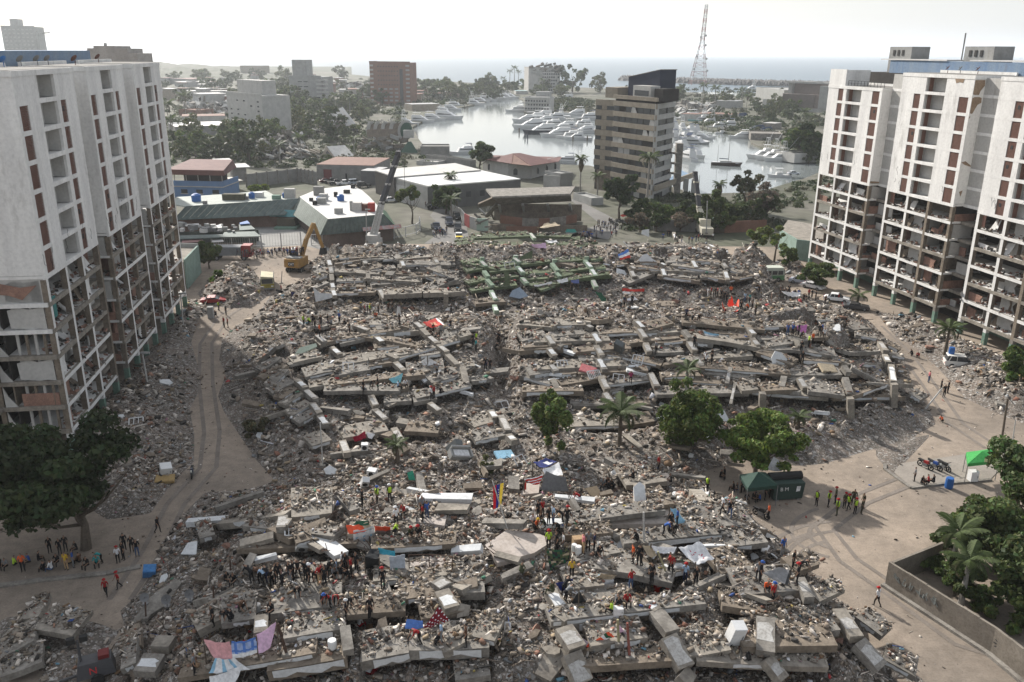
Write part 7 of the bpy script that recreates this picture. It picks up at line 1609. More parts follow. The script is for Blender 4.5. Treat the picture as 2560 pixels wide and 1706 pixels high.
for a in [('sedan','maroon car parked at the grey wall by the red door',*c('W',520,255),20,(90,30,38)),('pickup','dark pickup between the maroon car and the white pickup',*c('W',620,265),25,(30,30,34)),('pickup','second dark pickup parked beside the white one',*c('W',690,290),25,(25,25,28)),('pickup','white pickup parked at the workshop wall',*c('W',835,300),25,(215,215,215)),('suv','silver car parked right of the white pickup',*c('W',1030,290),25,(150,158,168)),('suv','black rounded car by the dark wall',*c('W',1170,340),20,(22,24,30)),('sedan','white car behind the crane boom',*c('W',1600,520),20,(210,210,210)),('sedan','second white car behind the crane boom',*c('W',1640,590),20,(205,205,205)),('sedan','white car by the warehouse side',*c('W',1885,440),10,(215,215,215)),
 ('suv','navy jeep with white roof on the side street',*c('V',355,690),-80,(28,38,58)),('pickup','dark blue pickup at the side street kerb',*c('V',170,750),-75,(40,52,72)),('suv','dark truck with light bar behind the taxi',*c('V',475,770),-85,(30,30,32)),('suv','small black car by the street wall',*c('V',470,610),-75,(25,25,28)),
 ('sedan','silver car with dented side near the leafy tree',*c('K',320,185),-30,(170,175,185)),('sedan','crushed white car beside the silver one',*c('K',415,225),-50,(220,220,222)),('sedan','white car half buried near the palm bush',*c('K',600,325),-25,(225,225,225)),('sedan','dark dusty car crushed beside the palm bush',*c('K',750,390),-15,(60,58,58)),('suv','white off road car among debris at the right path',*c('K',1575,845),-15,(215,212,205)),('sedan','silver car at the water edge on the right bank',*c('S',1690,1450),5,(180,185,190)),
 ('sedan','red car crushed under fallen panels by the left block',*c('J',1400,545),10,(140,22,26))]: car(*a,crushed=.6 if 'crush' in a[1] else 0)
rt=car('sedan','white taxi with yellow bonnet facing the rubble',*c('V',490,885),-85,(225,225,222)); MB().box(.95,2.2,-.8,.8,.86,.97).build('bonnet',mat('taxi_yellow',(.62,.47,.03),.5,.1),rt)
def bus(label,px,py,hd,lower,upper,L=7.5,w=2.3,h=2.7,wreck=False,tilt=0):
    b=at(px,py); rt=root('bus',label,'bus',b,R(hd)); rt.rotation_euler[0]=tilt
    MB().box(-L/2,L/2,-w/2,w/2,.35,1.3).build('lower_body',lower,rt); MB().hexa([(-L/2,-w/2,1.303),(L/2,-w/2,1.303),(L/2,w/2,1.303),(-L/2,w/2,1.303),(-L/2,-w/2*.95,h*(.8 if wreck else 1)),(L/2-.3,-w/2*.95,h),(L/2-.3,w/2*.95,h*(.9 if wreck else 1)),(-L/2,w/2*.95,h*(.65 if wreck else 1))]).build('upper_body',upper,rt)
    for s in (-1,1):
        for i in range(5): MB().box(-L/2+.5+i*L*.18,-L/2+.5+i*L*.18+L*.15,s*(w/2+.02)-.03,s*(w/2+.02)+.03,1.45,2.2).build('window',GLASS,rt)
        MB().box(L/2-.02,L/2+.06,s*w*.36-.2,s*w*.36+.2,.75,1.0).build('headlight',LAMPW,rt)
    MB().box(L/2-.12,L/2+.05,-w*.42,w*.42,1.4,2.25).build('windscreen',GLASS,rt); MB().box(L/2,L/2+.12,-w/2,w/2,.35,.6).build('bumper',STEEL,rt); wheels(rt,L,w,.45,(.32,-.3)); return rt
bus('wrecked yellow bus with torn roof beside the rubble pile',670,716,-75,mat('bus_yellow',(.34,.28,.04),.6,.3),mat('bus_cream',(.50,.46,.30),.6,.25),7,2.3,2.7,True)
bus('white and green bus with curved roof in the right debris',*c('C',985,195),5,mat('bus_green',(.12,.26,.12),.6,.2),mat('bus_white',(.52,.55,.47),.6,.15),6.5,2.2,2.8)
b=at(*c('X',830,1395)); rt=root('dump_truck','grey dump truck bed beside the crowd at the fence','truck',b,R(2)); MB().prism([(-4.5,-1.3),(3.2,-1.3),(3.2,1.3),(-4.5,1.3)],1.1,2.9,0,[(-4.8,-1.4),(3.3,-1.4),(3.3,1.4),(-4.8,1.4)]).build('cargo_box',mat('truck_grey',(.19,.20,.21),.6,.2),rt); MB().box(3.4,5.3,-1.25,1.25,.8,3.2).build('cab',mat('truck_red',(.25,.03,.03),.5,.1),rt); MB().box(4.9,5.35,-1.1,1.1,2.0,2.9).build('windscreen',GLASS,rt); wheels(rt,9,2.4,.55,(.42,-.2,-.36))
def moto(label,px,py,hd,col=(30,40,60),z=None):
    b=hitp(px,py); rt=root('motorbike',label,'motorbike',b,R(hd))
    for x in (-.62,.65):
        mb=MB(); K=14
        for i in range(K): a0,a1=2*math.pi*i/K,2*math.pi*(i+1)/K; mb.beam((x+.29*math.cos(a0),0,.31+.29*math.sin(a0)),(x+.29*math.cos(a1),0,.31+.29*math.sin(a1)),.1,.1,up=(0,1,0))
        mb.tube([(x,-.06,.31),(x,.06,.31)],.1,8); mb.build('wheel',RUBBER,rt)
    MB().beam((.55,0,.95),(.65,0,.31),.12,.1).build('fork',STEEL,rt); MB().hexa([(-.25,-.14,.62),(.4,-.16,.62),(.4,.16,.62),(-.25,.14,.62),(-.2,-.1,.85),(.35,-.12,.92),(.35,.12,.92),(-.2,.1,.85)]).build('fuel_tank',paint(col),rt); MB().box(-.85,-.2,-.14,.14,.72,.84).build('seat',BLACK,rt); MB().box(-.3,.25,-.16,.16,.25,.6).build('engine',STEEL,rt); MB().beam((.5,-.36,1.02),(.5,.36,1.02),.05,.05).build('handlebar',BLACK,rt); MB().tube([(.62,0,.85),(.72,0,.85)],.1,8).build('headlight',LAMPW,rt); return rt
# ================================================================ finding the surface under a surveyed pixel
bpy.context.view_layer.update(); DG=bpy.context.evaluated_depsgraph_get()
def hitp(px,py,skip=True):
    o=Vector((0,0,H)); d=ray(px,py).normalized(); p=o; ok,loc,nr,i,ob,mx=sc.ray_cast(DG,p,d)
    k=0
    while ok and ob.name.split('.')[0] in ('crown','frond','leaf') and k<40: ok,loc,nr,i,ob,mx=sc.ray_cast(DG,loc+d*.05,d); k+=1
    return loc.copy() if ok else at(px,py)
moto('black and blue motorbike alone on the dirt road',*c('I',1150,335),-75,(30,40,70)); moto('red motorbike parked on the paved pad',*c('H',1745,50),-60,(130,25,25)); moto('blue motorbike parked on the paved pad',*c('H',1803,55),-65,(40,70,130)); moto('black motorbike at the end of the parked row',*c('H',1858,60),-70,(30,30,30)); moto('dark motorbike beside the orange shirted person',*c('H',740,350),-50,(25,25,25))
b=hitp(*c('I',590,1540)); rt=root('light_tower_trailer','grey trailer generator with floodlight mast at the bottom left','generator',b,R(25)); TG=mat('trailer_grey',(.075,.075,.08),.5,.15)
MB().prism([(-1.3,-.7),(1.2,-.7),(1.2,.7),(-1.3,.7)],.6,1.7,0,[(-1.1,-.55),(1.0,-.55),(1.0,.55),(-1.1,.55)]).build('body',TG,rt); MB().beam((-1.3,0,.6),(-2.4,0,.5),.15,.15).build('drawbar',TG,rt); MB().box(.2,.9,-.4,.4,1.71,2.0).build('red_cover',mat('dark_red_paint',(.15,.02,.02),.6,.2),rt); text(rt,'N',.7,mat('logo_red',(.5,.04,.04),.5,0),(-.2,-.72,1.15),(R(82),0,0)); MB().tube([(-.9,0,1.7),(-.9,0,3.4)],.09,8).build('mast',TG,rt)
for x in (-.4,.4): MB().box(-.9+x-.25,-.9+x+.25,-.2,.15,3.3,3.7).build('floodlight',BLACK,rt)
for s in (-1,1): MB().tube([(0,s*.7,.42),(0,s*.95,.42)],.42,12).build('wheel',RUBBER,rt)
# ================================================================ PEOPLE
SKIN=mat('skin',(.22,.13,.085),.7,0); HAIR=mat('dark_hair',(.02,.017,.015),.8,0); SHOE=mat('dark_shoes',(.03,.028,.026),.8,0)
CL=dict(k=('black',(24,24,27)),w=('white',(215,215,215)),r=('red',(150,30,32)),b=('blue',(48,84,150)),n=('navy',(30,38,66)),g=('olive',(66,70,48)),o=('orange',(215,92,40)),t=('tan',(176,148,112)),l=('pale blue',(158,182,206)),p=('pink',(200,120,125)),c=('grey',(120,122,124)),y=('yellow',(196,160,50)),v=('lime',(170,205,60)),e=('teal',(50,140,140)),m=('magenta',(150,40,90)),u=('brown',(88,62,46)),j=('jeans',(64,82,112)),f=('camouflage',(64,62,46)))
CM_={k:mat('cloth_'+v[0].replace(' ','_'),lin(v[1]),.9,.15,4) for k,v in CL.items()}
def body_mesh(pose):
    Z=.94; lean=0; sp=None
    hip=Vector((0,0,.94)); J={}
    def limbs(hipz,lean,kn,an,arm):
        up=Vector((0,-math.sin(lean),math.cos(lean))); P=Vector((0,0,hipz)); ch=P+up*.46; nk=P+up*.58; hd=P+up*.70; tp=P+up*.80; fwd=Vector((0,-math.cos(lean),-math.sin(lean)))
        V=[];E=[];Rr=[];tagv=[]
        def v(p,r,t,par=None):
            V.append(Vector(p)); Rr.append(r); tagv.append(t)
            if par is not None: E.append((par,len(V)-1))
            return len(V)-1
        p=v(P,(.155,.115),'leg'); s1=v(P+up*.2,(.135,.105),'top',p); c_=v(ch,(.165,.115),'top',s1); n=v(nk,(.055,.055),'skin',c_); h=v(hd,(.085,.098),'skin',n); nose=v(hd+fwd*.10,(.018,.018),'skin',h); t=v(tp,(.075,.085),'hair',h)
        for s in (-1,1):
            sh=v(ch+Vector((s*.19,0,.0))+up*.03,(.065,.065),'top',c_); el,wr=arm(s,V[sh],up,fwd); e=v(el,(.045,.045),'top',sh); w=v(wr,(.032,.03),'skin',e); d=(V[w]-V[e]).normalized(); pm=v(V[w]+d*.075,(.040,.018),'skin',w)
            sd=Vector((s,0,0)); 
            for q,(off,ln) in enumerate(((-.03,.065),(-.01,.08),(.01,.075),(.03,.06))): f1=v(V[pm]+d*.03+fwd*off,(.011,.011),'skin',pm); v(V[f1]+d*ln*.8-sd*.012,(.008,.008),'skin',f1)
            th=v(V[w]+d*.03+fwd*.045,(.012,.012),'skin',pm); v(V[th]+d*.04+fwd*.012,(.009,.009),'skin',th)
            hp=v(P+Vector((s*.10,0,-.05)),(.10,.10),'leg',p); k=v(kn(s),(.062,.065),'leg',hp); a=v(an(s),(.045,.045),'leg',k); he=v(an(s)+Vector((0,.03,-.055)),(.045,.035),'shoe',a); v(an(s)+Vector((s*.02,-.17,-.065)),(.045,.028),'shoe',he)
        return V,E,Rr,tagv
    down=lambda s,a,up,f:(a+Vector((s*.06,.02,-.29)),a+Vector((s*.05,-.08,-.52)))
    hips=lambda s,a,up,f:(a+Vector((s*.2,.06,-.24)),a+Vector((s*.0,-.10,-.40)))
    reach=lambda s,a,up,f:(a+Vector((s*.03,-.12,-.25)),a+Vector((s*-.02,-.28,-.44)))
    raise_=lambda s,a,up,f:(a+Vector((s*.12,-.22,.04 if s>0 else -.27)),a+Vector((s*.1,-.44,.14 if s>0 else -.48)))
    lap=lambda s,a,up,f:(a+Vector((s*.08,-.06,-.26)),a+Vector((s*-.04,-.26,-.34)))
    st_k=lambda s:Vector((s*.11,-.02,.50)); st_a=lambda s:Vector((s*.12,.02,.085))
    A={'s':(.94,.03,st_k,st_a,down),'h':(.94,.0,lambda s:Vector((s*.15,-.02,.5)),lambda s:Vector((s*.19,.02,.085)),hips),'w':(.92,.08,lambda s:Vector((s*.10,-.10*s-.06,.50)),lambda s:Vector((s*.10,-.24*s+.06,.10)),lambda s,a,up,f:(a+Vector((s*.05,.08*s,-.28)),a+Vector((s*.05,.14*s-.1,-.50)))),
     'b':(.86,1.0,lambda s:Vector((s*.14,-.06,.46)),lambda s:Vector((s*.15,.06,.085)),reach),'a':(.94,.05,st_k,st_a,raise_),'i':(.34,.15,lambda s:Vector((s*.16,-.42,.42)),lambda s:Vector((s*.15,-.48,.02)),lap),'q':(.30,.45,lambda s:Vector((s*.2,-.26,.50)),lambda s:Vector((s*.15,-.04,.085)),reach)}
    V,E,Rr,tg=limbs(*A[pose]); me=bpy.data.meshes.new('person'); me.from_pydata([tuple(q) for q in V],E,[]); o=bpy.data.objects.new('tmp',me); COL.objects.link(o); md=o.modifiers.new('s','SKIN'); md.use_smooth_shade=True
    for i,r_ in enumerate(Rr): me.skin_vertices[0].data[i].radius=r_; me.skin_vertices[0].data[i].use_root=(i==0)
    sb=o.modifiers.new('d','SUBSURF'); sb.levels=1; sb.render_levels=1; bpy.context.view_layer.update(); m2=bpy.data.meshes.new_from_object(o.evaluated_get(bpy.context.evaluated_depsgraph_get())); bpy.data.objects.remove(o)
    m2.materials.clear()
    for m in (SKIN,CM_['k'],CM_['k'],HAIR,SHOE): m2.materials.append(m)
    ix={'skin':0,'top':1,'leg':2,'hair':3,'shoe':4}; segs=[(V[a],V[b],ix[tg[b]] if tg[b]!='skin' or tg[a]!='top' else 0) for a,b in E]; zmin=min(v.co.z for v in m2.vertices)
    for pl in m2.polygons:
        q=pl.center; best=1e9
        for a,b,t in segs:
            ab=b-a; u=max(0,min(1,(q-a).dot(ab)/max(ab.length_squared,1e-9))); d=(q-a-ab*u).length
            if d<best: best=d; mi=t
        pl.material_index=mi
    if pose not in 'iq': 
        for v in m2.vertices: v.co.z-=zmin
    m2.polygons.foreach_set('use_smooth',[True]*len(m2.polygons)); hd=V[4]; return m2,(hd.x,hd.y,hd.z-(zmin if pose not in 'iq' else 0)),A[pose]
BM={p:body_mesh(p) for p in 'shwbaiq'}
HELM=MB().ell((0,0,.03),(.125,.145,.10),10,6).tube([(0,-.03,.0),(0,-.03,.015)],[.165,.165],12).mesh('helmet',CM_['r'],smooth=True)
VEST={}
def vest_mesh(pose):
    if pose not in VEST:
        _,hd,A=BM[pose]; lean=A[1]; up=Vector((0,-math.sin(lean),math.cos(lean))); top=Vector(hd)-up*.22; bot=Vector(hd)-up*.66; mb=MB(); mb.tube([bot,bot.lerp(top,.5),top,top+up*.07],[.165,.165,.185,.10],12); VEST[pose]=mb.mesh('safety_vest',CM_['v'],smooth=True)
    return VEST[pose]
HN={'R':'red','W':'white','Y':'yellow','B':'blue','G':'green'}; HC={'R':CM_['r'],'W':CM_['w'],'Y':CM_['y'],'B':CM_['b'],'G':mat('cloth_helmet_green',(.04,.22,.1),.6,0)}
PN={'s':'standing','h':'standing','w':'walking','b':'bending down','a':'reaching out','i':'seated','q':'crouching'}
def person(crop,x,y,code,where,group='people on the rubble',rz=None):
    """code: pose, top colour, trouser colour, then optional helmet colour (capital) and V for a safety vest"""
    px,py=c(crop,x,y); p=hitp(px,py); pose,tp,bt=code[0],code[1],code[2]; hel=[q for q in code[3:] if q in HN]; vest='V' in code[3:]
    me,hd,A=BM[pose]; o=obj('person',me,None,p-Vector((0,0,.03)),(0,0,random.uniform(-2.6,2.6) if rz is None else rz)); s=random.uniform(.94,1.06); o.scale=(s,s,s)
    for i,m in ((1,CM_[tp]),(2,CM_[bt])): sl_=o.material_slots[i]; sl_.link='OBJECT'; sl_.material=m
    if vest: obj('safety_vest',vest_mesh(pose),o)
    if hel: h=obj('helmet',HELM,o,(hd[0],hd[1],hd[2]+.05)); h.material_slots[0].link='OBJECT'; h.material_slots[0].material=HC[hel[0]]
    look='lime vest' if vest else CL[tp][0]+' top'
    tag(o,f"person in {look}{' and '+HN[hel[0]]+' helmet' if hel else ''} {PN[pose]} {where}",'person',group); return o
def people(crop,where,group,txt):
    for t in txt.split():
        q=t.split(','); person(crop,float(q[0]),float(q[1]),q[2],where,group)
people('H','on the dirt lot','group standing on the dirt lot','1080,280,skkV 1152,288,skkRV 1195,268,sgkR 1205,340,skgRV 1250,295,sgkR 1275,308,wkkRV 1305,280,sff 1315,330,sgkRV 1355,330,sff 1365,295,sff')
people('H','beside the graffiti wall','people on the right lot','1450,895,wwkR')
people('H','at the rubble edge','people on the right lot','505,330,wwk 548,352,wkj 785,365,sok 870,590,sbc 410,195,skkV')
people('H','on the paved pad','people on the paved pad','1680,130,sck 1722,150,ikk 1767,150,irk 1800,148,ikk')
people('H','by the dark green tent','people at the green tent','575,190,ikk 600,195,ikn 640,182,iwk 650,255,ikk 735,258,ibk 765,245,skk 800,235,spk 700,235,ink 690,250,ikk 520,100,ikk 490,115,ikk 620,200,skk')
people('H','near the silver tarp','people near the silver tarp','720,740,sck 735,750,skkB 960,765,skkR 935,665,skk 975,690,bkk 775,800,qok 810,880,srkB')
people('H','below the dotted sheet','people below the white sheets','275,750,slnR 185,690,wrk 340,770,skk 70,750,skk 20,760,sck')
people('I','on the left dirt road','people on the left road','945,672,wkk 637,1050,wrkR 712,1005,wrkR')
people('I','by the big dark tree','people under the dark tree','740,835,skk 708,855,swkR 790,790,skk 822,815,skj 745,780,skk')
people('I','under the big dark tree','people under the dark tree','300,795,skk 270,910,ikk 312,905,iwj 400,895,syt 440,880,sbc 420,870,itk 525,880,ikk 580,870,iek 610,852,bek 140,905,sok 85,880,ivk 180,860,ibk 10,890,ikk 360,805,skk 395,785,skk 460,785,ikk 40,885,ick 345,860,ikk 480,860,iuk 230,850,ikk')
people('I','below the pink and blue sheets','people by the pink and blue sheets','1165,1520,sck')
people('F','in the crowd by the black tent','crowd digging by the black tent','1110,690,bkk 1180,695,buk 1220,705,blk 1280,735,skk 1310,705,skk 1365,725,bkk 1430,695,skc 1500,665,hkk 1590,705,skkW 1680,715,hrt 1720,712,skk 1760,605,bkk 1810,600,ilk 1870,595,swk 1900,605,skk 1945,640,srk 1990,605,skk 1490,825,bkk 960,705,ikk 890,695,ikk 1340,690,skk 1250,690,bkn 1640,690,bkk 1740,690,bkk 1850,640,ikk 1920,650,qkk 1560,680,skk 1790,640,qck 1460,680,skk')
people('F','near the hung sheets','people near the hung sheets','785,1060,skk 895,1015,bkk 950,1010,qkk 1010,925,quk 1280,955,ikk 1720,885,bkkB 1820,885,brk 1770,905,brk 2105,995,skk 1930,915,bkk 1900,1005,skkW 2010,1080,iwr 2210,745,skkR')
people('D','on the middle rubble edge','people on the middle rubble','960,162,skk 1110,142,skk 1170,105,bkk 1225,112,skk 1380,102,ilk 1440,85,iwk 1650,195,swkR 1670,180,srk 1740,165,skk 1780,155,skk 1720,150,ikk')
people('D','behind the patchwork tent','people behind the patchwork tent','1100,1032,skk 1218,1015,skkBV 1320,1002,skkWV 1430,1105,irk 1370,1195,swkW 1580,1155,srk 1615,1135,sbj 1575,1100,sck 1470,1272,qgkR 1560,1266,qkkR 1350,1250,qvk')
people('G','on the pale slab','people on the pale slab','1290,205,qokY 1310,135,skk 1340,125,srk 1385,182,skk 1420,182,slj 1360,192,qgk 1520,192,wkkR 1455,245,bkk 1445,372,skk 1495,372,swc 1580,302,wkkG 1640,392,spt 1675,375,sck 1720,375,snk 1750,402,qkk 1385,365,svkR 1265,180,iwk 1330,180,suk 1490,170,bkk')
people('G','by the camouflage sheet','people by the camouflage sheet','1180,545,qgg 1555,575,syk 1420,692,igg 1510,742,bck 1500,700,bkk')
people('G','on the right rubble','people on the right rubble','1990,652,hrj 2080,642,sgc 2145,612,skk 2005,462,sok 2070,475,bkk 2045,302,qkk 2230,255,bbk 2280,235,skk 2330,195,sbk 2285,545,srk 1855,832,ivk 1910,802,ikk 1960,765,irk 1880,780,qck 2310,260,bkk 2050,480,skk')
people('G','by the red dotted sheet','people by the red dotted sheet','75,862,skk 780,1077,suk 600,1052,slc 440,1052,brk 560,1052,qkk')
people('E','on the rubble behind the flag','people behind the flag','1255,732,srk 1065,805,ikk 1355,832,ikk 850,855,ikk 880,855,ikk 910,862,qkk 830,860,ick 865,880,ikk 650,1000,brk')
people('A','on the left mound','people on the left mound','375,802,skkV 425,782,qvk 465,812,skk 510,812,skk 565,802,skk 655,782,sbk 500,882,sok 735,862,skk 650,982,skk 630,970,qkk 450,800,skk 700,800,ikk 590,795,qck')
people('A','by the hung white cloth','rescue team by the white cloth','895,712,skkYV 855,712,srk 925,722,swk 960,712,skk 825,692,skkY 945,735,qok 1125,792,skk 875,700,skk 1040,690,suk 1070,690,skk')
people('A','between the two middle mounds','people between the mounds','1725,1002,sek 1725,942,skkV 1905,942,skk 1880,987,qkk 1800,1147,skk 1835,1152,skk 1530,705,skk 1570,685,swk 1390,872,skk 1450,882,sck 1525,835,skk 1700,960,skk 1420,1190,sck 1480,1180,ikk')
people('B','near the orange tarp','people near the orange tarp','1785,572,sww 1810,572,srk 1830,572,skk 1860,572,srk 1910,605,skk 1930,622,skk 1965,562,sok 1560,645,snk 1615,752,snk 1660,752,qkk 1710,752,qkk 1845,568,skk 1890,590,skk')
people('B','on the long middle mound','people on the long middle mound','1380,1025,sck 1680,965,skk 1815,1075,skk 1180,1255,smk 1105,665,swk 1130,655,snk 1160,685,qkk 1190,645,skk 720,535,skk 560,575,qgk 1760,1090,swk 140,930,skk 120,980,qkk')
people('C','by the white awning','people by the white awning','820,362,slj 858,372,sek 880,412,skk 850,420,qok 790,442,skk 905,462,sgk 1120,332,skk 1150,332,skk 1180,332,ick 1210,332,skk 1240,337,sbk 1280,372,skk 1300,372,skk 1320,332,srk 1345,332,skk 1375,352,skk 1450,378,suk 1100,330,skk 1195,345,sbk 930,300,skk 1165,300,skk')
people('C','on the right mound end','people on the right mound end','1155,625,sbj 1195,625,sbk 1240,625,snk 1405,632,skk 1425,622,sbk 1320,715,svk 1350,695,sok 1260,765,skk 1270,845,skk 1610,562,skk 1530,535,ikk 1385,545,qkk 1550,365,srk 120,765,sck 425,712,skk 560,852,skk 515,862,swk 1260,640,qkk 1440,660,swk')
people('K','on the right path','people on the right path','1320,962,spj 1415,1027,skk 1440,1077,skk 1470,1042,skk 1430,1272,qok 1195,752,qkk 1240,767,qrk')
people('J','on the dirt road by the left block','people by the left block','1465,702,srk 1490,704,srk 1430,592,skkV 1478,622,skk 1840,480,srk 1410,630,qkk')
rr=random.Random(3)
def crowd(crop,x0,x1,y0,y1,n,where,group):
    for i in range(n):
        px,py=c(crop,x0+(x1-x0)*(i+rr.random())/n,rr.uniform(y0,y1)); p=hitp(px,py); me=BM[rr.choice('sshwb')][0]; n0=len(CRV); a=rr.uniform(0,6.3); ca,sa=math.cos(a),math.sin(a); ct={1:CROWDM.index(CM_[rr.choice('kkknnwcbru')]),2:CROWDM.index(CM_[rr.choice('kkkjn')]),0:0,3:1,4:1}
        CRV.extend((p.x+v.co.x*ca-v.co.y*sa,p.y+v.co.x*sa+v.co.y*ca,p.z+v.co.z) for v in me.vertices); CRF.extend(tuple(n0+k for k in f.vertices) for f in me.polygons); CRM.extend(ct[f.material_index] for f in me.polygons)
CRV,CRF,CRM=[],[],[]; CROWDM=[SKIN,HAIR]+[CM_[k] for k in 'knwcbruj']
crowd('X',955,1360,1340,1385,22,'in the crowd at the white railing','crowd at the white railing'); crowd('X',1400,1900,1320,1355,24,'in the crowd at the mesh gate','crowd at the mesh gate')
crowd('V',120,330,800,900,12,'on the side street by the vehicles','people on the side street'); crowd('V',2180,2350,840,900,12,'on the road by the small teal awning','people on the back road'); crowd('T',20,250,470,640,20,'on the road behind the back row','people on the back road right'); crowd('T',690,1240,610,690,13,'on the back row crest','people on the back row crest'); crowd('V',20,200,420,480,8,'by motorbikes near the bushes','people near the bushes')
cw_=bpy.data.meshes.new('distant_crowd'); cw_.from_pydata(CRV,[],CRF)
for m in CROWDM: cw_.materials.append(m)
cw_.polygons.foreach_set('material_index',CRM); obj('distant_crowd',cw_,label='far off onlookers along the railing and the back road',cat='crowd',kind='stuff')
# ================================================================ SHEETS, TENTS AND SMALL THINGS
def cloth(label,crop,pts,m,lifts=1.0,sag=.15,poles=(),name='cloth_sheet',cat='sheet',N=9,pat=None,seed=None,flatn=None):
    """four surveyed corners hung at heights above the surface below them"""
    lf=lifts if isinstance(lifts,(list,tuple)) else [lifts]*4; P=[]
    for (x,y),l in zip(pts,lf):
        px,py=c(crop,x,y); h0=hitp(px,py); z=h0.z
        for _ in range(5):
            p=at(px,py,z+0); g=max(0,bil(HBG,p.x,p.y)) if py>560 else 0; z=.5*z+.5*(g+l)
        P.append(at(px,py,z))
    rt=root(name,label,cat,sum(P,Vector())/4); o=rt.location; mb=MB(); r2=random.Random(sum(map(ord,label))); ph=r2.random()*6
    g=[]
    for j in range(N+1):
        for i in range(N+1):
            u,v=i/N,j/N; q=P[0]*(1-u)*(1-v)+P[1]*u*(1-v)+P[2]*u*v+P[3]*(1-u)*v; b=16*u*(1-u)*v*(1-v); e=4*max(u*(1-u)*(1 if v in(0,1) else .3),v*(1-v)*(1 if u in(0,1) else .3)); sc_=(P[0]-P[2]).length
            q=q+Vector((0,0,-sag*sc_*(b*.6+e*.25)+sc_*(.022*math.sin(u*7+ph)*math.sin(v*5+ph)+.014*math.sin(u*17+v*9+ph)+r2.uniform(-.008,.008)))); g.append(q-o)
    K=N+1; mb.v=[tuple(q) for q in g]+[tuple(q-Vector((0,0,.03))) for q in g]; M=len(g)
    for j in range(N):
        for i in range(N):
            a=j*K+i; mi=(pat(i/N,j/N) if pat else 0); mb.f+=[(a,a+1,a+K+1,a+K),(M+a+K,M+a+K+1,M+a+1,M+a)]; mb.m+=[mi,mi]
    mb.build('fabric',m,rt,smooth=True)
    for k in poles: a=P[k]-o; MB().tube([a+Vector((0,0,.15)),Vector((a.x,a.y,a.z-lf[k]-.5))],.05,6).build('pole',BARK,rt)
    return rt
def cm(n,rgb,tr=.15): return mat('sheet_'+n,lin(rgb),.8,.18,2.5,fine=5,trans=tr)
cPINK,cBLUE,cLIL,cWH,cSKY,cRED,cORG,cTEAL,cNAVY,cGRY,cBLK,cGRN,cYEL,cDOT,cBEI,cCAM=cm('pink',(226,170,172)),cm('blue',(90,130,200)),cm('lilac',(222,188,214)),cm('white',(232,232,232)),cm('sky',(150,195,220)),cm('red',(190,55,45)),cm('orange',(232,96,62)),cm('teal',(60,150,170)),cm('navy',(38,50,110)),cm('grey',(120,122,124)),cm('black',(46,48,50),.02),cm('green',(40,92,66)),cm('yellow',(220,190,70)),cm('dots',(120,28,40)),cm('beige',(190,175,150)),cm('camouflage',(92,100,70))
cloth('pale pink sheet hung at left of the plaid sheet','F',[(700,1170),(930,1195),(945,1328),(795,1328)],cPINK,[1.9,1.9,1.1,1.1],.2,(0,1))
cloth('blue and white plaid sheet hung between pink and lilac ones','F',[(930,1192),(1145,1155),(1152,1282),(945,1328)],[cBLUE,cWH,cm('palebl',(160,180,220))],[1.9,2.1,1.2,1.1],.22,(1,),pat=lambda u,v:(0 if int(u*9)%3==1 or int(v*9)%4==0 else 2) if v<.6 else 1)
cloth('lilac sheet tied to a wooden pole right of the plaid one','F',[(1145,1135),(1315,1022),(1262,1240),(1165,1290)],cLIL,[2.0,2.9,1.3,1.2],.18,(1,))
cloth('white and blue striped sheet below the pink ones','F',[(800,1330),(960,1332),(1095,1420),(745,1455)],[cWH,cSKY],[1.2,1.2,.8,.8],.1,pat=lambda u,v:int(u*9)%3==0)
cloth('plain white sheet at the bottom edge','F',[(750,1490),(1030,1392),(965,1540),(760,1560)],cWH,[.9,1.3,.8,.7],.1)
cloth('orange patched top of the patchwork tent','F',[(1895,215),(2090,190),(2140,235),(1930,290)],[cORG,cBEI],[2.0,2.1,1.7,1.6],.08,(0,1),name='patchwork_tent',cat='tent',pat=lambda u,v:u>.65)
cloth('white side of the patchwork tent with pale blue squares','F',[(1960,262),(2130,222),(2150,335),(1962,378)],[cWH,cSKY],[1.8,1.9,.3,.3],.03,name='patchwork_tent',cat='tent',pat=lambda u,v:int(u*9)%3==1 and int(v*9)%3==1)
cloth('grey brown side of the patchwork tent','F',[(2140,218),(2270,228),(2280,292),(2152,330)],[cm('taupe',(160,140,130)),cORG],[1.9,1.9,.4,.3],.04,name='patchwork_tent',cat='tent',pat=lambda u,v:v<.25)
cloth('dark green flap at the back of the patchwork tent','F',[(1960,205),(1985,178),(2090,172),(2090,212)],cGRN,[2.0,2.2,2.2,2.0],.05,name='patchwork_tent',cat='tent')
cloth('bright red sheet beside the patchwork tent','F',[(2165,325),(2290,297),(2352,350),(2230,402)],cRED,[1.2,1.3,.7,.6],.1)
cloth('black sheet walls of the boxy shelter','F',[(2055,480),(2105,412),(2180,420),(2178,500)],cBLK,[1.6,1.9,1.9,1.6],.05,(0,3),name='black_shelter',cat='shelter'); cloth('front wall of the boxy black shelter','F',[(2055,482),(2178,502),(2178,575),(2058,582)],cBLK,[1.6,1.6,.2,.2],.02,name='black_shelter',cat='shelter')
cloth('teal blue sheet over the boxy shelter','F',[(2168,400),(2310,432),(2312,470),(2180,450)],cTEAL,[2.0,1.9,1.6,1.7],.06); cloth('clear grey plastic sheet hanging right of the black shelter','G',[(215,415),(330,400),(335,560),(225,560)],cm('plastic',(176,182,190),.4),[1.9,1.9,.2,.2],.06)
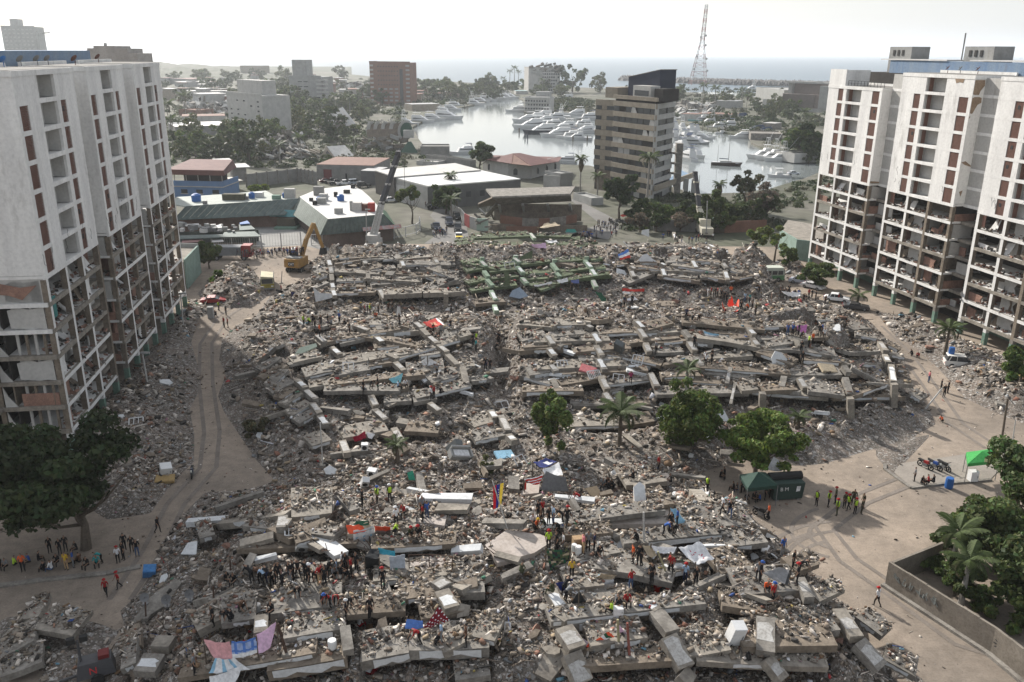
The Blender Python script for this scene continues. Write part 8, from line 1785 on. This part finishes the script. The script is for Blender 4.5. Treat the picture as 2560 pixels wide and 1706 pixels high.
cloth('bright blue tarp beside the red dotted one','G',[(325,945),(345,872),(462,888),(465,942)],cBLUE,[1.3,1.8,1.9,1.5],.12,(0,1)); cloth('dark red tarp with white dots stretched up to a point','G',[(465,940),(580,782),(660,882),(560,915)],[cDOT,cWH],[1.5,2.4,1.7,1.5],.12,(1,),N=14,pat=lambda u,v:int(u*14)%3==1 and int(v*14)%3==1)
cloth('green camouflage patterned sheet hung like a curtain','G',[(1368,362),(1545,360),(1552,480),(1400,512)],[cCAM,cGRN,cBEI,cBLK],[1.9,1.9,.4,.3],.08,(0,1),pat=lambda u,v:int((math.sin(u*19)+math.sin(v*15+u*7))*2)%4)
cloth('navy blue sheet draped beside the camouflage one','G',[(1440,612),(1566,578),(1556,640),(1480,668)],cNAVY,[1.0,1.3,.7,.6],.12); cloth('dark grey pointed tent sheet on the right slabs','G',[(1518,812),(1610,668),(1692,782),(1600,830)],cBLK,[.5,2.6,.7,.4],.1,(1,),name='dark_tent',cat='tent'); cloth('beige net stretched over a dark hole','G',[(1705,572),(1775,545),(1890,548),(1830,605)],cBEI,[.9,1.5,1.0,.6],.15)
cloth('orange green and white patterned cloth hung low','G',[(1650,1075),(1830,968),(1872,1002),(1700,1070)],[cORG,cWH,cGRN],[.6,1.6,1.2,.6],.08,pat=lambda u,v:int(u*7)%3); cloth('pale netting tied beside the patterned cloth','G',[(1905,920),(1965,985),(1950,1000),(1905,985)],cLIL,[1.6,1.0,.8,.9],.05); cloth('pale pink netting left of the patterned cloth','G',[(1600,985),(1680,1050),(1660,1075),(1620,1060)],cm('mauve',(205,190,200)),[1.3,.9,.6,.7],.05)
cloth('large white sheet with red flower dots','E',[(1412,1330),(1580,1278),(1695,1412),(1545,1455)],[cWH,cm('flower',(190,60,80))],[2.0,2.2,1.5,1.5],.12,(1,2,3),N=16,pat=lambda u,v:(int(u*16),int(v*16)) in {(5,4),(6,6),(9,8),(10,9),(11,8),(10,11),(8,5),(4,7),(9,12)})
cloth('white sheet strung left of the flower dotted one','E',[(1200,1312),(1400,1322),(1372,1372),(1240,1362)],cWH,[2.0,2.0,1.7,1.7],.2,(0,)); cloth('small off white awning at the end of the strung sheets','E',[(1130,1312),(1210,1312),(1245,1390),(1190,1402)],cBEI,[1.9,2.0,1.3,1.3],.1,(0,)); cloth('crumpled white cloth behind the strung sheets','E',[(1240,1235),(1290,1235),(1370,1310),(1310,1310)],cWH,[.8,.8,.7,.7],.1); cloth('light blue cloth hanging from a thin pole','E',[(1345,1022),(1392,1026),(1470,1122),(1408,1160)],cSKY,[2.4,2.3,1.0,.9],.12,(0,))
cloth('pale green sheet lying flat on the big slab','E',[(728,1152),(790,1096),(906,1090),(850,1140)],cm('mint',(170,190,170)),[.75,.75,.75,.75],.0); cloth('blue flag like sheet with white figure on a frame','E',[(285,668),(395,636),(475,662),(365,715)],[cNAVY,cWH],[1.9,2.0,1.9,1.8],.06,(0,2),pat=lambda u,v:abs(u-.55)<.14 and .25<v<.8)
cloth('plain white sheet beside the blue figure sheet','E',[(360,728),(485,668),(522,765),(390,778)],cWH,[1.7,1.9,1.4,1.3],.1,(1,2)); cloth('grey pointed tent under the white sheet','E',[(342,882),(385,738),(540,788),(560,890)],cGRY,[.3,1.9,1.6,.3],.08,name='grey_tent',cat='tent'); cloth('red and white sheet left of the grey tent','E',[(215,802),(365,765),(335,835),(300,842)],[cRED,cWH],[1.6,1.8,1.2,1.2],.08,(0,),pat=lambda u,v:int(v*9)%3==0); cloth('small red flag on a stick behind the national flag','E',[(222,825),(235,822),(235,878),(222,880)],cRED,[1.5,1.5,.9,.9],.02,(0,))
cloth('silver tarpaulin shelter at the edge of the dirt lot','H',[(745,690),(850,656),(925,672),(905,768)],[cm('silver',(150,150,150)),cm('black2',(70,70,70))],[1.7,2.0,1.9,1.3],.12,(0,2),pat=lambda u,v:v>.85)
cloth('thin white tent spread over the middle left mound','A',[(1258,1095),(1345,1042),(1456,1112),(1322,1156)],cWH,[.8,2.0,.8,.5],.05,(1,),name='white_tent',cat='tent'); cloth('turquoise sheet over seated people on the left mound','A',[(1040,1217),(1152,1170),(1132,1242),(1078,1246)],cm('turquoise',(130,190,200)),[1.6,2.0,1.4,1.4],.12,(0,1)); cloth('red banner with round portrait on the left mound','A',[(1308,772),(1420,736),(1478,790),(1362,812)],[cRED,cm('skinpatch',(200,150,120)),cWH],[1.3,1.5,1.1,1.0],.05,pat=lambda u,v:2 if u>.82 else 1 if (u-.45)**2+(v-.5)**2<.05 else 0); cloth('white cloth hung by the rescue team','A',[(1108,645),(1130,650),(1140,712),(1100,715)],cWH,[1.8,1.8,.3,.3],.04); cloth('blue flag standing on the rubble by the dirt road','Z',[(570,1110),(635,1115),(600,1170),(565,1235)],cNAVY,[1.6,1.5,.7,.2],.05,(0,))
cloth('vivid orange red tarp on the far middle mound','C',[(640,402),(715,330),(778,352),(768,425)],cm('vivid',(240,80,50)),[.8,2.0,1.7,.8],.1,(1,)); cloth('white and pale blue banner above the red yellow one','C',[(500,592),(615,615),(622,640),(512,625)],[cWH,cSKY],[1.4,1.4,1.0,1.0],.06,pat=lambda u,v:v<.4); cloth('red and yellow cloth below the pale banner','C',[(512,632),(600,648),(642,672),(570,686)],[cRED,cYEL],[1.1,1.0,.6,.6],.06,pat=lambda u,v:u>.5); cloth('white awning above a crowd near the wrecked cars','C',[(1108,275),(1260,285),(1256,316),(1170,312)],cWH,[2.2,2.2,1.8,1.8],.15,(0,1)); cloth('magenta netting bundle on the right mound end','C',[(1230,548),(1312,538),(1302,600),(1240,596)],cm('magentanet',(200,120,180)),[1.2,1.3,.7,.6],.15)
cloth('red white and blue cloth on the back row','B',[(1080,242),(1160,196),(1182,262),(1100,282)],[cBLUE,cWH,cRED],[1.4,1.9,1.2,1.0],.06,pat=lambda u,v:0 if v<.3 else 1 if v<.65 else 2); cloth('long thin red awning in front of the back row','B',[(1115,506),(1290,512),(1285,530),(1120,526)],cRED,[1.9,1.9,1.7,1.7],.05,(0,1)); cloth('dark green tarp flapping among the back rubble','B',[(900,526),(950,540),(1010,610),(962,616)],cGRN,[1.6,1.6,.6,.5],.1); cloth('white peaked awning below the green slabs','B',[(600,440),(685,422),(692,452),(620,462)],cWH,[2.0,2.1,1.7,1.7],.15,(0,2)); cloth('lilac sheet hung on the green slabs','B',[(400,162),(515,146),(522,190),(430,182)],cLIL,[1.8,1.9,1.2,1.2],.15,(0,1)); cloth('blue awning right of the white peaked one','B',[(710,442),(775,436),(778,466),(722,462)],cm('dustyblue',(100,112,160)),[2.0,2.0,1.6,1.7],.1,(0,1)); cloth('white strip awning left of the peaked one','B',[(420,482),(560,450),(572,462),(440,488)],cWH,[1.9,2.1,1.9,1.8],.12,(0,1)); cloth('white small tarp over the back crowd','B',[(1150,590),(1200,560),(1238,592),(1160,602)],cWH,[1.7,2.0,1.6,1.5],.1,(0,)); cloth('white cloth on top of the green building','B',[(510,130),(600,128),(610,142),(540,148)],cWH,[1.5,1.5,1.2,1.2],.1); cloth('red blanket hanging over a lower beam','D',[(1025,490),(1122,440),(1130,492),(1040,522)],cm('crimson',(150,20,50)),[1.2,1.5,.9,.7],.1); cloth('white cloth beside the hanging red blanket','D',[(1130,445),(1200,462),(1175,500),(1145,490)],cWH,[1.4,1.3,.9,.9],.05); cloth('teal cloth dumped among appliances','D',[(1455,770),(1500,752),(1522,830),(1470,825)],cm('jade',(50,150,120)),[.9,1.1,.4,.4],.05)
cloth('small teal awning on the back road','V',[(1975,790),(2000,745),(2110,745),(2145,790)],cm('awning_teal',(60,140,130)),[2.4,3.0,3.0,2.4],.05,(0,3)); cloth('tan hipped awning before the brick balcony ruin','V',[(1580,735),(1720,660),(1830,655),(1915,690)],cBEI,[2.6,3.6,3.6,2.6],.03,(0,3)); cloth('red awning over parked motorbikes by the street tree','T',[(285,400),(350,372),(375,398),(310,415)],cRED,[2.2,2.4,2.2,2.1],.05,(0,2))
# frame tents
def canopy(label,crop,pts,peak,m,z=2.3):
    P=[]
    for x,y in pts: P.append(at(*c(crop,x,y),z))
    rt=root('canopy_tent',label,'tent',V3(sum(P,Vector())/4,0)); o=rt.location; pk=V3(sum(P,Vector())/4,z+peak)-o
    for i in range(4): a,b=P[i]-o,P[(i+1)%4]-o; MB().plate([a,b,pk],.03).build('roof_panel',m,rt); MB().beam(a-Vector((0,0,.15)),b-Vector((0,0,.15)),.03,.32).build('valance',m,rt); MB().tube([a,Vector((a.x,a.y,-.05))],.04,6).build('leg',STEEL,rt)
    return rt
canopy('dark green canopy tent with people seated beneath','H',[(660,178),(845,157),(770,78),(612,92)],.9,cm('tentgreen',(38,66,56),.05)); canopy('bright green canopy tent at the right edge of the paved pad','H',[(2010,25),(2200,5),(2150,-65),(2000,-45)],.55,cm('brightgreen',(70,165,85),.2))
b=at(*c('H',880,222)); rt=root('waste_container','dark green steel container with white marks beside the canopy tent','container',b,R(8)); MB().prism([(-1.5,-.9),(1.5,-.9),(1.5,.9),(-1.5,.9)],.15,1.9,0,[(-1.6,-1),(1.6,-1),(1.6,1),(-1.6,1)]).build('body',mat('container_green',(.035,.06,.05),.7,.2),rt); MB().tube([(-1.7,.2,2.15),(1.7,.2,2.15)],.42,12).build('rolled_cover',BLACK,rt); text(rt,'B M',.55,mat('faded_white_paint',(.55,.55,.52),.8,0),(-.5,-1.0,1.3),(R(87),0,0)); MB().face([(.7,-1.02,1.0),(1.1,-1.02,1.05),(1.15,-1.03,1.6),(.75,-1.03,1.6)]).build('white_mark',cWH,rt)
for s in (-1,1): MB().box(s*1.1-.15,s*1.1+.15,-.9,.9,0,.15).build('skid',STEEL,rt)
cloth('white tent flap behind the green container','H',[(775,60),(820,-20),(850,0),(870,70)],cWH,[1.8,3.2,3.0,1.8],.03)
# national flag on a pole
b=hitp(*c('E',88,1165)); rt=root('flag','yellow blue and red flag drooping from a leaning white pole','flag',b); tp=Vector((-1.2,.3,3.9)); MB().tube([(0,0,-.2),tp],.05,6).build('pole',OFFW,rt)
FL=[cYEL,mat('flag_blue',lin((30,50,140)),.8,.1),mat('flag_red',lin((200,35,45)),.8,.1)]
for i in range(3):
    mb=MB(); K=8
    for k in range(K+1): t=k/K; x0=tp+Vector((.05+.28*(2-i)*(1-.25*t),0,-.25-2.1*t-.1*i)); x1=x0+Vector((.28*(1-.25*t),.05*math.sin(t*6),.1)); mb.v+=[tuple(x0),tuple(x1)]
    mb.f=[(2*k,2*k+1,2*k+3,2*k+2) for k in range(K)]; mb.m=[0]*K; st=mb.build('stripe',FL[i],rt)
    if i==1:
        for k in range(4):
            cpt=tp+Vector((.48,-.06,-.75-.22*k)); sp=[]
            for q in range(10): a=math.pi/2+q*math.pi/5; rr_=.07 if q%2==0 else .03; sp.append(cpt+Vector((rr_*math.cos(a),0,rr_*math.sin(a))))
            MB().face(sp).build('star',cWH,st)
# window frames thrown on the rubble
def frame(label,crop,x,y,w,h,tilt,rz,bars=1,m=None):
    p=hitp(*c(crop,x,y)); w*=.68; h*=.68; rt=root('window_frame',label,'window frame',p+Vector((0,0,.15)),rz); rt.rotation_euler=(tilt,random.uniform(-.2,.2),rz); m=m or mat('tan_frame',(.3,.22,.14),.8,.2) if 'wooden' in label else mat('white_frame',(.62,.62,.61),.6,.1)
    for s in (-1,1): MB().box(s*w/2-.05,s*w/2+.05,-h/2,h/2,-.04,.04).build('stile',m,rt); MB().box(-w/2+.05,w/2-.05,s*h/2-.05,s*h/2+.05,-.04,.04).build('rail',m,rt)
    for i in range(bars): x0=-w/2+w*(i+1)/(bars+1); MB().box(x0-.03,x0+.03,-h/2+.05,h/2-.05,-.03,.03).build('bar',m,rt)
for a in [('white window frame tilted below the thin white tent','A',725,1140,1.9,2.2,.9,.3),('barred white grille lying beside a long column','B',895,1190,2.4,1.6,.7,.4,6),('white double window frame leaning in the middle mound','B',1085,1235,2.0,2.2,1.0,-.1),('white grille frame left of the long column','B',645,1105,1.9,1.4,.6,.2,2),('white frame leaning on the brown debris','B',1235,1075,2.0,1.8,.9,-.5,2),('white window frame on the pile beside the left block','J',890,1325,2.2,1.6,.5,.3,2),('white square frame at the top of the gap','D',2210,240,2.4,1.6,.5,.4),('white frame on the green building','Y',830,590,2.6,2.6,1.1,.1),('small white frame on the front left slab','F',1435,285,1.3,1.0,.4,.3,2),('barred grille among the front right debris','G',1045,965,1.6,1.4,.7,0,2),('white door frame beside the blue figure sheet','E',195,680,1.6,2.2,.8,.6,1),('long tan wooden frame by the pink sheet','F',820,1120,1.4,2.6,.6,.2,2)]: frame(*a)
def box_item(name,label,cat,crop,x,y,s,m,rz=0,tilt=0,extra=None):
    p=hitp(*c(crop,x,y)); rt=root(name,label,cat,p,rz); rt.rotation_euler=(tilt,tilt*.5,rz); MB().box(-s[0]/2,s[0]/2,-s[1]/2,s[1]/2,0,s[2]).build('body',m,rt)
    if extra=='front': MB().tube([(0,-s[1]/2-.03,s[2]*.5),(0,-s[1]/2+.01,s[2]*.5)],min(s[0],s[2])*.36,14).build('round_door',BLACK,rt); MB().box(-s[0]*.45,s[0]*.45,-s[1]/2-.02,-s[1]/2,s[2]*.88,s[2]*.97).build('panel',PALEG,rt)
    if extra=='door': MB().box(-s[0]*.47,s[0]*.47,-s[1]/2-.04,-s[1]/2-.002,s[2]*.03,s[2]*.68).build('door',m,rt); MB().box(-s[0]*.47,s[0]*.47,-s[1]/2-.04,-s[1]/2-.002,s[2]*.7,s[2]*.98).build('door',m,rt); MB().box(s[0]*.3,s[0]*.36,-s[1]/2-.09,-s[1]/2-.041,s[2]*.4,s[2]*.62).build('handle',STEEL,rt)
    if extra=='pad': MB().box(-s[0]*.45,s[0]*.45,-s[1]*.45,s[1]*.45,s[2]+.002,s[2]+.05).build('quilted_top',m,rt)
    if extra=='seat': MB().box(-s[0]/2,s[0]/2,s[1]/2+.002,s[1]/2+.22,.0,s[2]*2).build('backrest',m,rt); [MB().box(q*(s[0]/2+.1)-.1,q*(s[0]/2+.1)+.1,-s[1]/2,s[1]/2,0,s[2]*1.4).build('armrest',m,rt) for q in (-1,1)]; MB().box(-s[0]*.4,s[0]*.4,-s[1]*.4,s[1]*.4,s[2]+.002,s[2]+.14).build('cushion',cWH,rt)
    return rt
APP=mat('appliance_white',(.66,.66,.65),.5,.1)
for a in [('washing_machine','white washing machine lying among rubbish','appliance','D',1112,865,(.7,.65,.9),APP,.3,.5,'front'),('air_conditioner','white boxy air conditioner on the rubbish heap','appliance','D',1178,790,(.9,.7,.7),APP,-.2,.15,'front'),('oven','small white oven under the red blanket','appliance','D',1118,585,(.7,.6,.7),APP,.1,.1,'front'),('air_conditioner','fan unit tipped up on the front left slabs','appliance','F',1520,420,(.9,.4,.7),PALEG,.3,.5,'front'),('fridge','white fridge on the front right debris','appliance','H',565,1110,(.9,.8,1.6),APP,.2,.25,'door'),('generator','red framed generator on the right rubble','generator','H',125,800,(1.1,.7,.7),cRED,.2,.05,'front'),('armchair','red armchair with white cushion at the bottom centre','chair','F',2085,1440,(.8,.7,.38),cm('chairred',(120,20,28),0),-.3,.3,'seat'),('mattress','tan mattress at the road edge by the left pile','mattress','I',985,360,(1.9,1.3,.25),mat('mattress_tan',(.36,.25,.11),.9,.2),.3,.15,'pad'),('carton','white cube box on the left pile','box','I',990,315,(1.1,1.1,.9),APP,.5,.2,'door'),('water_cooler','white drink cooler box on the right slabs','box','G',1895,835,(.7,.45,.5),APP,.1,0,'door'),('cabinet','grey cabinet on the dirt road by the left block','cabinet','J',1380,640,(.9,.8,1.9),PALEG,.1,0,'door'),('mattress','cream mattress on the far right end of the mound','mattress','C',1470,890,(2.2,1.6,.25),cBEI,.2,.35,'pad'),('sofa','grey sofa dumped below the middle mound','sofa','D',1870,640,(2.2,1.0,.5),PALEG,.5,.5,'seat'),('cabinet','dark cabinet tipped among dumped furniture','cabinet','D',1790,590,(.9,.6,1.8),mat('dark_cabinet',(.12,.13,.13),.7,.2),.7,.7,'door'),('wardrobe','black wardrobe tilted on the long middle mound','cabinet','B',1090,990,(1.2,.7,2.0),mat('dark_cabinet',(.12,.13,.13)),-.5,.7,'door'),('mattress','pink mattress on the long middle mound','mattress','B',845,1150,(2.0,1.3,.25),cm('mattpink',(200,120,120),0),-.3,.4,'pad'),('mattress','pale blue mattress near dumped furniture','mattress','D',2230,640,(2.0,1.5,.25),cSKY,.4,.2,'pad'),('fridge','white fridge beside the paved pad tent','appliance','H',2035,125,(.8,.7,1.1),APP,.1,0,'door'),('carton','brown cardboard box in the seated crowd','box','G',1600,350,(.8,.6,.9),mat('cardboard',(.34,.23,.13),.9,.2),.2,0,'door'),('panel_box','blue plastic crate on the left road edge','crate','I',893,925,(1.0,.9,.8),cm('crateblue',(70,120,170),0),.3,.3,'pad')]: box_item(*a)
for lab,crop,x,y,r_,h,m in [('blue plastic barrel on the paved pad kerb','H',1890,172,.4,1.1,TANK),('white bucket on the front left column','F',1158,930,.25,.5,APP),('white plastic drum by the seated crowd','G',1605,395,.25,.6,APP),('blue barrel by the right block debris','K',1500,735,.4,.9,TANK),('white water jug by the seated crowd','G',1575,372,.22,.5,APP),('grey cement bucket on the pale dome slab','G',440,385,.3,.5,PALEG),('white bucket in the gap of the front slabs','F',1785,1240,.3,.55,APP)]:
    p=hitp(*c(crop,x,y)); rt=root('barrel',lab,'barrel',p); MB().tube([(0,0,-.05),(0,0,h*.15),(0,0,h*.9),(0,0,h)],[r_*.9,r_,r_,r_*.9],12).build('body',m,rt); MB().tube([(0,0,h),(0,0,h+.04)],r_*.92,12).build('lid',m,rt)
for lab,crop,x,y,r_ in [('dark satellite dish on a post at the front left roof','F',398,890,.38),('grey satellite dish fallen at the front left roof','F',215,870,.36),('black satellite dish lying by the antenna posts','F',590,840,.36),('white satellite dish against the right block','K',1580,310,.5)]:
    p=hitp(*c(crop,x,y)); rt=root('satellite_dish',lab,'dish',p); dish(lambda nm,mb,m: mb.build(nm,m,rt),0,0,0,r_,DISHG if 'white' not in lab else OFFW,-1.4,1.0).name='reflector'; MB().box(-.2,.2,-.2,.2,-.1,.05).build('foot',STEEL,rt)
# posts and poles
def post(label,crop,x0,y0,x1,y1,r_,m,name='pole',cat='pole',head=False):
    b=hitp(*c(crop,x0,y0)); dist=b.y; t=atY(*c(crop,x1,y1),dist); rt=root(name,label,cat,b); MB().tube([(0,0,-.3),t-b],[r_*1.2,r_],8).build('shaft',m,rt)
    MB().box(-.3,.3,-.3,.3,-.2,.1).build('foot',CONC,rt)
    if head: MB().box(-.2,.9,-.15,.15,-.1,.1).build('lamp_head',PALEG,rt,loc=t-b)
for a in [('tall dark utility pole at the right path','K',1882,1510,1942,1090,.11,BARK),('thin white pole right of the utility pole','K',1965,1530,2005,1250,.06,OFFW),('leaning white lamp post beside the left block','J',962,1060,930,868,.1,OFFW,'lamp_post','lamp post',True),('second lamp post at the far end of the left block','J',1198,690,1178,480,.1,OFFW,'lamp_post','lamp post',True),('white pole standing on the middle rubble edge','D',785,710,765,372,.06,OFFW),('long pale pole leaning across the right path','K',1285,1170,1430,1005,.09,OFFW),('thin tall pole beside the cream crane boom','T',1160,580,1170,255,.12,PALEG),('rusty steel post at the front left roof','F',785,830,782,725,.06,REBAR),('first rusty post of the roof wire','F',215,985,212,860,.06,REBAR),('rusty post behind the black dressed crowd','F',925,600,925,510,.06,REBAR),('red painted timber post in the right gap','G',1985,1150,1965,905,.08,mat('red_timber',(.25,.09,.07),.9,.2)),('pale timber post tied to netting','G',1905,1050,1895,880,.08,mat('pale_timber',(.33,.30,.18),.9,.2)),('white timber cross on the right rubble','G',2090,310,2085,90,.07,OFFW),('leaning stick by the strung white sheets','G',2260,530,2190,380,.07,mat('pale_timber',(.33,.30,.18))),('rusty pole beside the lilac sheet','F',1405,1290,1325,1040,.09,REBAR),('thin post by the bus on the dirt road','Z',410,970,425,770,.07,PALEG),('lamp mast before the shopping centre roof','W',1225,1270,1210,720,.1,PALEG,'lamp_post','lamp post',True)]: post(*a)
# guard rails on the dome slab
rt=root('guard_rail','rusty guard rail on the pale dome slab','railing',hitp(*c('G',510,480))); o=rt.location; gp=[hitp(*c('G',x,y)) for x,y in ((362,500),(510,495),(680,510))]
for q in gp: MB().tube([q-o,q-o+Vector((0,0,1.1))],.04,6).build('post',REBAR,rt)
for a,b in zip(gp[:-1],gp[1:]):
    for h in (.55,1.1): MB().tube([a-o+Vector((0,0,h)),b-o+Vector((0,0,h))],.03,5).build('rail',REBAR,rt)
# parked motorbikes at the back
for i in range(14): moto('motorbike in the row parked behind the back road',*c('T',190+i*14,470+random.uniform(0,45)),-60+random.uniform(-20,20),(30,30,34))['group']='motorbikes behind the back road'
for i in range(8): moto('motorbike parked by the bushes on the side street',*c('V',40+i*18,430+random.uniform(0,40)),-60,(40,36,40))['group']='motorbikes by the bushes'
# ================================================================ air
hz=MB().box(-31000,31000,-60,31000,-4,165).build('haze',bpy.data.materials.new('haze_air'),kind='stuff'); hm=hz.data.materials[0]; hm.use_nodes=True; t=hm.node_tree; t.nodes.clear(); ho=t.nodes.new('ShaderNodeOutputMaterial'); pv=t.nodes.new('ShaderNodeVolumePrincipled'); pv.inputs['Color'].default_value=(.90,.95,1.0,1); pv.inputs['Density'].default_value=.00011; pv.inputs['Anisotropy'].default_value=.4; t.links.new(pv.outputs[0],ho.inputs['Volume'])
# ================================================================ one label per thing: where several look alike, their order in the picture tells them apart
ORD=['leftmost','second from left','third from left','fourth from left','fifth from left','sixth from left','seventh from left','eighth from left','ninth from left','tenth from left']+[w+' from left' for w in 'eleventh twelfth thirteenth fourteenth fifteenth sixteenth seventeenth eighteenth nineteenth twentieth'.split()]
from collections import defaultdict
byl=defaultdict(list)
for o in bpy.data.objects:
    if o.parent is None and o.get('label') and o.get('category'): byl[o['label']].append(o)
for lab,l in byl.items():
    if len(l)<2: continue
    l.sort(key=lambda o:pix(o.location)[0]); n=len(l)
    for i,o in enumerate(l):
        if i<20 and i<=n//2: o['label']=lab+', '+ORD[i]
        elif n-1-i<20: o['label']=lab+', '+(ORD[n-1-i].replace('left','right') if n-1-i else 'rightmost')
